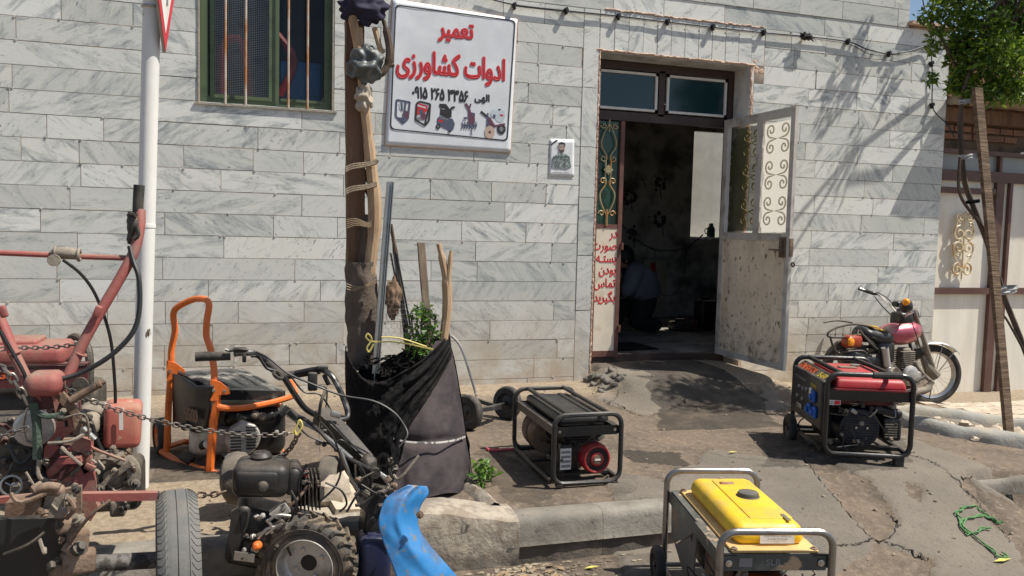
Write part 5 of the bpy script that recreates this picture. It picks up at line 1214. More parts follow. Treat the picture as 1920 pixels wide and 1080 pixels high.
# side shield, engine and alternator under the deck
m_=MB(); m_.prism([(-W/2+.012,L/2-.03,.37),(-W/2+.012,-.03,.37),(-W/2+.012,-.045,.32),(-W/2+.012,-.02,.14),(-W/2+.012,.08,.10),(-W/2+.012,L/2-.05,.20)],(0,0,0),(.006,0,0)); m_.build('side_shield',mat('scuffed_grey_shield',(.12,.12,.115),.5,col2=(.25,.17,.11),sc=8,thr=(.55,.65)),G)
engine(G,(.02,-.12,.05),1.05)
m_=MB(); m_.lathe([(.09,-.1),(.1,-.08),(.1,.08),(.09,.1),(0,.1)],(.0,.16,.16),(0,-1,0),28); m_.build('alternator',M['engine'],G)
m_=MB(); m_.rbox((.02,-.24,.20),(.17,.10,.10),.03); m_.build('recoil_housing',mat('burnt_orange_housing',(.30,.07,.03),.5,col2=(.10,.05,.03),sc=6),G)
m_=MB(); m_.rbox((-.11,-.10,.22),(.06,.18,.12),.02); m_.build('muffler',M['rustmetal'],G)
m_=MB(); m_.tube(smooth([(-.16,-L/2+.02,.26),(-.19,-L/2+.01,.2),(-.17,-L/2,.14),(-.16,-L/2+.04,.1)],4),.006,6); m_.tube(smooth([(.17,-L/2,.26),(.19,-L/2-.01,.22),(.16,-L/2+.02,.16)],4),.006,6); m_.build('wiring',M['cable'],G)
m_=MB(); m_.box((0,-.2,.035),(W-.03,.05,.015)); m_.box((0,.2,.035),(W-.03,.05,.015)); m_.build('mount_rail',M['black'],G)
def lwheel(G,c,ax,R,w_,tm_='rubber',rm_='black',name='wheel'):
    m_=MB(); m_.lathe([(R*.60,-w_/2),(R*.88,-w_/2),(R*.97,-w_*.36),(R,-w_*.15),(R,w_*.15),(R*.97,w_*.36),(R*.88,w_/2),(R*.60,w_/2)],c,ax,36,cap=False); t_=m_.build(name,M[tm_],G)
    m_=MB(); m_.lathe([(.0,-w_*.5),(R*.12,-w_*.5),(R*.14,-w_*.25),(R*.40,-w_*.16),(R*.50,-w_*.30),(R*.62,-w_*.45),(R*.64,0),(R*.62,w_*.45),(R*.50,w_*.30),(R*.40,w_*.16),(R*.14,w_*.25),(R*.12,w_*.5),(0,w_*.5)],c,ax,28); m_.build('rim',M[rm_],t_); return t_
lwheel(G,(-W/2-.045,.27,.075),(1,0,0),.075,.035); lwheel(G,(W/2+.045,.27,.075),(1,0,0),.075,.035)
m_=MB(); m_.cyl((-W/2-.04,.27,.075),(W/2+.04,.27,.075),.008); m_.build('axle',M['steel'],G)
GY=G
# ---- red generator
G=thing('red_generator','large black framed generator with red fuel tank and socket panel by the motorcycle','generator',(3.25,3.782,.195),-.362)
W,L,H=.455,.60,.50; r=.014
m_=MB()
for y in(-L/2,L/2): m_.tube([(x,y,z) for x,z in ((lambda p:p)( [(a,b_+.06) for a,b_ in rrect(W,H-.06,.06,5)]))],r,10,closed=True)
m_.tube([(-W*.32,L/2,H),(-W*.32,-L/2,H)],r,8); m_.tube([(W*.27,L/2,H),(W*.27,-L/2,H)],r,8)
for x in(-W/2,W/2): m_.tube([(x,-L/2,.10),(x,-L/2+.03,.065),(x,L/2-.03,.065),(x,L/2,.10)],r,8)
m_.build('tube_frame',M['blackfresh'],G)
m_=MB(); m_.tube([(W*.02,-L/2,H+.0),(W*.36,-L/2,H+.0)],r*1.35,10); m_.build('grip',M['rubber'],G)
m_=MB(); zd=H-.115
m_.box((0,-L/2+.012,zd),(W-.03,.008,.06)); m_.box((0,L/2-.012,zd),(W-.03,.008,.06)); m_.box((0,0,zd+.028),(W-.03,L-.03,.005)); m_.box((W/2-.012,0,zd),(.008,L-.03,.06)); m_.build('deck_frame',M['blackfresh'],G)
m_=MB(); m_.rbox((.02,0,H-.063),(W*.86,L*.90,.062),.022,top=.93,n=4); m_.rbox((.0,.05,H-.028),(W*.6,L*.6,.014),.006); m_.prism([(-W*.40,-L*.455,H-.09),(W*.44,-L*.455,H-.09),(W*.44,-L*.50,H-.088),(-W*.40,-L*.50,H-.088)],(0,0,0),(0,0,.006)); 
rt=m_.build('tank',M['red'],G)
m_=MB(); m_.rbox((.0,.06,H-.018),(.10,.05,.012),.005); m_.build('gauge_plate',M['rustmetal'],rt)
m_=MB(); m_.lathe([(.028,0),(.028,.012),(0,.014)],(.07,.13,H-.022),(0,0,1),14); m_.build('cap',M['steel'],rt)
# control panel on the left face
m_=MB(); px_=-W/2+.005
m_.rbox((px_,0,.315),(.05,L*.90,.28),.012); cp=m_.build('control_panel',M['panelblack'],G)
m_=MB(); m_.prism([(px_-.022,-L*.45,.44),(px_-.022,L*.45,.44),(px_+.045,L*.45,.485),(px_+.045,-L*.45,.485)],(0,0,0),(.004,0,-.012)); m_.build('panel_top',M['panelblack'],cp)
FL=lambda y,z,n=0: (px_-.0262-n,y,z)
def ptext(s,y,z,sz,bold,mt,name='lettering',sx=1,slant=None):
    t=text(s,sz,bold,sx); F4=frame(slant or FL(y,z),(0,-1,0),(.60,0,.42) if slant else (0,0,1)); m_=MB(); m_.add([F4@Vector(v) for v in t.v],t.f); return m_.build(name,M[mt],cp,smooth_=False)
ptext('GENERATOR',0,0,.060,.0007,'ink_orange',sx=.82,slant=(px_+.012,.10,.4655)); ptext('ES-6500',0,0,.050,.0007,'ink_yellow',sx=.8,slant=(px_+.012,-.165,.4655))
ptext('MODEL 6500 SERIES',.1,.405,.024,.0004,'ink_grey'); ptext('POWER',-.14,.402,.028,.0005,'ink_yellow')
for y,z in((-.165,.345),(-.10,.262),(-.19,.262)):
    m_=MB(); m_.rbox((px_-.034,y,z),(.022,.052,.068),.012); m_.lathe([(.018,0),(.018,.012),(0,.013)],(px_-.044,y,z),(-1,0,0),14); m_.build('socket',M['bluesock'],cp)
m_=MB(); m_.rbox((px_-.03,-.10,.355),(.012,.035,.06),.006); m_.build('voltmeter',M['white'],cp)
m_=MB(); 
for y,z in((.05,.35),(.12,.35),(.05,.29),(.15,.29),(-.02,.36)): m_.lathe([(.014,0),(.013,.008),(.0,.009)],FL(y,z),(-1,0,0),12)
m_.rbox((px_-.03,.10,.24),(.01,.09,.03),.004); m_.build('switch',M['steel'],cp)
m_=MB(); m_.prism([(px_-.01,-L/2+.004,.330),(px_+.07,-L/2+.004,.330),(px_+.07,-L/2+.004,.356),(px_-.01,-L/2+.004,.356)],(0,0,0),(0,-.002,0)); st=m_.build('sticker',M['white'],G)
t=text('KO',.022,.0004); F4=frame((px_+.018,-L/2+.0015,.343),(1,0,0),(0,0,1)); m_=MB(); m_.add([F4@Vector(v) for v in t.v],t.f); m_.build('print',M['ink_black'],st,smooth_=False)
m_=MB(); m_.box((px_+.052,-L/2+.0012,.343),(.03,.001,.022)); m_.build('red_print',M['ink_red'],st,smooth_=False)
# alternator end cover, engine, muffler
m_=MB(); m_.lathe([(.105,-.20),(.115,-.18),(.118,.05),(.108,.08),(.04,.09),(0,.09)],(-.015,-.14,.185),(0,-1,0),36)
for i in range(13):
    z=.10+i*.0145; w2=math.sqrt(max(0,.100**2-(z-.185)**2)); m_.box((-.015,-.232,z),(2*w2,.006,.005))
al=m_.build('alternator',mat('blue_black_cover',(.018,.02,.032),.45),G)
for x in(-.04,.02):
    m_=MB(); m_.lathe([(.007,0),(.006,.005),(0,.006)],(x,-.236,.195),(0,-1,0),8); m_.build('bolt',M['chrome'],al)
engine(G,(.10,.08,.09),1.1)
m_=MB(); m_.rbox((.135,-.13,.285),(.16,.20,.055),.02,rot=(0,rad(14),0)); m_.rbox((.16,-.16,.19),(.10,.14,.13),.015); mf=m_.build('muffler',M['blackfresh'],G)
m_=MB()
for i in range(6): m_.box((.15,-.2335,.15+i*.014),(.065,.004,.005))
m_.build('louvre',M['steel'],mf)
m_=MB(); m_.rbox((-.12,.02,.16),(.10,.22,.14),.02); m_.build('battery',M['blackfresh'],G)
m_=MB(); m_.rbox((0,0,.345),(W*.7,L*.8,.05),.015); m_.build('tank_underside',M['maroon'],G)
m_=MB(); m_.box((0,-.17,.07),(W-.02,.045,.02)); m_.box((0,.17,.07),(W-.02,.045,.02)); m_.tube([(W/2-.1,-L/2+.02,.06),(W/2-.02,-L/2+.1,.01)],.010,6); m_.build('mount_rail',M['blackfresh'],G)
m_=MB(); m_.rbox((W/2-.05,-L/2+.02,.03),(.05,.045,.075),.006); m_.rbox((W/2-.04,-L/2+.01,-.004),(.055,.055,.014),.005); m_.build('foot',M['rubber'],G)
m_=MB(); m_.rbox((W/2-.05,L/2-.02,.03),(.05,.045,.075),.006); m_.build('foot',M['rubber'],G)
lwheel(G,(-W/2-.03,L/2-.06,.068),(0,1,0) if False else (1,0,0),.088,.045); lwheel(G,(-W/2-.03,-L/2+.17,.068),(1,0,0),.02,.02,name='axle_cap')
m_=MB(); m_.tube(smooth([(-.20,.1,.18),(-.23,.16,.12),(-.2,.2,.05),(-.18,.1,.03)],5),.004,6); m_.tube(smooth([(-.05,-.29,.12),(-.1,-.30,.2),(-.12,-.28,.1),(-.02,-.27,.03)],5),.004,6); m_.build('wiring',M['cable'],G)
def gclut(G,x0_,x1_,y0_,y1_,z0_,z1_,n,mats,seed,smin=.012,smax=.035):
    r=random.Random(seed)
    for i in range(n):
        p=Vector((r.uniform(x0_,x1_),r.uniform(y0_,y1_),r.uniform(z0_,z1_))); m_=MB(); s1=r.uniform(smin,smax); k=r.random(); mt=r.choice(mats)
        if k<.4: m_.rbox(p,(s1*r.uniform(.6,2),s1,s1*r.uniform(.4,1.3)),s1*.15,rot=(r.uniform(-.5,.5),r.uniform(-.5,.5),r.uniform(-.5,.5)),n=2); nm='bracket'
        elif k<.7: m_.lathe([(s1*.5,0),(s1*.5,s1*.5),(s1*.3,s1*.55),(s1*.3,s1*.9),(0,s1*.95)],p,(r.uniform(-.5,.5),-1,r.uniform(-.3,.4)),r.choice((6,12))); nm='fitting'
        else: m_.tube(smooth([p,p+Vector((r.uniform(-.06,.06),-.02,r.uniform(-.05,.05))),p+Vector((r.uniform(-.09,.09),.0,r.uniform(-.09,.09)))],4),r.uniform(.0025,.005),6); nm='pipe'
        m_.build(nm,M[mt],G)
gclut(G,-.18,.2,-.28,-.20,.09,.34,26,['engine','blackfresh','dustmetal','engine','steel'],1)
gclut(GB,-.14,.14,-.27,.25,.04,.24,34,['engine','black','dustmetal','engine','steel'],2)
gclut(GY,-.16,.16,-.33,-.2,.06,.32,30,['engine','black','rustmetal','dustmetal','steel'],3); gclut(GY,-.19,-.15,-.2,.1,.08,.32,10,['engine','rustmetal','black'],4)
# ---- orange generator (tall hoop handle), built where it stands
OG=thing('orange_generator','orange framed wheeled generator with tall orange push handle and black cover','generator',(-.05,4.35,.2))
YA,YB_,YC=4.42,4.13,4.33
O=lambda x,y,Y: at(x,y,Y=Y)
m_=MB()
m_.tube([O(320,700,YA),O(316,760,YA),O(312,856,YA)],.017,8); 
m_.prism([O(405,722,YB_)+Vector((a,b_,0)) for a,b_ in((-.022,-.012),(.022,-.012),(.022,.012),(-.022,.012))],O(405,722,YB_),O(395,880,YB_)) if False else m_.tube([O(408,728,YB_),O(405,762,YB_),O(400,790,YB_),O(393,884,YB_)],.021,6)
m_.tube(smooth([O(405,760,YB_),O(420,765,YB_-.01),O(460,764,YB_+.03),O(520,752,YB_+.10),O(553,738,YC-.02),O(545,716,YC+.25)],4),.016,8)
m_.tube(smooth([O(393,884,YB_),O(415,890,YB_-.02),O(450,886,YB_),O(530,870,YC-.05),O(536,860,YC),O(528,846,YC+.12)],4),.016,8)
m_.tube([O(303,846,YA+.02),O(330,864,YA-.07),O(395,886,YB_)],.017,8); m_.tube([O(312,838,YA),O(345,828,YA+.18),O(420,830,YA+.25)],.015,8)
m_.tube([O(523,755,YC),O(512,775,YC+.05),O(505,800,YC+.1)],.014,6); m_.tube([O(345,862,YA),O(420,872,YB_+.15),O(450,870,YB_+.1)],.012,6)
fo=m_.build('tube_frame',M['orange'],OG,world=True)
m_=MB(); m_.tube(smooth([O(323,700,YA),O(321,660,YA),O(328,620,YA),O(325,590,YA),O(334,575,YA-.02),O(364,561,4.34),O(386,562,4.28),O(392,573,4.25),O(388,600,4.24),O(387,630,4.23),O(395,655,4.2),O(401,690,4.16),O(402,716,4.14)],4),.0165,10)
h_=m_.build('push_handle',M['orange'],OG,world=True)
for (x,y,Y) in((330,692,YA),(413,728,YB_)):
    m_=MB(); c_=O(x,y,Y-.02); pts=[c_+Vector((-.045,0,-.06)),c_+Vector((-.045,0,.045)),c_+Vector((.0,0,.03)),c_+Vector((.04,0,-.005)),c_+Vector((.045,0,-.03)),c_+Vector((-.01,0,-.035)),c_+Vector((-.015,0,-.06))]; m_.prism(pts,(0,0,0),(0,.012,0)); b2=m_.build('hinge_bracket',M['orange'],h_,world=True)
    for dx,dz in((-.03,-.01),(.02,-.015)):
        m_=MB(); m_.lathe([(.009,0),(.008,.007),(0,.008)],c_+Vector((dx,-.001,dz)),(0,-1,0),8); m_.build('bolt',M['chrome'],b2,world=True)
# moulded black front cover between the posts
m_=MB()
def cov(u,v):
    top=[(325,700),(345,708),(368,724),(400,722)]; bot=[(326,795),(350,805),(375,812),(385,800)]
    i=min(2,int(u*3)); t=u*3-i; T=Vector(top[i]).lerp(Vector(top[i+1]),t); B_=Vector(bot[i]).lerp(Vector(bot[i+1]),t); p=T.lerp(B_,v); Y=YA+(YB_-YA)*u-.03-.03*math.sin(math.pi*u)+.03*v
    return O(p.x,p.y,Y)
m_.grid(cov,18,14); cv=m_.build('front_cover',M['panelblack'],OG,world=True,solid=.012)
m_=MB(); zt_=O(400,715,4.2).z
c4=[O(328,699,4.42),O(412,733,4.12),O(535,735,4.30),O(455,692,4.62)]
m_.prism([p-Vector((0,0,.045)) for p in c4],(0,0,0),(0,0,.05))
def tp(u,v):
    p=(c4[0].lerp(c4[1],v)).lerp(c4[3].lerp(c4[2],v),u); k=.03*math.sin(math.pi*u)**.4*math.sin(math.pi*v)**.4; gr=.006 if (int(u*9)%2 and .25<v<.9) else 0
    return (p.x,p.y,p.z+k-gr)
m_.grid(tp,45,24); m_.build('top_cover',mat('glossy_black_cover',(.025,.026,.026),.22,col2=(.32,.30,.26),sc=7,thr=(.50,.68),rough2=.6,stretch=(1,2,1)),OG,world=True)
t=text('6500',.085,.003,.8); pm=O(358,783,4.22); m_=MB(); F4=frame(O(358,778,4.195),(O(395,790,4.05)-O(335,772,4.33)),(0,0,1)); m_.add([F4@Vector(v) for v in t.v],t.f); m_.build('lettering',mat('orange_grey_print',(.22,.13,.09),.6),cv,world=True,smooth_=False)
m_=MB(); m_.lathe([(.085,-.14),(.095,-.12),(.095,.0),(.09,.02)],O(440,828,4.32),(.35,-1,0),28); m_.rbox(O(395,822,4.35),(.20,.16,.15),.03); m_.build('alternator_body',M['alu'],OG,world=True)
m_=MB(); cE=O(455,822,4.20); m_.lathe([(.072,-.03),(.085,-.015),(.088,.005),(.078,.018),(0,.02)],cE,(.25,-1,0),32); ec=m_.build('alternator_end',M['alu'],OG,world=True)
m_=MB(); ax=Vector((.25,-1,0)).normalized(); u_=Vector((0,0,1)); q_=ax.cross(u_)
for s_,n in((-1,7),(1,8)):
    for i in range(n):
        z=-.055+i*.0155; o_=cE+ax*.021+q_*s_*.038*-1+u_*z; m_.prism([o_+q_*.026+u_*.004,o_-q_*.026-u_*.000,o_-q_*.026+u_*.006,o_+q_*.026+u_*.010],(0,0,0),ax*.003)
m_.build('vent_slot',M['cable'],ec,world=True)
m_=MB(); m_.rbox(O(500,800,4.42),(.19,.24,.27),.06,n=5); m_.rbox(O(470,775,4.42),(.26,.26,.08),.03); m_.build('engine_shroud',M['blackfresh'],OG,world=True)
m_=MB(); m_.rbox(O(430,790,4.45),(.30,.28,.20),.03); m_.build('engine',M['engine'],OG,world=True)
wc=O(303,835,4.52); wc.z=.2+.098; wheel(OG,wc,(.45,-.9,0) if False else (.95,.3,0),.098,.06,tm_='rubber',rm_='orange')

rq=random.Random(6)
for i in range(26):
    x,y,Y=rq.uniform(335,520),rq.uniform(775,872),rq.uniform(4.22,4.4); p=at(x,y,Y=Y); s1=rq.uniform(.015,.045); m_=MB()
    if rq.random()<.5: m_.rbox(p,(s1*1.5,s1,s1),s1*.15,rot=(0,rq.uniform(-.6,.6),rq.uniform(-.5,.5)),n=2); nm='bracket'
    else: m_.lathe([(s1*.5,0),(s1*.5,s1*.5),(s1*.3,s1*.55),(s1*.3,s1*.9),(0,s1*.95)],p,(rq.uniform(-.5,.5),-1,rq.uniform(-.3,.4)),10); nm='fitting'
    m_.build(nm,M[rq.choice(['engine','blackfresh','alu','dustmetal'])],OG,world=True)
m_=MB(); m_.box(at(432,868,Y=4.28),(.30,.24,.012),(0,.05,-.4)); m_.build('base_tray',M['engine'],OG,world=True)
# ================================================================ BLACK WALKING TRACTOR
def Q(L,Y): return [at(x,y,Y=(Y if not isinstance(Y,tuple) else Y[0]+(Y[1]-Y[0])*i/(len(L)-1))) for i,(x,y) in enumerate(L)]
def plate(T,name,pts,Y,th,mt,par=None,bulge=0):
    m_=MB(); m_.prism(Q(pts,Y),(0,0,0),(0,th,0)); return m_.build(name,M[mt] if isinstance(mt,str) else mt,par or T,world=True,ang=25)
def hose(T,name,L,Y,r,mt,par=None,sm=5,n=7):
    m_=MB(); m_.tube(smooth(Q(L,Y),sm),r,n); return m_.build(name,M[mt],par or T,world=True)
rgq=random.Random(77)
def clutter(T,x0_,y0_,x1_,y1_,Y0,Y1,n,mats,smin=.015,smax=.05):
    for i in range(n):
        x,y,Y=rgq.uniform(x0_,x1_),rgq.uniform(y0_,y1_),rgq.uniform(Y0,Y1); p=at(x,y,Y=Y); k=rgq.random(); m_=MB(); s1=rgq.uniform(smin,smax); mt=rgq.choice(mats); r3=(rgq.uniform(-.7,.7),rgq.uniform(-.9,.9),rgq.uniform(-.7,.7))
        if k<.35: m_.rbox(p,(s1*rgq.uniform(.6,2),s1*.8,s1*rgq.uniform(.4,1.2)),s1*.15,rot=r3,n=2); nm='bracket'
        elif k<.6:
            d=Vector((rgq.uniform(-1,1),-.5,rgq.uniform(-1,1))).normalized(); m_.lathe([(s1*.5,0),(s1*.5,s1*.5),(s1*.3,s1*.55),(s1*.3,s1*.9),(0,s1*.95)],p,d,rgq.choice((6,14))); nm='fitting'
        elif k<.8:
            m_.lathe([(.010,0),(.010,.007),(.005,.008),(.005,.014),(0,.014)],p,(rgq.uniform(-.4,.4),-1,rgq.uniform(-.2,.5)),6); nm='bolt'
        else:
            q=p+Vector((rgq.uniform(-.12,.12),rgq.uniform(-.03,.03),rgq.uniform(-.12,.12))); m_.tube(smooth([p,p.lerp(q,.5)+Vector((rgq.uniform(-.05,.05),-.02,rgq.uniform(-.05,.05))),q],4),rgq.uniform(.003,.007),6); nm='pipe'
        m_.build(nm,M[mt],T,world=True)
BT=thing('walking_tractor','oily black two wheel walking tractor with lugged tyre and blue mudguard','tractor',(.2,3.1,0))
c=at(580,1040,Y=2.98); R=.180; c.z=R-.004; ax=Vector((-.36,-.93,0)).normalized(); w_=.115
m_=MB()
m_.lathe([(R*.58,w_*.46),(R*.62,w_*.50),(R*.70,w_*.47),(R*.80,w_*.50),(R*.88,w_*.46),(R*.92,w_*.40),(R*.93,0),(R*.92,-w_*.40),(R*.80,-w_*.5),(R*.58,-w_*.46)],c,ax,64,cap=False)
for k in range(22):
    for s_ in(-1,1):
        a=2*math.pi*(k+(.5 if s_<0 else 0))/22; u=Vector((0,0,1)); q=ax.cross(u).normalized(); 
        def pt(rr,an,h): d=u*math.cos(an)+q*math.sin(an); return c+d*rr+ax*h
        b=a+.16; P=[pt(R*.87,b,s_*w_*.50),pt(R*.91,b+.10,s_*w_*.50),pt(R*.92,a+.05,0),pt(R*.92,a-.04,0)]; P2=[pt(R*.985,b,s_*w_*.46),pt(R*.985,b+.07,s_*w_*.46),pt(R*1.02,a+.04,0),pt(R*1.02,a-.03,0)]
        m_.add(P+P2,[(0,1,2,3),(7,6,5,4),(0,4,5,1),(1,5,6,2),(2,6,7,3),(3,7,4,0)])
ty=m_.build('lugged_tyre',mat('muddy_lug_tyre',(.075,.068,.060),.88,col2=(.22,.165,.11),sc=9,thr=(.42,.6),bump=.4,bsc=70),BT,world=True,ang=30)
m_=MB(); 
for k in range(18):
    a=2*math.pi*k/18; u=Vector((0,0,1)); q=ax.cross(u); d=u*math.cos(a)+q*math.sin(a); 
m_.torus(c+ax*w_*.49,ax,R*.80,.0025,64,6); m_.torus(c+ax*w_*.475,ax,R*.70,.002,64,6); m_.build('sidewall_ring',M['rubber'],ty,world=True)
m_=MB(); m_.lathe([(R*.60,w_*.50),(R*.585,w_*.52),(R*.56,w_*.46),(R*.54,w_*.20),(R*.50,w_*.06),(R*.46,w_*.02),(R*.30,w_*.04),(R*.17,w_*.05),(R*.165,-.02),(0,-.02)],c,ax,56,cap=False); rm_=m_.build('rim',M['alu'],ty,world=True)
m_=MB(); m_.lathe([(R*.165,w_*.052),(R*.10,w_*.053),(0,w_*.053)],c,ax,32); m_.build('hub_hole',M['cable'],rm_,world=True)
for k in range(4):
    a=.45+k*math.pi/2; u=Vector((0,0,1)); q=ax.cross(u); d=u*math.cos(a)+q*math.sin(a); m_=MB(); m_.lathe([(.009,0),(.009,.008),(.005,.009),(.005,.013),(0,.013)],c+d*R*.30+ax*w_*.045,ax,6); m_.build('wheel_nut',M['chrome'],rm_,world=True)
m_=MB(); m_.cyl(c-ax*.02,c-ax*.55,.016); m_.build('axle',M['engine'],BT,world=True)
for (x,y,Y) in((445,896,3.5),(620,900,3.60)):
    cc=at(x,y,Y=Y); m_=MB(); m_.lathe([(.06,.035),(.085,.045),(.105,.03),(.11,0),(.105,-.03),(.085,-.045),(.06,-.035)],cc,(.95,-.28,.1),36,cap=False); t_=m_.build('tyre',M['rubberdusty'],BT,world=True); m_=MB(); m_.lathe([(.0,.02),(.035,.02),(.062,.03),(.062,-.03),(.035,-.02),(0,-.02)],cc,(.95,-.28,.1),28); m_.build('rim',M['alu'],t_,world=True)
# fuel tank, cap, engine
Yt=3.02; m_=MB(); a=at(437,905,Y=Yt);b_=at(545,905,Y=Yt); cc=(a+b_)/2; dx=(b_.x-a.x)
m_.rbox((cc.x,Yt+.08,cc.z+.0),(dx,.17,.125),.035,rot=(0,rad(3),rad(-6)),n=5); m_.rbox((cc.x-.01,Yt+.08,cc.z+.004),(dx*.80,.176,.085),.02,rot=(0,rad(3),rad(-6))); ft=m_.build('fuel_tank',M['black'],BT,world=True)
m_=MB(); m_.rbox((b_.x+.01,Yt+.085,cc.z-.012),(.055,.15,.11),.025,rot=(0,rad(10),0)); m_.build('tank_end',M['black'],ft,world=True)
m_=MB(); m_.lathe([(.018,0),(.022,.01),(.014,.03),(0,.032)],at(492,912,Y=2.99),(.1,-1,.1),12); m_.build('tap',M['engine'],ft,world=True)
m_=MB(); cp_=at(490,868,Y=3.12); m_.lathe([(.052,0),(.055,.008),(.050,.016),(.038,.018),(.040,.028),(.030,.042),(0,.046)],cp_,(0,0,1),28); m_.build('filler_cap',M['black'],ft,world=True)
m_=MB(); p=at(572,920,Y=3.10)
for i in range(7): m_.rbox((p.x-.03+i*.014,3.13,p.z-.005),(.006,.13,.13),.003)
m_.rbox((p.x-.02,3.14,p.z),(.06,.10,.12),.01); m_.build('cylinder_fins',M['engine'],BT,world=True)
m_=MB(); p=at(570,888,Y=3.08); m_.rbox(p,(.03,.03,.018),.004); m_.build('red_switch',M['red'],BT,world=True)
m_=MB(); m_.rbox(at(495,1000,Y=3.16),(.24,.20,.22),.03,rot=(0,rad(18),0)); m_.rbox(at(450,985,Y=3.1),(.05,.16,.20),.02,rot=(0,rad(12),0)); eb=m_.build('engine_block',M['black'],BT,world=True)
plate(BT,'side_cover',[(434,960),(446,952),(452,1000),(448,1042),(520,1052),(516,1064),(436,1050),(428,1010)],3.0,.02,'black')
plate(BT,'foot_bracket',[(440,1035),(478,1040),(476,1055),(438,1050)],2.96,.012,'steel')
m_=MB(); m_.lathe([(.016,0),(.017,.02),(.008,.035),(0,.036)],at(484,1022,Y=2.94),(-.3,-1,.2),12); m_.build('oil_plug',M['orange'],BT,world=True)
for L in([(505,975),(520,966),(545,968)],[(484,1010),(500,992),(515,988)],[(498,1002),(520,985)],[(510,1000),(508,985),(500,975)]): hose(BT,'linkage',L,2.95,.006,'steel',sm=3)
m_=MB(); m_.rbox(at(520,988,Y=3.0),(.06,.06,.03),.01,rot=(0,rad(-30),0)); m_.rbox(at(490,1008,Y=2.98),(.04,.05,.03),.01,rot=(0,rad(-20),0)); m_.build('governor',M['engine'],BT,world=True)
plate(BT,'cowl',[(505,965),(535,945),(545,960),(522,975)],3.02,.05,'alu')
# gearbox and handlebar column
m_=MB(); m_.tube(Q([(600,778),(640,815),(690,868)],(3.30,3.10)),[.045,.042,.034],4); m_.build('handle_column',M['black'],BT,world=True,ang=20)
m_=MB(); m_.blob(at(690,872,Y=3.05),(.033,.04,.042),.15,3,20,14,2); m_.tube(Q([(690,880),(682,930)],3.05),[.030,.022],10); m_.blob(at(715,925,Y=3.05),(.045,.04,.03),.18,3,20,14,5); m_.lathe([(.02,0),(.02,.03),(0,.03)],at(702,884,Y=3.0),(0,-1,0),14); m_.build('gearbox_joint',M['engine'],BT,world=True,ang=80)
m_=MB(); m_.rbox(at(712,975,Y=3.08),(.14,.16,.13),.012,rot=(0,rad(6),0)); m_.build('gearbox',M['black'],BT,world=True)
plate(BT,'hitch_box',[(672,950),(704,928),(740,936),(752,958),(722,985)],3.0,.16,'panelblack')
plate(BT,'bracket',[(722,985),(752,958),(742,1010),(730,1015)],2.97,.01,'dustmetal')
hose(BT,'lever',[(700,880),(728,898),(718,893)],3.02,.008,'steel',sm=3); hose(BT,'lever',[(712,888),(726,905),(733,922)],3.0,.006,'steel',sm=3)
hose(BT,'stay_rod',[(638,842),(660,900),(682,930)],3.04,.007,'steel',sm=2); hose(BT,'stay_rod',[(667,868),(668,900),(672,925)],3.06,.005,'steel',sm=2)
# handlebars
m_=MB(); HB=smooth(Q([(648,785),(625,782),(600,780),(575,768),(556,745),(530,705),(505,683),(482,665),(462,661),(440,663)],(3.40,3.22)),5); m_.tube(HB,.0125,10)
m_.tube(smooth(Q([(600,783),(640,787),(652,778),(645,750),(627,712),(612,697),(590,693),(545,703)],(3.30,3.50)),5),.0125,10); hb=m_.build('handlebar',mat('worn_black_tube',(.03,.03,.03),.35,.4,col2=(.35,.33,.30),sc=9,thr=(.55,.75)),BT,world=True)
m_=MB(); m_.tube(Q([(366,669),(385,668),(410,668),(432,667)],3.22),[.0185,.0185,.0175,.0175],14); m_.build('grip',M['rubber'],hb,world=True)
m_=MB(); m_.tube(Q([(500,679),(510,688),(534,706)],3.24),[.017,.018,.020],12); m_.torus(at(521,703,Y=3.2),(.5,-.3,.6),.02,.007,16,6); m_.build('grip',M['rubber'],hb,world=True)
m_=MB(); m_.tube(Q([(531,705),(552,702),(600,694)],3.50),.017,12); m_.build('grip',M['rubber'],hb,world=True)
m_=MB(); m_.tube(smooth(Q([(422,655),(432,658),(446,655),(466,657)],3.20),3),.005,6); m_.rbox(at(450,656,Y=3.21),(.05,.02,.02),.006); m_.rbox(at(458,672,Y=3.20),(.015,.015,.03),.004); m_.build('brake_lever',M['blackfresh'],hb,world=True)
m_=MB(); m_.rbox(at(586,715,Y=3.45),(.04,.03,.08),.008); m_.rbox(at(612,712,Y=3.46),(.02,.02,.05),.006,rot=(0,rad(-25),0)); m_.rbox(at(604,690,Y=3.45),(.05,.02,.02),.006); m_.build('clutch_bracket',M['black'],hb,world=True)
for x in(617,630):
    m_=MB(); m_.torus(at(x,784,Y=3.31),(1,0,0),.020,.0035,16,6); m_.build('u_bolt',M['chrome'],hb,world=True)
hose(BT,'shift_lever',[(660,860),(600,810),(550,786),(530,770)],(3.05,3.25),.007,'steel',sm=3)
hose(BT,'shift_lever',[(694,880),(640,850),(585,795),(545,775)],(3.0,3.2),.008,'black',sm=3)
m_=MB(); m_.tube(Q([(541,770),(565,790)],3.18),[.016,.014],10); m_.build('lever_grip',M['rubber'],BT,world=True)
m_=MB(); m_.tube(Q([(540,762),(528,778)],3.22),[.012,.010],10); m_.build('lever_grip',M['rubber'],BT,world=True)
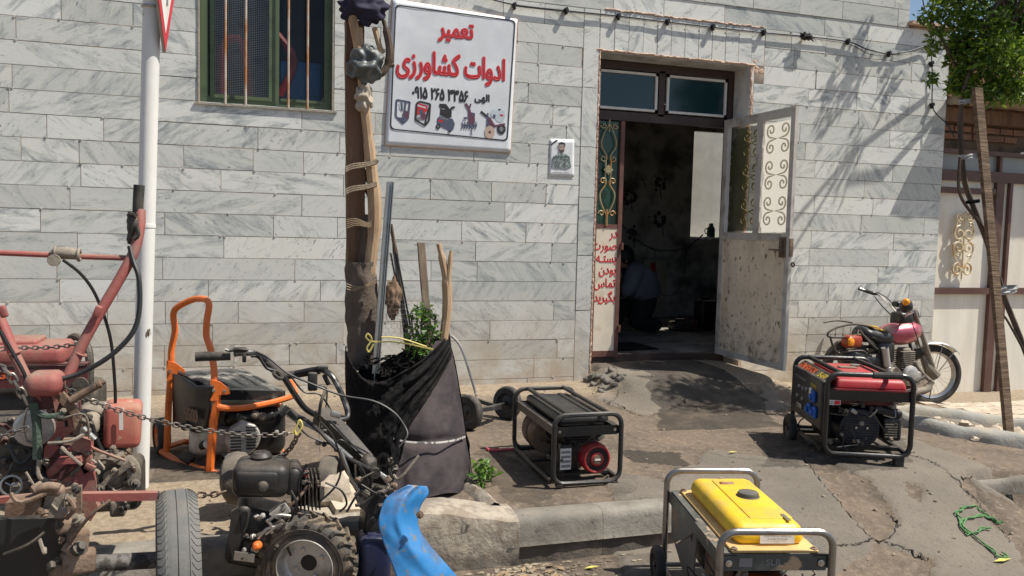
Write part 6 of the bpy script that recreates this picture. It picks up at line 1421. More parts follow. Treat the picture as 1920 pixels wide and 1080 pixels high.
for L,Y,r in(([(480,660),(505,672),(540,700),(580,718),(640,741),(700,752),(738,773),(759,800),(763,818),(748,838)],(3.2,3.0),.0045),([(545,705),(570,735),(600,740),(622,772)],3.35,.004),([(584,722),(612,728),(610,770)],3.38,.003),([(600,790),(625,820),(640,870),(630,910),(600,940)],3.0,.004),([(672,870),(690,905),(668,930),(650,960)],2.96,.0045),([(610,905),(640,920),(650,945),(636,960)],2.94,.004),([(575,870),(560,905),(562,935)],2.99,.005),([(555,790),(575,815),(618,832),(640,825),(660,840)],3.1,.004),([(620,790),(665,838),(692,858)],3.1,.0045),([(470,668),(485,670),(500,690),(515,695)],3.2,.006)):
    hose(BT,'control_cable',L,Y,r,'cable',sm=5,n=6)
m_=MB(); m_.tube(smooth(Q([(600,790),(598,815),(600,850)],3.2),3),.002,4); m_.tube(smooth(Q([(612,730),(611,760),(613,790)],3.36),3),.0025,4); m_.build('wire_tie',M['steel'],BT,world=True)
clutter(BT,452,955,560,1045,2.97,3.02,22,['engine','black','steel','engine','alu'],.010,.026)
clutter(BT,556,880,600,940,3.03,3.08,8,['engine','black','rustmetal'],.010,.022)
clutter(BT,668,862,745,985,2.93,3.05,22,['engine','rustmetal','black','dustmetal'],.012,.03)
clutter(BT,590,775,665,850,3.12,3.28,10,['black','engine','steel'],.010,.022)
# blue mudguard
LE=[(765,909),(727,931),(713,960),(710,985),(719,1018),(733,1055),(748,1095),(765,1130)]; RE=[(800,912),(803,926),(788,950),(784,985),(800,1015),(828,1048),(860,1085),(890,1120)]
Ls=smooth([(*p,0) for p in LE],6); Rs=smooth([(*p,0) for p in RE],6)
def mg(u,v):
    i=int(round(v*(len(Ls)-1))); p=Ls[i].lerp(Rs[i],u); Y=2.80-.030*math.sin(math.pi*u)**1.1*(0.35+.65*math.sin(math.pi*min(1,v*1.1+.05)))-.10*v+.05*u
    crease=.010*math.exp(-((u-.45-.15*v)/.10)**2)*math.sin(math.pi*min(1,v+.1))-.004*noise.noise(Vector((u*5,v*7,2)))
    return at(p.x,p.y,Y=Y-crease)
m_=MB(); m_.grid(mg,26,42); mgd=m_.build('mudguard',M['blue'],BT,world=True,ang=60,solid=.004)
m_=MB(); m_.lathe([(.014,0),(.014,.005),(.007,.006),(.007,.014),(0,.015)],at(787,965,Y=2.715),(.2,-1,.1),8); m_.build('bolt',M['rustmetal'],mgd,world=True)
hose(BT,'mudguard_stay',[(720,930),(745,945),(770,965)],2.9,.009,'black',sm=2)
m_=MB(); m_.rbox(at(700,1050,Y=3.0),(.12,.14,.22),.03); m_.lathe([(.02,0),(.02,.02),(0,.02)],at(700,1010,Y=3.0),(0,0,1),14); tag(m_.build('jerrycan',M['bluedark']),'dark blue plastic jerrycan in shadow behind the lugged tyre','jerrycan')
m_=MB(); m_.blob(at(630,930,Y=3.35),(.09,.07,.09),.25,2,14,10,8); m_.box(at(655,955,Y=3.28),(.15,.10,.05),(rad(8),rad(8),.2)); tag(m_.build('stone_block',M['stone'],ang=30),'pale broken stone block wedged behind the lugged tyre','stone')
# ================================================================ RED MACHINE WITH TRAILER AXLE AT LEFT
RT=thing('red_tiller','faded red and muddy walking tiller with tall handlebars at the left edge','tiller',(-1.0,3.0,0))
Yh=2.95
m_=MB(); m_.tube(smooth(Q([(263,395),(262,425),(252,470),(225,522),(185,590),(150,655),(128,705)],(3.05,2.92)),4),.0175,12)
m_.tube(Q([(-60,470),(0,474),(95,478),(150,481),(244,484)],(2.98,3.03)),.0095,10); m_.tube(smooth(Q([(-25,560),(0,600),(25,660),(52,716)],(3.0,2.92)),4),.0175,12)
m_.torus(at(151,663,Y=2.94),(.45,0,.9),.018,.004,20,6); m_.torus(at(28,662,Y=2.94),(-.35,0,.9),.018,.004,20,6)
hb=m_.build('handlebar',M['redfaded'],RT,world=True)
m_=MB(); m_.tube(Q([(261,347),(259,380),(258,406)],3.05),[.0185,.018,.0175],14); m_.build('grip',M['rubber'],hb,world=True)
m_=MB(); m_.tube(smooth(Q([(244,400),(250,420),(246,445),(243,458)],3.02),3),[.013,.02,.014,.008],10); m_.box(at(249,401,Y=3.0),(.03,.02,.008),(0,.3,0)); m_.tube(smooth(Q([(256,425),(259,440),(250,448)],3.0),3),.008,6); m_.build('clutch_lever',M['engine'],hb,world=True)
m_=MB(); m_.tube(Q([(96,476),(108,475),(125,474),(148,478)],3.0),[.014,.020,.022,.017],12); m_.lathe([(.02,0),(.02,.012),(0,.012)],at(102,488,Y=2.97),(0,-1,0),12); m_.torus(at(148,478,Y=3.0),(1,0,0),.018,.006,16,6); m_.torus(at(104,474,Y=3.0),(1,0,0),.018,.005,16,6); m_.build('throttle_clamp',M['dustmetal'],hb,world=True)
for x,y in((183,584),(6,584)):
    m_=MB(); m_.rbox(at(x,y,Y=2.93),(.022,.02,.04),.006,rot=(0,rad(20 if x>50 else -15),0)); m_.build('lug',M['redfaded'],hb,world=True)
for L,Y,r in(([(118,487),(150,512),(175,545),(195,592),(208,640),(214,700),(216,760),(208,830),(238,862)],(2.98,3.1),.0055),([(243,462),(250,490),(260,520),(262,570),(255,610),(236,640),(200,672),(150,700),(110,712)],(3.0,2.85),.0085),([(150,770),(170,790),(180,820),(195,850),(208,860),(225,862)],3.0,.007),([(0,620),(20,655),(40,690),(50,712)],2.9,.006),([(232,780),(228,840),(240,880),(243,905)],3.05,.004),([(100,720),(118,760),(125,800)],2.88,.005)):
    hose(RT,'cable',L,Y,r,'cable',sm=5,n=7)
m_=MB(); m_.rbox(at(85,718,Y=2.86),(.105,.12,.075),.03,n=4); m_.build('cap_cover',M['redfaded'],RT,world=True)
plate(RT,'cap_skirt',[(98,700),(112,712),(112,752),(104,775),(98,745),(88,738)],2.84,.03,'reddust')
plate(RT,'column_plate',[(62,735),(110,740),(118,765),(62,770)],2.85,.06,'maroon')
plate(RT,'body_plate',[(88,770),(140,762),(150,840),(158,905),(96,925),(82,860)],2.98,.10,'maroon')
plate(RT,'curved_arm',[(112,705),(122,740),(138,765),(150,800),(152,835),(168,845),(172,880),(158,890),(146,862),(138,815),(128,785),(108,765)],2.86,.035,'reddust')
plate(RT,'arm_plate',[(118,824),(150,820),(170,826),(170,846),(146,848),(120,838)],2.83,.05,'reddust')
plate(RT,'gusset',[(108,862),(150,858),(152,869),(108,871)],2.80,.09,'redfaded')
plate(RT,'leg_plate',[(136,900),(150,872),(172,870),(178,905),(178,955),(160,970),(150,930)],2.86,.03,'redfaded')
plate(RT,'lower_bracket',[(150,935),(175,930),(185,955),(170,978),(160,972)],2.84,.05,'reddust')
plate(RT,'rust_arm',[(103,745),(118,735),(150,775),(152,818),(142,815),(135,780)],2.84,.02,'rustmetal')
m_=MB(); m_.tube(Q([(132,752),(160,735),(184,722)],2.84),[.013,.012,.011],10); m_.lathe([(.013,0),(.013,.01),(.007,.012),(.006,.025),(0,.025)],at(184,722,Y=2.84),(.9,0,.45),10); m_.build('control_rod',M['rustmetal'],RT,world=True)
m_=MB(); m_.tube(Q([(155,802),(178,824)],2.82),.0095,10); m_.tube(smooth(Q([(155,802),(151,830),(158,848),(168,850)],2.84),3),.007,8); m_.build('steel_lever',M['steel'],RT,world=True)
# engine group
m_=MB(); m_.rbox(at(182,775,Y=3.15),(.12,.12,.075),.03); m_.rbox(at(170,795,Y=3.05),(.06,.1,.08),.03); m_.build('inlet_casting',M['dustmetal'],RT,world=True)
m_=MB(); p=at(178,800,Y=3.12)
for i in range(8): m_.box(p+Vector((.012,0,.02-i*.016)),(.10,.12,.005))
m_.rbox(p+Vector((.02,.02,-.06)),(.12,.12,.2),.02); m_.build('cylinder_fins',M['engine'],RT,world=True)
m_=MB(); m_.rbox(at(231,793,Y=3.10),(.12,.14,.155),.022,rot=(0,rad(3),rad(6)),n=4); tb=m_.build('cooling_hopper',mat('sunburnt_red_tank',(.42,.115,.085),.6,dust=.6,col2=(.45,.2,.13),sc=7,thr=(.5,.7),col3=(.5,.36,.25),sc3=16,thr3=(.64,.7)),RT,world=True)
m_=MB(); m_.box(at(227,790,Y=3.015),(.012,.004,.06)); m_.build('label_remnant',M['white'],tb,world=True)
m_=MB(); cg=at(212,890,Y=3.0); m_.lathe([(.07,.03),(.09,.0),(.088,-.015),(.07,-.028),(.05,-.03),(.048,-.012),(.03,-.012),(.028,-.03),(0,-.03)],cg,(0,1,.05),32); m_.rbox(cg+Vector((.0,.03,-.05)),(.13,.07,.12),.02); gb=m_.build('crankcase_cover',M['dustmetal'],RT,world=True)
for k in range(8):
    a=k*.785+.3; m_=MB(); m_.lathe([(.010,0),(.010,.012),(.006,.013),(0,.014)],cg+Vector((math.cos(a)*.072,-.018,math.sin(a)*.072)),(0,-1,0),6); m_.build('bolt',M['rustmetal'],gb,world=True)
m_=MB(); m_.box(cg+Vector((0,-.035,0)),(.16,.012,.018),(0,rad(-38),0)); m_.tube([cg+Vector((-.05,-.03,.09)),cg+Vector((-.045,-.035,-.08))],.008,6); m_.tube(Q([(178,862),(196,858),(215,862)],2.95),.012,8); m_.build('brace',M['dustmetal'],RT,world=True)
m_=MB(); m_.cyl(at(176,945,Y=3.0),at(225,948,Y=3.0),.022,n=16); m_.rbox(at(222,950,Y=2.98),(.05,.05,.06),.01); m_.build('starter',M['dustmetal'],RT,world=True)
for i,(x,y) in enumerate(((240,870),(244,900),(236,915),(246,925))):
    m_=MB(); m_.rbox(at(x,y,Y=3.05),(.02,.03,.045),.005); m_.build('injector_part',M['engine'],RT,world=True)
m_=MB(); m_.rbox(at(196,905,Y=3.15),(.26,.16,.18),.03); m_.rbox(at(190,840,Y=3.2),(.2,.15,.2),.03); m_.build('engine_block',M['engine'],RT,world=True)
# exhaust/light housing and green netting at left
m_=MB(); m_.lathe([(.0,-.02),(.055,-.01),(.062,.02),(.05,.08),(.02,.10),(0,.1)],at(64,805,Y=2.92),(-.2,1,0),24); m_.build('lamp_housing',M['alu'],RT,world=True)
m_=MB(); m_.tube(smooth(Q([(52,765),(44,790),(48,825),(60,832)],2.9),4),.004,6); m_.build('lamp_ring',M['steel'],RT,world=True)
m_=MB(); m_.tube(smooth(Q([(62,755),(68,790),(70,830),(69,860)],2.84),5),.014,7); m_.tube(smooth(Q([(66,772),(85,780),(110,778),(120,770)],2.83),5),.009,7); tag(m_.build('green_netting',mat('faded_green_netting',(.07,.10,.075),.95,bump=.8,bsc=60)),'faded green netting rope knotted round the red tiller column','netting')
clutter(RT,0,780,110,925,2.95,3.15,48,['engine','engine','dustmetal','black','rustmetal','maroon'])
clutter(RT,100,760,175,960,2.80,2.9,26,['reddust','rustmetal','dustmetal','maroon','engine'],.012,.03)
clutter(RT,175,830,255,955,2.92,3.02,30,['dustmetal','engine','rustmetal','dustmetal'],.012,.035)
m_=MB(); m_.rbox(at(40,850,Y=3.2),(.35,.15,.30),.04); m_.rbox(at(90,860,Y=3.15),(.2,.15,.25),.03); m_.build('gearcase',M['engine'],RT,world=True)
for L in([(0,870),(30,880),(80,875)],[(20,820),(60,845),(100,870)],[(30,900),(60,905),(90,895)],[(90,820),(100,850),(92,890)],[(10,835),(40,838),(48,850)]): hose(RT,'hose',L,3.02,.008,'engine',sm=4)
m_=MB(); m_.torus(at(21,910,Y=2.88),(.2,-1,.2),.030,.004,24,6); m_.tube(Q([(10,905),(21,910),(33,906)],2.88),.003,5); m_.tube(Q([(21,910),(20,924)],2.88),.003,5); m_.build('hand_wheel',M['steel'],RT,world=True)
m_=MB(); m_.cyl(at(28,912,Y=2.9),at(52,908,Y=3.0),.014,n=12); m_.build('spindle',M['dustmetal'],RT,world=True)
# trailer axle with bald tyre
TA=thing('trailer_axle','rusty trailer hitch and axle with one bald upright tyre in front of the red tiller','trailer',(-.6,2.6,0))
Yx=2.66
m_=MB(); m_.box((at(222,930,Y=2.72)),(.30,.035,.026),(0,rad(1),0)) if False else m_.tube(Q([(152,931),(296,929)],2.72),[.018,.018],4); m_.tube(Q([(-40,940),(150,925)],2.70),[.012,.016],4); m_.build('drawbar',M['redfaded'],TA,world=True,ang=20)
m_=MB(); m_.cyl(at(293,929,Y=2.72),at(298,929,Y=2.72),.013,n=10); m_.build('end_cap',M['cable'],TA,world=True)
plate(TA,'hitch_plate',[(118,918),(152,912),(152,978),(110,976),(88,968),(116,950)],2.62,.02,'rustmetal')
plate(TA,'hitch_plate',[(88,925),(118,925),(118,972),(74,970)],2.58,.03,'dustmetal')
plate(TA,'channel_beam',[(10,944),(76,934),(74,965),(8,970)],2.56,.06,'rustmetal')
plate(TA,'post_plate',[(140,975),(152,975),(150,1075),(132,1075)],2.63,.05,'rustmetal')
plate(TA,'dark_side_plate',[(-40,975),(112,972),(128,1010),(120,1095),(-40,1100)],2.66,.04,'panelblack')
m_=MB(); 

for (x,y,w2,h2,a_) in((100,918,.06,.03,.3),(145,1020,.06,.09,.1),(122,985,.05,.04,-.2),(148,1052,.09,.07,.05),(112,1070,.05,.05,.4),(141,995,.03,.08,.1)): m_.rbox(at(x,y,Y=2.60),(w2,.05,h2),.012,rot=(0,a_,.2),n=3)
m_.tube(smooth(Q([(66,920),(90,912),(112,915)],2.56),3),.014,8); m_.build('rusty_coupling',M['rustmetal'],TA,world=True,ang=80)
clutter(TA,70,905,155,1075,2.54,2.62,30,['rustmetal','dustmetal','rustmetal','engine'],.015,.04)
m_=MB(); a=at(150,1058,Y=Yx); b2=at(292,1050,Y=Yx+.04); m_.tube([a,b2],.026,12); m_.lathe([(.034,0),(.034,.012),(.03,.014)],a+(b2-a)*.07,(b2-a),16); m_.lathe([(.032,-.03),(.036,-.01),(.036,.0),(.028,.0)],a+(b2-a)*.05,(b2-a),16); m_.build('axle_tube',mat('mottled_axle',(.15,.14,.13),.8,col2=(.05,.045,.04),sc=26,thr=(.45,.55),bump=.4),TA,world=True)
cw=at(332,1030,Y=Yx+.06); top=at(332,924,Y=Yx+.06).z; Rw=top/2; cw.z=Rw; ww=abs(at(374,1000,Y=Yx).x-at(291,1000,Y=Yx).x)*.94; ax=Vector((1,.13,0)).normalized()
m_=MB(); pr2=[]
for t in range(15):
    s_=-1+2*t/14; e=abs(s_)**3.2; rr=Rw*(1-.075*e)
    pr2.append((rr,s_*ww/2))
P_=[(Rw*.58,-ww*.40),(Rw*.75,-ww*.50)]+pr2+[(Rw*.75,ww*.50),(Rw*.58,ww*.40)]
gro=[-.30,-.04,.22]
pp_=[]
for r_,h_ in P_:
    pp_.append((r_,h_))
for g_ in gro:
    h0=g_*ww; 
    pp_+= [(Rw*(1-.075*abs(2*g_)**3.2)*1.0,h0-.002),(Rw*.985,h0-.0012),(Rw*.985,h0+.0012),(Rw*(1-.075*abs(2*g_)**3.2),h0+.002)]
pp_=P_[:2]+sorted([q for q in pp_ if q not in (P_[0],P_[1],P_[-1],P_[-2]) and not any(abs(q[1]-g_*ww)<.0039 and q[0]>Rw*.975 and q in pr2 for g_ in gro)],key=lambda q:q[1])+P_[-2:]
m_.lathe(pp_,cw,ax,90,cap=False); ty=m_.build('bald_tyre',M['tyre'],TA,world=True,ang=30)
m_=MB(); u=Vector((0,0,1)); q=ax.cross(u)
for k in range(72):
    for s_ in(-1,1):
        pts=[]
        for j in range(6):
            h=s_*ww*(.27+.23*j/5); rr=Rw*(1-.075*abs(2*h/ww)**3.2)+.0006; an=2*math.pi*k/72+.05*math.sin(j*.6)+.012*j; d=u*math.cos(an)+q*math.sin(an); pts.append(cw+d*rr+ax*h)
        m_.tube(pts,.0008,4)
m_.build('tread_sipe',M['cable'],ty,world=True)
m_=MB(); m_.lathe([(0,-ww*.2),(Rw*.2,-ww*.22),(Rw*.5,-ww*.3),(Rw*.60,-ww*.42),(Rw*.60,ww*.42),(Rw*.5,ww*.3),(0,ww*.2)],cw,ax,36); m_.build('rim',M['rustmetal'],ty,world=True)
# old red generator behind the tiller
OR=thing('old_red_generator','old dusty red generator with black tube frame behind the tiller handlebars','generator',(-1.2,3.75,.2))
Yg=3.62
m_=MB(); m_.tube(smooth(Q([(131,705),(130,650),(132,636),(142,631),(154,637),(158,643)],(3.95,3.80)),4),.0165,10); m_.tube(smooth(Q([(158,643),(165,655),(168,680),(168,755)],(3.72,3.66)),4),.0165,10); m_.tube(Q([(154,640),(162,650)],3.75),.0165,8); m_.build('tube_frame',M['engine'],OR,world=True)
m_=MB(); pA=at(128,655,Y=3.7); pB=at(-60,655,Y=3.7); cx=(pA.x+pB.x)/2; m_.rbox((cx,3.74,pA.z-.015),(pA.x-pB.x,.26,.085),.03,n=4); m_.rbox((cx-.05,3.76,pA.z+.03),(pA.x-pB.x-.12,.18,.03),.012); m_.build('tank',M['redfaded'],OR,world=True)
m_=MB(); z1=at(60,686,Y=Yg).z; xr=at(165,700,Y=Yg).x; xl=at(-60,700,Y=Yg).x; m_.box(((xl+xr)/2,Yg+.0,z1-.045),(xr-xl,.012,.085)); m_.box(((xl+xr)/2,Yg+.02,z1+.004),(xr-xl,.06,.006)); fp=m_.build('front_panel',M['maroon'],OR,world=True)
t=text('GS',.045,.001); m_=MB(); F4=frame(at(8,703,Y=Yg-.007),(1,0,0),(0,0,1)); m_.add([F4@Vector(v) for v in t.v],t.f); m_.build('lettering',M['ink_orange'],fp,world=True,smooth_=False)
m_=MB(); m_.rbox(at(120,780,Y=3.85),(.3,.3,.30),.04); m_.rbox(at(20,790,Y=3.85),(.3,.3,.3),.04); m_.lathe([(.03,0),(.03,.02),(0,.02)],at(152,720,Y=3.62),(0,-1,0),14); m_.build('engine',M['engine'],OR,world=True)
# ================================================================ CHAINS
def chain(name,label,L,Y,link=.028,r=.0026,mt='chain'):
    pts=smooth(Q(L,Y),30); d=0; S=[pts[0]]; step=link*.72
    for i in range(1,len(pts)):
        while (pts[i]-S[-1]).length>=step: S.append(S[-1]+(pts[i]-S[-1]).normalized()*step)
    m_=MB()
    for i in range(len(S)-1):
        c_=(S[i]+S[i+1])/2; t=(S[i+1]-S[i]).normalized(); s_=t.orthogonal().normalized(); s2=t.cross(s_); k=(i%2)*math.pi/2+.5; w2=s_*math.cos(k)+s2*math.sin(k)
        ring=[c_+t*link*.5*x+w2*link*.27*y for x,y in((1,0),(.75,.8),(.3,1),(-.3,1),(-.75,.8),(-1,0),(-.75,-.8),(-.3,-1),(.3,-1),(.75,-.8))]
        m_.tube(ring,r,6,closed=True)
    return tag(m_.build(name,M[mt]),label,'chain')
chain('security_chain','long galvanised chain slung from the red tiller across to the tractor handlebar',[(112,720),(150,742),(200,762),(270,783),(330,797),(400,809),(460,816),(520,815),(553,811)],(2.85,3.15))
chain('security_chain','short dark chain hanging from the yellow tie below the tractor lever grips',[(560,812),(545,840),(520,862),(500,872)],(3.12,3.3),.034,.004,'rustmetal')
chain('security_chain','thin chain draped over the old red generator tank',[(0,655),(30,652),(70,652),(110,650),(150,645)],3.55,.026,.0028)
chain('security_chain','heavy loose chain hanging down at the left edge of the red tiller',[(-10,688),(12,694),(30,720),(45,745),(52,762)],2.8,.036,.004)
chain('security_chain','thin chain crossing the lamp housing at the left edge',[(-10,822),(20,812),(60,800)],2.78,.026,.0028)
chain('security_chain','dark chain lying on the ground between the bald tyre and the black fuel tank',[(372,928),(400,928),(430,918)],3.3,.034,.004,'rustmetal')
m_=MB(); m_.tube(smooth(Q([(548,812),(556,800),(562,788),(566,800),(556,815),(552,805)],3.1),4),.005,6); tag(m_.build('yellow_tie',M['yellowribbon']),'yellow plastic tie joining the chain to the tractor levers','tie')
# ================================================================ MOTORCYCLE
MC=thing('motorcycle','small pink tanked motorcycle with chrome front mudguard parked by the gate','motorcycle',(5.1,5.4,.08))
fc=Vector((5.55,5.47,0)); fc.z=GZ(5.55,5.47)+.262; rc=Vector((4.57,5.37,0)); rc.z=GZ(4.57,5.37)+.24
print('moto front px',[round(v) for v in ((lambda v:(960+1500*(v.dot(CR))/v.dot(CF),540-1500*(v.dot(CU))/v.dot(CF)))(fc-CAM))],'rear',[round(v) for v in ((lambda v:(960+1500*(v.dot(CR))/v.dot(CF),540-1500*(v.dot(CU))/v.dot(CF)))(rc-CAM))])
def spoked(T,c,ax,R,w_):
    m_=MB(); m_.torus(c,ax,R-w_*.55,w_*.55,48,10); t_=m_.build('tyre',M['rubber'],T,world=True)
    m_=MB(); m_.lathe([(R-w_*1.05,-w_*.45),(R-w_*1.35,-w_*.30),(R-w_*1.35,w_*.30),(R-w_*1.05,w_*.45)],c,ax,48,cap=False); m_.build('rim',M['chrome'],t_,world=True)
    m_=MB(); ax=Vector(ax).normalized();u=ax.orthogonal().normalized();q=ax.cross(u)
    for k in range(28):
        a=2*math.pi*k/28; b_=a+(.35 if k%4<2 else -.35); s_=.02 if k%2 else -.02
        m_.tube([c+(u*math.cos(a)+q*math.sin(a))*.03+ax*s_,c+(u*math.cos(b_)+q*math.sin(b_))*(R-w_*1.3)],.0012,4)
    m_.build('spoke',M['steel'],t_,world=True)
    m_=MB(); m_.lathe([(0,-.04),(.02,-.04),(.045,-.03),(.05,.0),(.045,.03),(.02,.04),(0,.04)],c,ax,24); m_.build('hub',M['dustmetal'],t_,world=True); return t_
fa=Vector((.25,.97,0)); spoked(MC,fc,fa,.262,.056); spoked(MC,rc,Vector((-.07,1,0)),.25,.06)
fw=Vector((fa.y,-fa.x,0))
m_=MB(); n_=24
def fend(u,v):
    a=rad(42)+rad(118)*u; s_=(v-.5)*2; r_=.298-.02*s_*s_; d=fw*math.cos(a)+Vector((0,0,1))*math.sin(a); return fc+d*r_+fa*s_*.058
m_.grid(fend,30,8); m_.build('front_mudguard',M['chrome'],MC,world=True,solid=.003)
hd_=Vector((5.27,5.44,.80))
m_=MB()
for s_ in(-.062,.062):
    b2=hd_+fa*s_; f2=fc+fa*s_; m_.tube([f2,f2.lerp(b2,.5),b2+(b2-f2)*.10],[.022,.021,.017],10)
m_.build('fork',M['dustmetal'],MC,world=True)
m_=MB(); m_.tube([fc+fa*.06*-1,fc+fa*-.05+Vector((-.10,0,.10)),fc+fa*-.05+Vector((-.14,0,.18))],[.05,.035,.02],10); m_.build('brake_plate',M['dustmetal'],MC,world=True)
m_=MB(); m_.tube([fend(.1,.0),fc+fa*-.055],.004,5); m_.tube([fend(.32,.0),fc+fa*-.055],.004,5); m_.build('mudguard_stay',M['steel'],MC,world=True)
m_=MB(); hb_=Q([(1694,600),(1678,582),(1664,568),(1650,555),(1640,550),(1612,541)],(5.5,5.84)); m_.tube(smooth(hb_,4),.0095,8); rgt=Q([(1694,600),(1700,590),(1712,585)],(5.4,5.15)); m_.tube(smooth(rgt,4),.0095,8); hb=m_.build('handlebar',M['chrome'],MC,world=True)
m_=MB(); m_.tube(Q([(1609,540),(1637,550)],(5.86,5.78)),.017,10); m_.rbox(at(1641,551,Y=5.76),(.04,.03,.025),.006); m_.build('grip',M['rubber'],hb,world=True)
m_=MB(); m_.tube(smooth(Q([(1640,556),(1655,575),(1672,592),(1690,612)],(5.72,5.45)),4),.005,6); m_.tube(smooth(Q([(1645,548),(1665,560),(1680,580),(1700,596)],(5.74,5.45)),4),.004,6); m_.build('control_cable',M['cable'],MC,world=True)
m_=MB(); m_.rbox(at(1684,570,Y=5.46),(.085,.08,.05),.02); m_.rbox(at(1690,598,Y=5.42),(.14,.14,.12),.03); m_.build('instrument_cluster',M['blackfresh'],MC,world=True)
m_=MB(); m_.blob(at(1699,574,Y=5.30),(.055,.05,.055),.05,2,20,12,1); m_.build('indicator_housing',M['blackfresh'],MC,world=True)
m_=MB(); m_.blob(at(1699,566,Y=5.25),(.030,.03,.030),.05,2,16,10,1); m_.build('amber_indicator',M['orangeglass'],MC,world=True)
plate(MC,'headlamp_cowl',[(1700,580),(1712,588),(1724,596),(1712,599),(1700,602),(1693,594)],5.42,.10,'blackfresh')
m_=MB(); m_.lathe([(.0,0),(.06,.005),(.065,-.02),(.05,-.07),(0,-.09)],at(1712,592,Y=5.5),(1,.1,0),24); m_.build('headlamp',M['blackfresh'],MC,world=True)
# tank
m_=MB(); tc_=at(1685,624,Y=5.40)
def tnk(u,v):
    a=u*2*math.pi; s_=v*2-1; k=max(0,1-abs(s_)**2.6)**.5; front=1-.18*(1-v); 
    return Vector((tc_.x+s_*.21,tc_.y+math.cos(a)*.115*k*front,tc_.z+ (math.sin(a)*.085 if math.sin(a)>0 else math.sin(a)*.13)*k*front+.03*v+.0))
m_.grid(tnk,28,24); tkk=m_.build('fuel_tank',M['pink'],MC,world=True,ang=80)
m_=MB(); m_.lathe([(.035,0),(.035,.014),(.02,.018),(0,.018)],tc_+Vector((.03,0,.088)),(0,0,1),16); m_.build('filler_cap',M['steel'],tkk,world=True)
# frame, engine
m_=MB()
for L in([(1700,604),(1705,640),(1712,690),(1680,715),(1640,722)],[(1690,610),(1660,640),(1635,650),(1600,648)],[(1635,650),(1640,690),(1640,722)]): m_.tube(smooth(Q(L,5.40),4),.014,8)
m_.build('frame',M['black'],MC,world=True)
m_=MB(); p=at(1694,668,Y=5.36)
for i in range(9): m_.rbox(p+Vector((0,0,.045-i*.017)),(.13,.13,.006),.003)
m_.rbox(p+Vector((0,0,-.01)),(.09,.09,.17),.02); m_.build('cylinder_fins',M['dustmetal'],MC,world=True)
m_=MB(); m_.rbox(at(1700,706,Y=5.36),(.20,.16,.14),.04,n=4); m_.lathe([(.075,.0),(.07,-.02),(.05,-.03),(0,-.03)],at(1706,702,Y=5.26),(0,1,0),24); m_.build('crankcase',M['alu'],MC,world=True)
m_=MB(); m_.tube(smooth(Q([(1715,678),(1722,690),(1733,704),(1745,716),(1735,725)],5.30),4),.016,10); m_.tube(smooth(Q([(1748,715),(1738,730),(1715,735),(1690,740),(1640,742)],5.22),4),[.02,.03,.034,.034],12); m_.build('exhaust',M['dustmetal'],MC,world=True)
m_=MB(); m_.tube(Q([(1716,716),(1734,706)],5.18),.014,10); m_.tube(Q([(1700,712),(1716,716)],5.22),.008,8); m_.build('footrest',M['rubber'],MC,world=True)
hose(MC,'brake_cable',[(1708,600),(1722,640),(1732,680),(1736,700)],5.25,.004,'cable'); hose(MC,'brake_cable',[(1745,712),(1746,730),(1742,748)],5.25,.004,'cable')
m_=MB(); m_.rbox(at(1725,660,Y=5.44),(.10,.03,.10),.01,rot=(0,-.4,0)); m_.build('leg_guard',M['engine'],MC,world=True)
# seat, rack, tail
m_=MB()
def seat(u,v):
    a=u*2*math.pi; pA_=at(1606,624,Y=5.40); pB_=at(1668,632,Y=5.40); c_=pA_.lerp(pB_,v); k=(1-abs(v*2-1)**6)**.5; n1=noise.noise(Vector((u*6,v*5,2)))*.012
    return Vector((c_.x,c_.y+math.cos(a)*(.11+n1)*k,c_.z+math.sin(a)*(.065+n1)*k-.01*v))
m_.grid(seat,28,16); se=m_.build('seat',M['chairfoam'],MC,world=True,ang=80)
m_=MB()
for x,y,w2 in((1634,612,.07),(1648,618,.05),(1660,634,.04)): m_.rbox(at(x,y,Y=5.36),(w2,.09,.015),.006,rot=(0,.15,0))
m_.build('torn_foam_patch',mat('yellow_foam',(.60,.38,.05),.9,bump=.3),se,world=True)
m_=MB()
RK=smooth(Q([(1630,612),(1600,608),(1570,614),(1553,624),(1556,632),(1590,632),(1615,628),(1632,640)],5.30)+Q([(1645,650)],5.35),4)
m_.tube(RK,.009,8); bk=smooth([Vector((p.x+.02,5.52,p.z+.005)) for p in Q([(1630,612),(1600,608),(1575,612)],5.3)],3); m_.tube(bk,.008,6)
for x in(1568,1582,1596,1610): m_.tube([at(x,613,Y=5.45),at(x-2,630,Y=5.30)],.006,6)
m_.tube(smooth(Q([(1556,630),(1563,652),(1575,668)],5.30),3),.009,6); m_.tube(smooth(Q([(1612,620),(1628,640),(1645,655)],5.28),3),.009,6); m_.tube(smooth(Q([(1572,662),(1600,658),(1622,660),(1626,680)],5.24),4),.008,6); m_.build('luggage_rack',M['engine'],MC,world=True)
m_=MB(); m_.rbox(at(1597,640,Y=5.30),(.16,.10,.10),.03,rot=(0,0,.1)); tl=m_.build('tail_lamp',M['redlens'],MC,world=True)
m_=MB(); m_.lathe([(.034,0),(.03,-.02),(0,-.03)],at(1594,641,Y=5.22),(-.3,1,0),20); m_.build('amber_lens',M['orangeglass'],tl,world=True)
m_=MB(); m_.rbox(at(1600,672,Y=5.36),(.24,.14,.14),.04,rot=(0,.1,0)); m_.rbox(at(1652,660,Y=5.38),(.18,.15,.20),.04); m_.rbox(at(1625,680,Y=5.36),(.22,.16,.16),.05); m_.build('tail_body',M['blackfresh'],MC,world=True)
m_=MB(); a=at(1659,652,Y=5.27);b_=at(1668,725,Y=5.27); m_.tube([a,a.lerp(b_,.45)],.030,14); m_.tube([a.lerp(b_,.45),b_],.014,8); sc2=m_.build('shock_absorber',mat('silver_shock',(.55,.52,.50),.35,.6),MC,world=True)
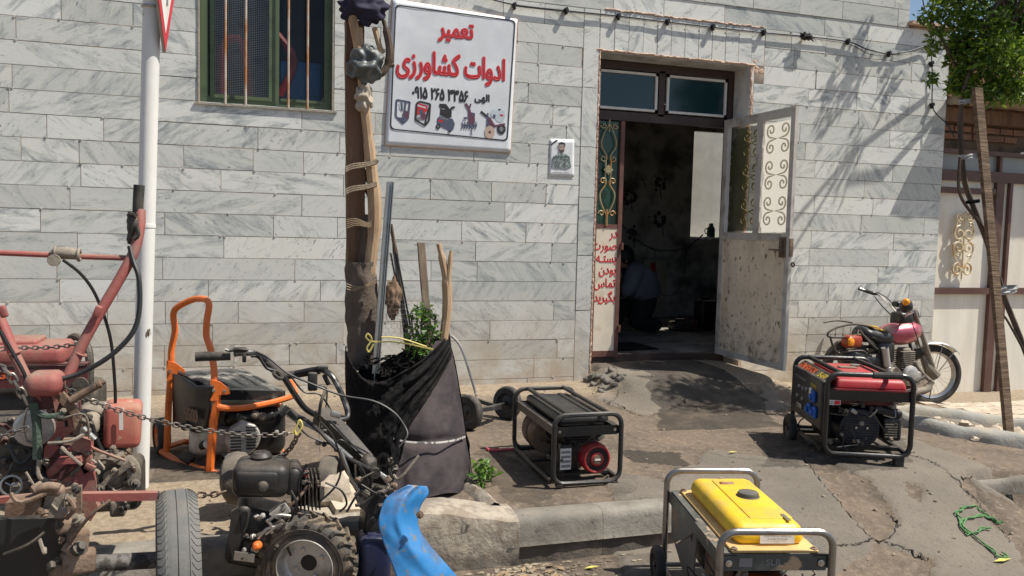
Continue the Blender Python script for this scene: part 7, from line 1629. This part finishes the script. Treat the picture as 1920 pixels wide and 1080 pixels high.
m_=MB(); n=120; ax_=(b_-a).normalized(); u=ax_.orthogonal().normalized(); q=ax_.cross(u); m_.tube([a.lerp(b_,.45+.5*i/n)+(u*math.cos(i*.42)+q*math.sin(i*.42))*.024 for i in range(n+1)],.0045,5); m_.build('spring',M['steel'],sc2,world=True)
m_=MB(); m_.tube(smooth(Q([(1640,668),(1655,690),(1670,720)],5.32),4),[.02,.025,.02],8); m_.rbox(at(1634,700,Y=5.35),(.14,.1,.12),.03); m_.build('swing_arm',M['engine'],MC,world=True)
hose(MC,'kick_stay',[(1680,690),(1684,722)],5.26,.006,'steel'); hose(MC,'kick_stay',[(1672,680),(1690,700),(1696,725)],5.25,.005,'steel')
# ================================================================ PERSON in the workshop
def skin_obj(name,verts,edges,radii,mt,parent,sub=2,base=(0,0,0)):
    me=bpy.data.meshes.new(name); me.from_pydata([tuple(Vector(v)-Vector(base)) for v in verts],edges,[]); o=bpy.data.objects.new('tmp_'+name,me); COL.objects.link(o)
    md=o.modifiers.new('s','SKIN'); md.use_smooth_shade=True; sv=me.skin_vertices[0].data
    for i,r_ in enumerate(radii): sv[i].radius=(r_,r_) if not isinstance(r_,tuple) else r_
    sv[0].use_root=True; s2=o.modifiers.new('b','SUBSURF'); s2.levels=sub; s2.render_levels=sub
    bpy.context.view_layer.update(); dg=bpy.context.evaluated_depsgraph_get(); m2=bpy.data.meshes.new_from_object(o.evaluated_get(dg)); m2.name=name; bpy.data.objects.remove(o); m2.materials.clear(); m2.materials.append(mt)
    for p in m2.polygons: p.use_smooth=True
    n=bpy.data.objects.new(name,m2); COL.objects.link(n)
    if parent: n.parent=parent
    return n
YP=7.75; bp=Vector((3.9,YP,.37)); W3=lambda x,y,d=0:at(x,y,Y=YP+d)
V=[W3(1208,574),W3(1208,546),W3(1196,518),W3(1182,502),W3(1172,495),W3(1168,486),W3(1165,478), # 0-6 spine, neck, head
   W3(1190,512,-.17),W3(1176,546,-.22),W3(1152,545,-.18),W3(1143,540,-.16), # right arm 7-10
   W3(1190,510,.17),W3(1172,548,.2),W3(1150,545,.12),W3(1141,541,.10), # left arm
   W3(1204,582,-.09),W3(1186,604,-.12),W3(1228,610,-.10),W3(1240,606,-.10), # kneeling right leg 15-18
   W3(1200,580,.09),W3(1156,574,.12),W3(1157,606,.12),W3(1148,613,.12)]
E2=[(0,1),(1,2),(2,3),(3,4),(4,5),(5,6),(2,7),(7,8),(8,9),(9,10),(2,11),(11,12),(12,13),(13,14),(0,15),(15,16),(16,17),(17,18),(0,19),(19,20),(20,21),(21,22)]
RR=[.15,.15,.17,.10,.065,.10,.085,.08,.06,.045,.035,.08,.06,.045,.035,.14,.11,.085,.06,.14,.10,.075,.06]
base_=W3(1200,616); base_.z=.37
body=skin_obj('person',V,E2,RR,M['trouser'],None,2,base_); body.location=base_
tag(body,'person in a grey blue shirt and black trousers kneeling inside the dark workshop doorway','person')
body.data.materials.append(M['skin'])
for p in body.data.polygons:
    c_=p.center+base_
    if c_.z>V[3].z-.0 and c_.x<V[3].x+.06: p.material_index=1
def sub(name,v,e,r_,mt): 
    return skin_obj(name,v,e,r_,mt,body,2,base_)
sub('shirt',[V[0]+Vector((0,0,.03)),V[1],V[2],V[3]+Vector((.02,0,-.03)),V[7],V[8],V[8].lerp(V[9],.6),V[11],V[12],V[12].lerp(V[13],.6)],[(0,1),(1,2),(2,3),(2,4),(4,5),(5,6),(2,7),(7,8),(8,9)],[.19,.21,.225,.13,.12,.09,.07,.12,.09,.07],M['shirt'])
hd2=V[5]; 
m_=MB(); m_.blob(hd2+Vector((.015,0,.035))-base_,(.118,.105,.115),.06,3,20,14,3); m_.build('hair',M['hair'],body) 
m_=MB(); m_.blob(hd2+Vector((-.045,0,-.01))-base_,(.075,.075,.10),.03,2,18,12,1); m_.blob(hd2+Vector((-.125,0,-.01))-base_,(.02,.014,.022),.05,2,8,6,1); m_.build('face',M['skin'],body)
m_=MB(); m_.blob(hd2+Vector((.0,-.085,-.01))-base_,(.018,.012,.028),.05,2,8,6,1); m_.build('ear',M['skin'],body)
for h_,s_ in((V[10],-1),(V[14],1)):
    m_=MB(); h0=h_-base_; m_.blob(h0,(.04,.022,.035),.05,2,12,8,2)
    for k in range(4): m_.tube(smooth([h0+Vector((-.02,0,.015-.014*k)),h0+Vector((-.065,0,.012-.014*k)),h0+Vector((-.085+.005*abs(k-1),0,-.01-.014*k))],3),[.009,.008,.007],6)
    m_.tube(smooth([h0+Vector((0,-s_*.02,.02)),h0+Vector((-.03,-s_*.03,.04)),h0+Vector((-.05,-s_*.02,.045))],3),[.010,.008],6); m_.build('hand',M['skin'],body)
# things in the workshop
m_=MB(); p=at(1226,550,Y=9.22); m_.box(p,(.34,.04,.86)); cb=m_.build('cupboard',mat('dim_cream_board',(.36,.34,.28),.7)); tag(cb,'pale cupboard panel with a red stripe behind the kneeling person','cupboard')
m_=MB(); m_.box((.0-.04,-.022,.62),(.07,.004,.40)); m_.build('red_stripe',M['red'],cb)
m_=MB(); p=at(1338,425,Y=9.32); zs=1.435
m_.lathe([(.05,0),(.055,.02),(.055,.13),(.045,.16),(.03,.18),(.032,.20),(.02,.215),(0,.215)],(p.x,9.38,zs-.052),(0,0,1),20); m_.torus((p.x-.06,9.38,zs+.058),(0,1,0),.035,.007,16,6); tag(m_.build('flask',M['flask']),'dark green vacuum flask standing on the bright inner window ledge','flask')
m_=MB(); rg=random.Random(61)
for i in range(9): m_.blob((5.36+i*.05,9.32,zs-.04),(.035,.03,.018),.4,3,8,6,i)
tag(m_.build('ledge_clutter',M['white'],smooth_=True),'crumpled pale papers on the inner window ledge','papers',kind='stuff')
for i,(x,y,w2,h2,mt,n,lab) in enumerate(((1275,602,.22,.10,'engine','engine_part','greasy engine part with a round boss on the workshop floor'),(1293,606,.14,.12,'maroon','toolbox','dull red toolbox on the workshop floor right of the person'),(1322,585,.20,.34,'blackfresh','machine','tall black machine standing at the right of the workshop floor'))):
    m_=MB(); p=at(x,y,Y=7.9); m_.rbox((p.x,7.9,.37+h2/2),(w2,.2,h2),.03); m_.lathe([(.04,0),(.04,.03),(0,.03)],(p.x-.02,7.79,.37+h2*.6),(0,-1,0),14); m_.box((p.x,7.9,.37+h2+.015),(w2*.5,.03,.03)); tag(m_.build(n,M[mt]),lab,n.replace('_',' '))
m_=MB(); m_.tube(smooth(Q([(1165,420),(1195,450),(1225,467),(1255,470),(1280,466),(1300,455),(1318,440)],7.2),5),.007,5); m_.tube(smooth(Q([(1228,468),(1230,510),(1236,545),(1255,555),(1275,540),(1285,500),(1287,466)],7.2),5),.004,5); tag(m_.build('hanging_wire',M['cable']),'slack black wire hanging across the dark workshop','wire')
m_=MB(); m_.box((3.1,6.75,.376),(.75,.45,.008),(0,0,.1)); tag(m_.build('floor_mat',M['cloth']),'black mat on the floor just inside the threshold','mat')
# ================================================================ SMALL THINGS ON THE GROUND
def gtube(name,L,r,mt,label,cat,dz=.006,n=6):
    P_=smooth([at(x,y,Z=GZ(*at(x,y,Z=.1)[:2])) for x,y in L],6); P_=[Vector((p.x,p.y,GZ(p.x,p.y)+dz)) for p in P_]; m_=MB(); m_.tube(P_,r,n); return tag(m_.build(name,M[mt]),label,cat)
m_=MB()
for L in([(1880,996),(1845,993),(1812,998),(1806,1012),(1830,1022),(1858,1040),(1880,1052),(1884,1044)],[(1802,985),(1830,980),(1850,992)],[(1802,985),(1794,990),(1798,1002),(1812,1018)],[(1850,992),(1872,996)],[(1812,1020),(1840,1012),(1852,1010)]):
    P_=[Vector((*at(x,y,Z=.03)[:2],0)) for x,y in L]; P_=smooth(P_,6); P_=[Vector((p.x,p.y,GZ(p.x,p.y)+.008)) for p in P_]; m_.tube(P_,.0034,6); m_.tube([p+Vector((.010*math.sin(i*.7),.010*math.cos(i*.9),.004)) for i,p in enumerate(P_)],.0034,6)
tag(m_.build('green_rope',M['greenrope']),'tangled bright green rope lying at the lower right of the ramp','rope')
m_=MB(); 
for L,w2 in(([(912,843),(925,847),(945,845),(972,843)],.013),([(915,846),(935,843)],.012)):
    P_=smooth([Vector((*at(x,y,Z=.21)[:2],0)) for x,y in L],4); P_=[Vector((p.x,p.y,GZ(p.x,p.y)+.008)) for p in P_]; m_.tube(P_,w2*.6,4)
tag(m_.build('pink_strap',mat('pink_strap',(.55,.10,.13),.7)),'faded pink strap lying on the ground left of the black generator','strap')
rg=random.Random(71); m_=MB()
for i in range(230):
    x,y=rg.uniform(-.3,4.6),rg.uniform(2.5,5.9); s_=rg.uniform(.004,.012); z=GZ(x,y); m_.blob((x,y,z+s_*.3),(s_,s_*.8,s_*.55),.3,2,6,4,i)
for i in range(160):
    x,y=rg.gauss(1.1,.22),rg.uniform(2.95,3.15); s_=rg.uniform(.004,.011); m_.blob((x,y,GZ(x,y)+s_*.3),(s_*1.6,s_,s_*.5),.3,2,6,4,i)
tag(m_.build('gravel',mat('litter_stone',(.30,.25,.18),.9,col2=(.14,.11,.08),sc=3,thr=(.4,.6))),'scattered grit and small stones over pavement and gutter','gravel',kind='stuff')
m_=MB()
for i in range(60):
    x,y=rg.gauss(.98,.13),rg.gauss(3.02,.05); a=rg.uniform(0,6.28); l=rg.uniform(.02,.06); z=GZ(x,y)+.008; d=Vector((math.cos(a),math.sin(a),rg.uniform(-.1,.3))); s2=Vector((-math.sin(a),math.cos(a),.2))*l*.2; p=Vector((x,y,z)); m_.add([p-d*l*.5,p+s2,p+d*l*.5,p-s2],[(0,1,2,3)])
tag(m_.build('dry_litter',mat('dry_leaf_litter',(.34,.24,.14),.9,col2=(.18,.12,.07),sc=20),smooth_=False),'heap of dry leaf litter in the gutter below the planter','litter',kind='stuff')
for (x,y,s_,lab) in((1880,1046,.05,'single yellowed leaf on the ramp below the green rope'),(1373,856,.03,'small yellow leaf on the pavement left of the red generator'),(1110,1046,.035,'yellow leaf lying along the kerb foot left of the yellow generator')):
    p=at(x,y,Z=.05 if y>1000 else .2); p.z=GZ(p.x,p.y)+.006; m_=MB(); m_.prism([p+Vector((-s_,0,0)),p+Vector((-s_*.2,-s_*.3,.004)),p+Vector((s_,0,.004)),p+Vector((0,s_*.3,.004))],(0,0,0),(0,0,.002)); tag(m_.build('leaf',M['leafyellow'],smooth_=False),lab,'leaf')
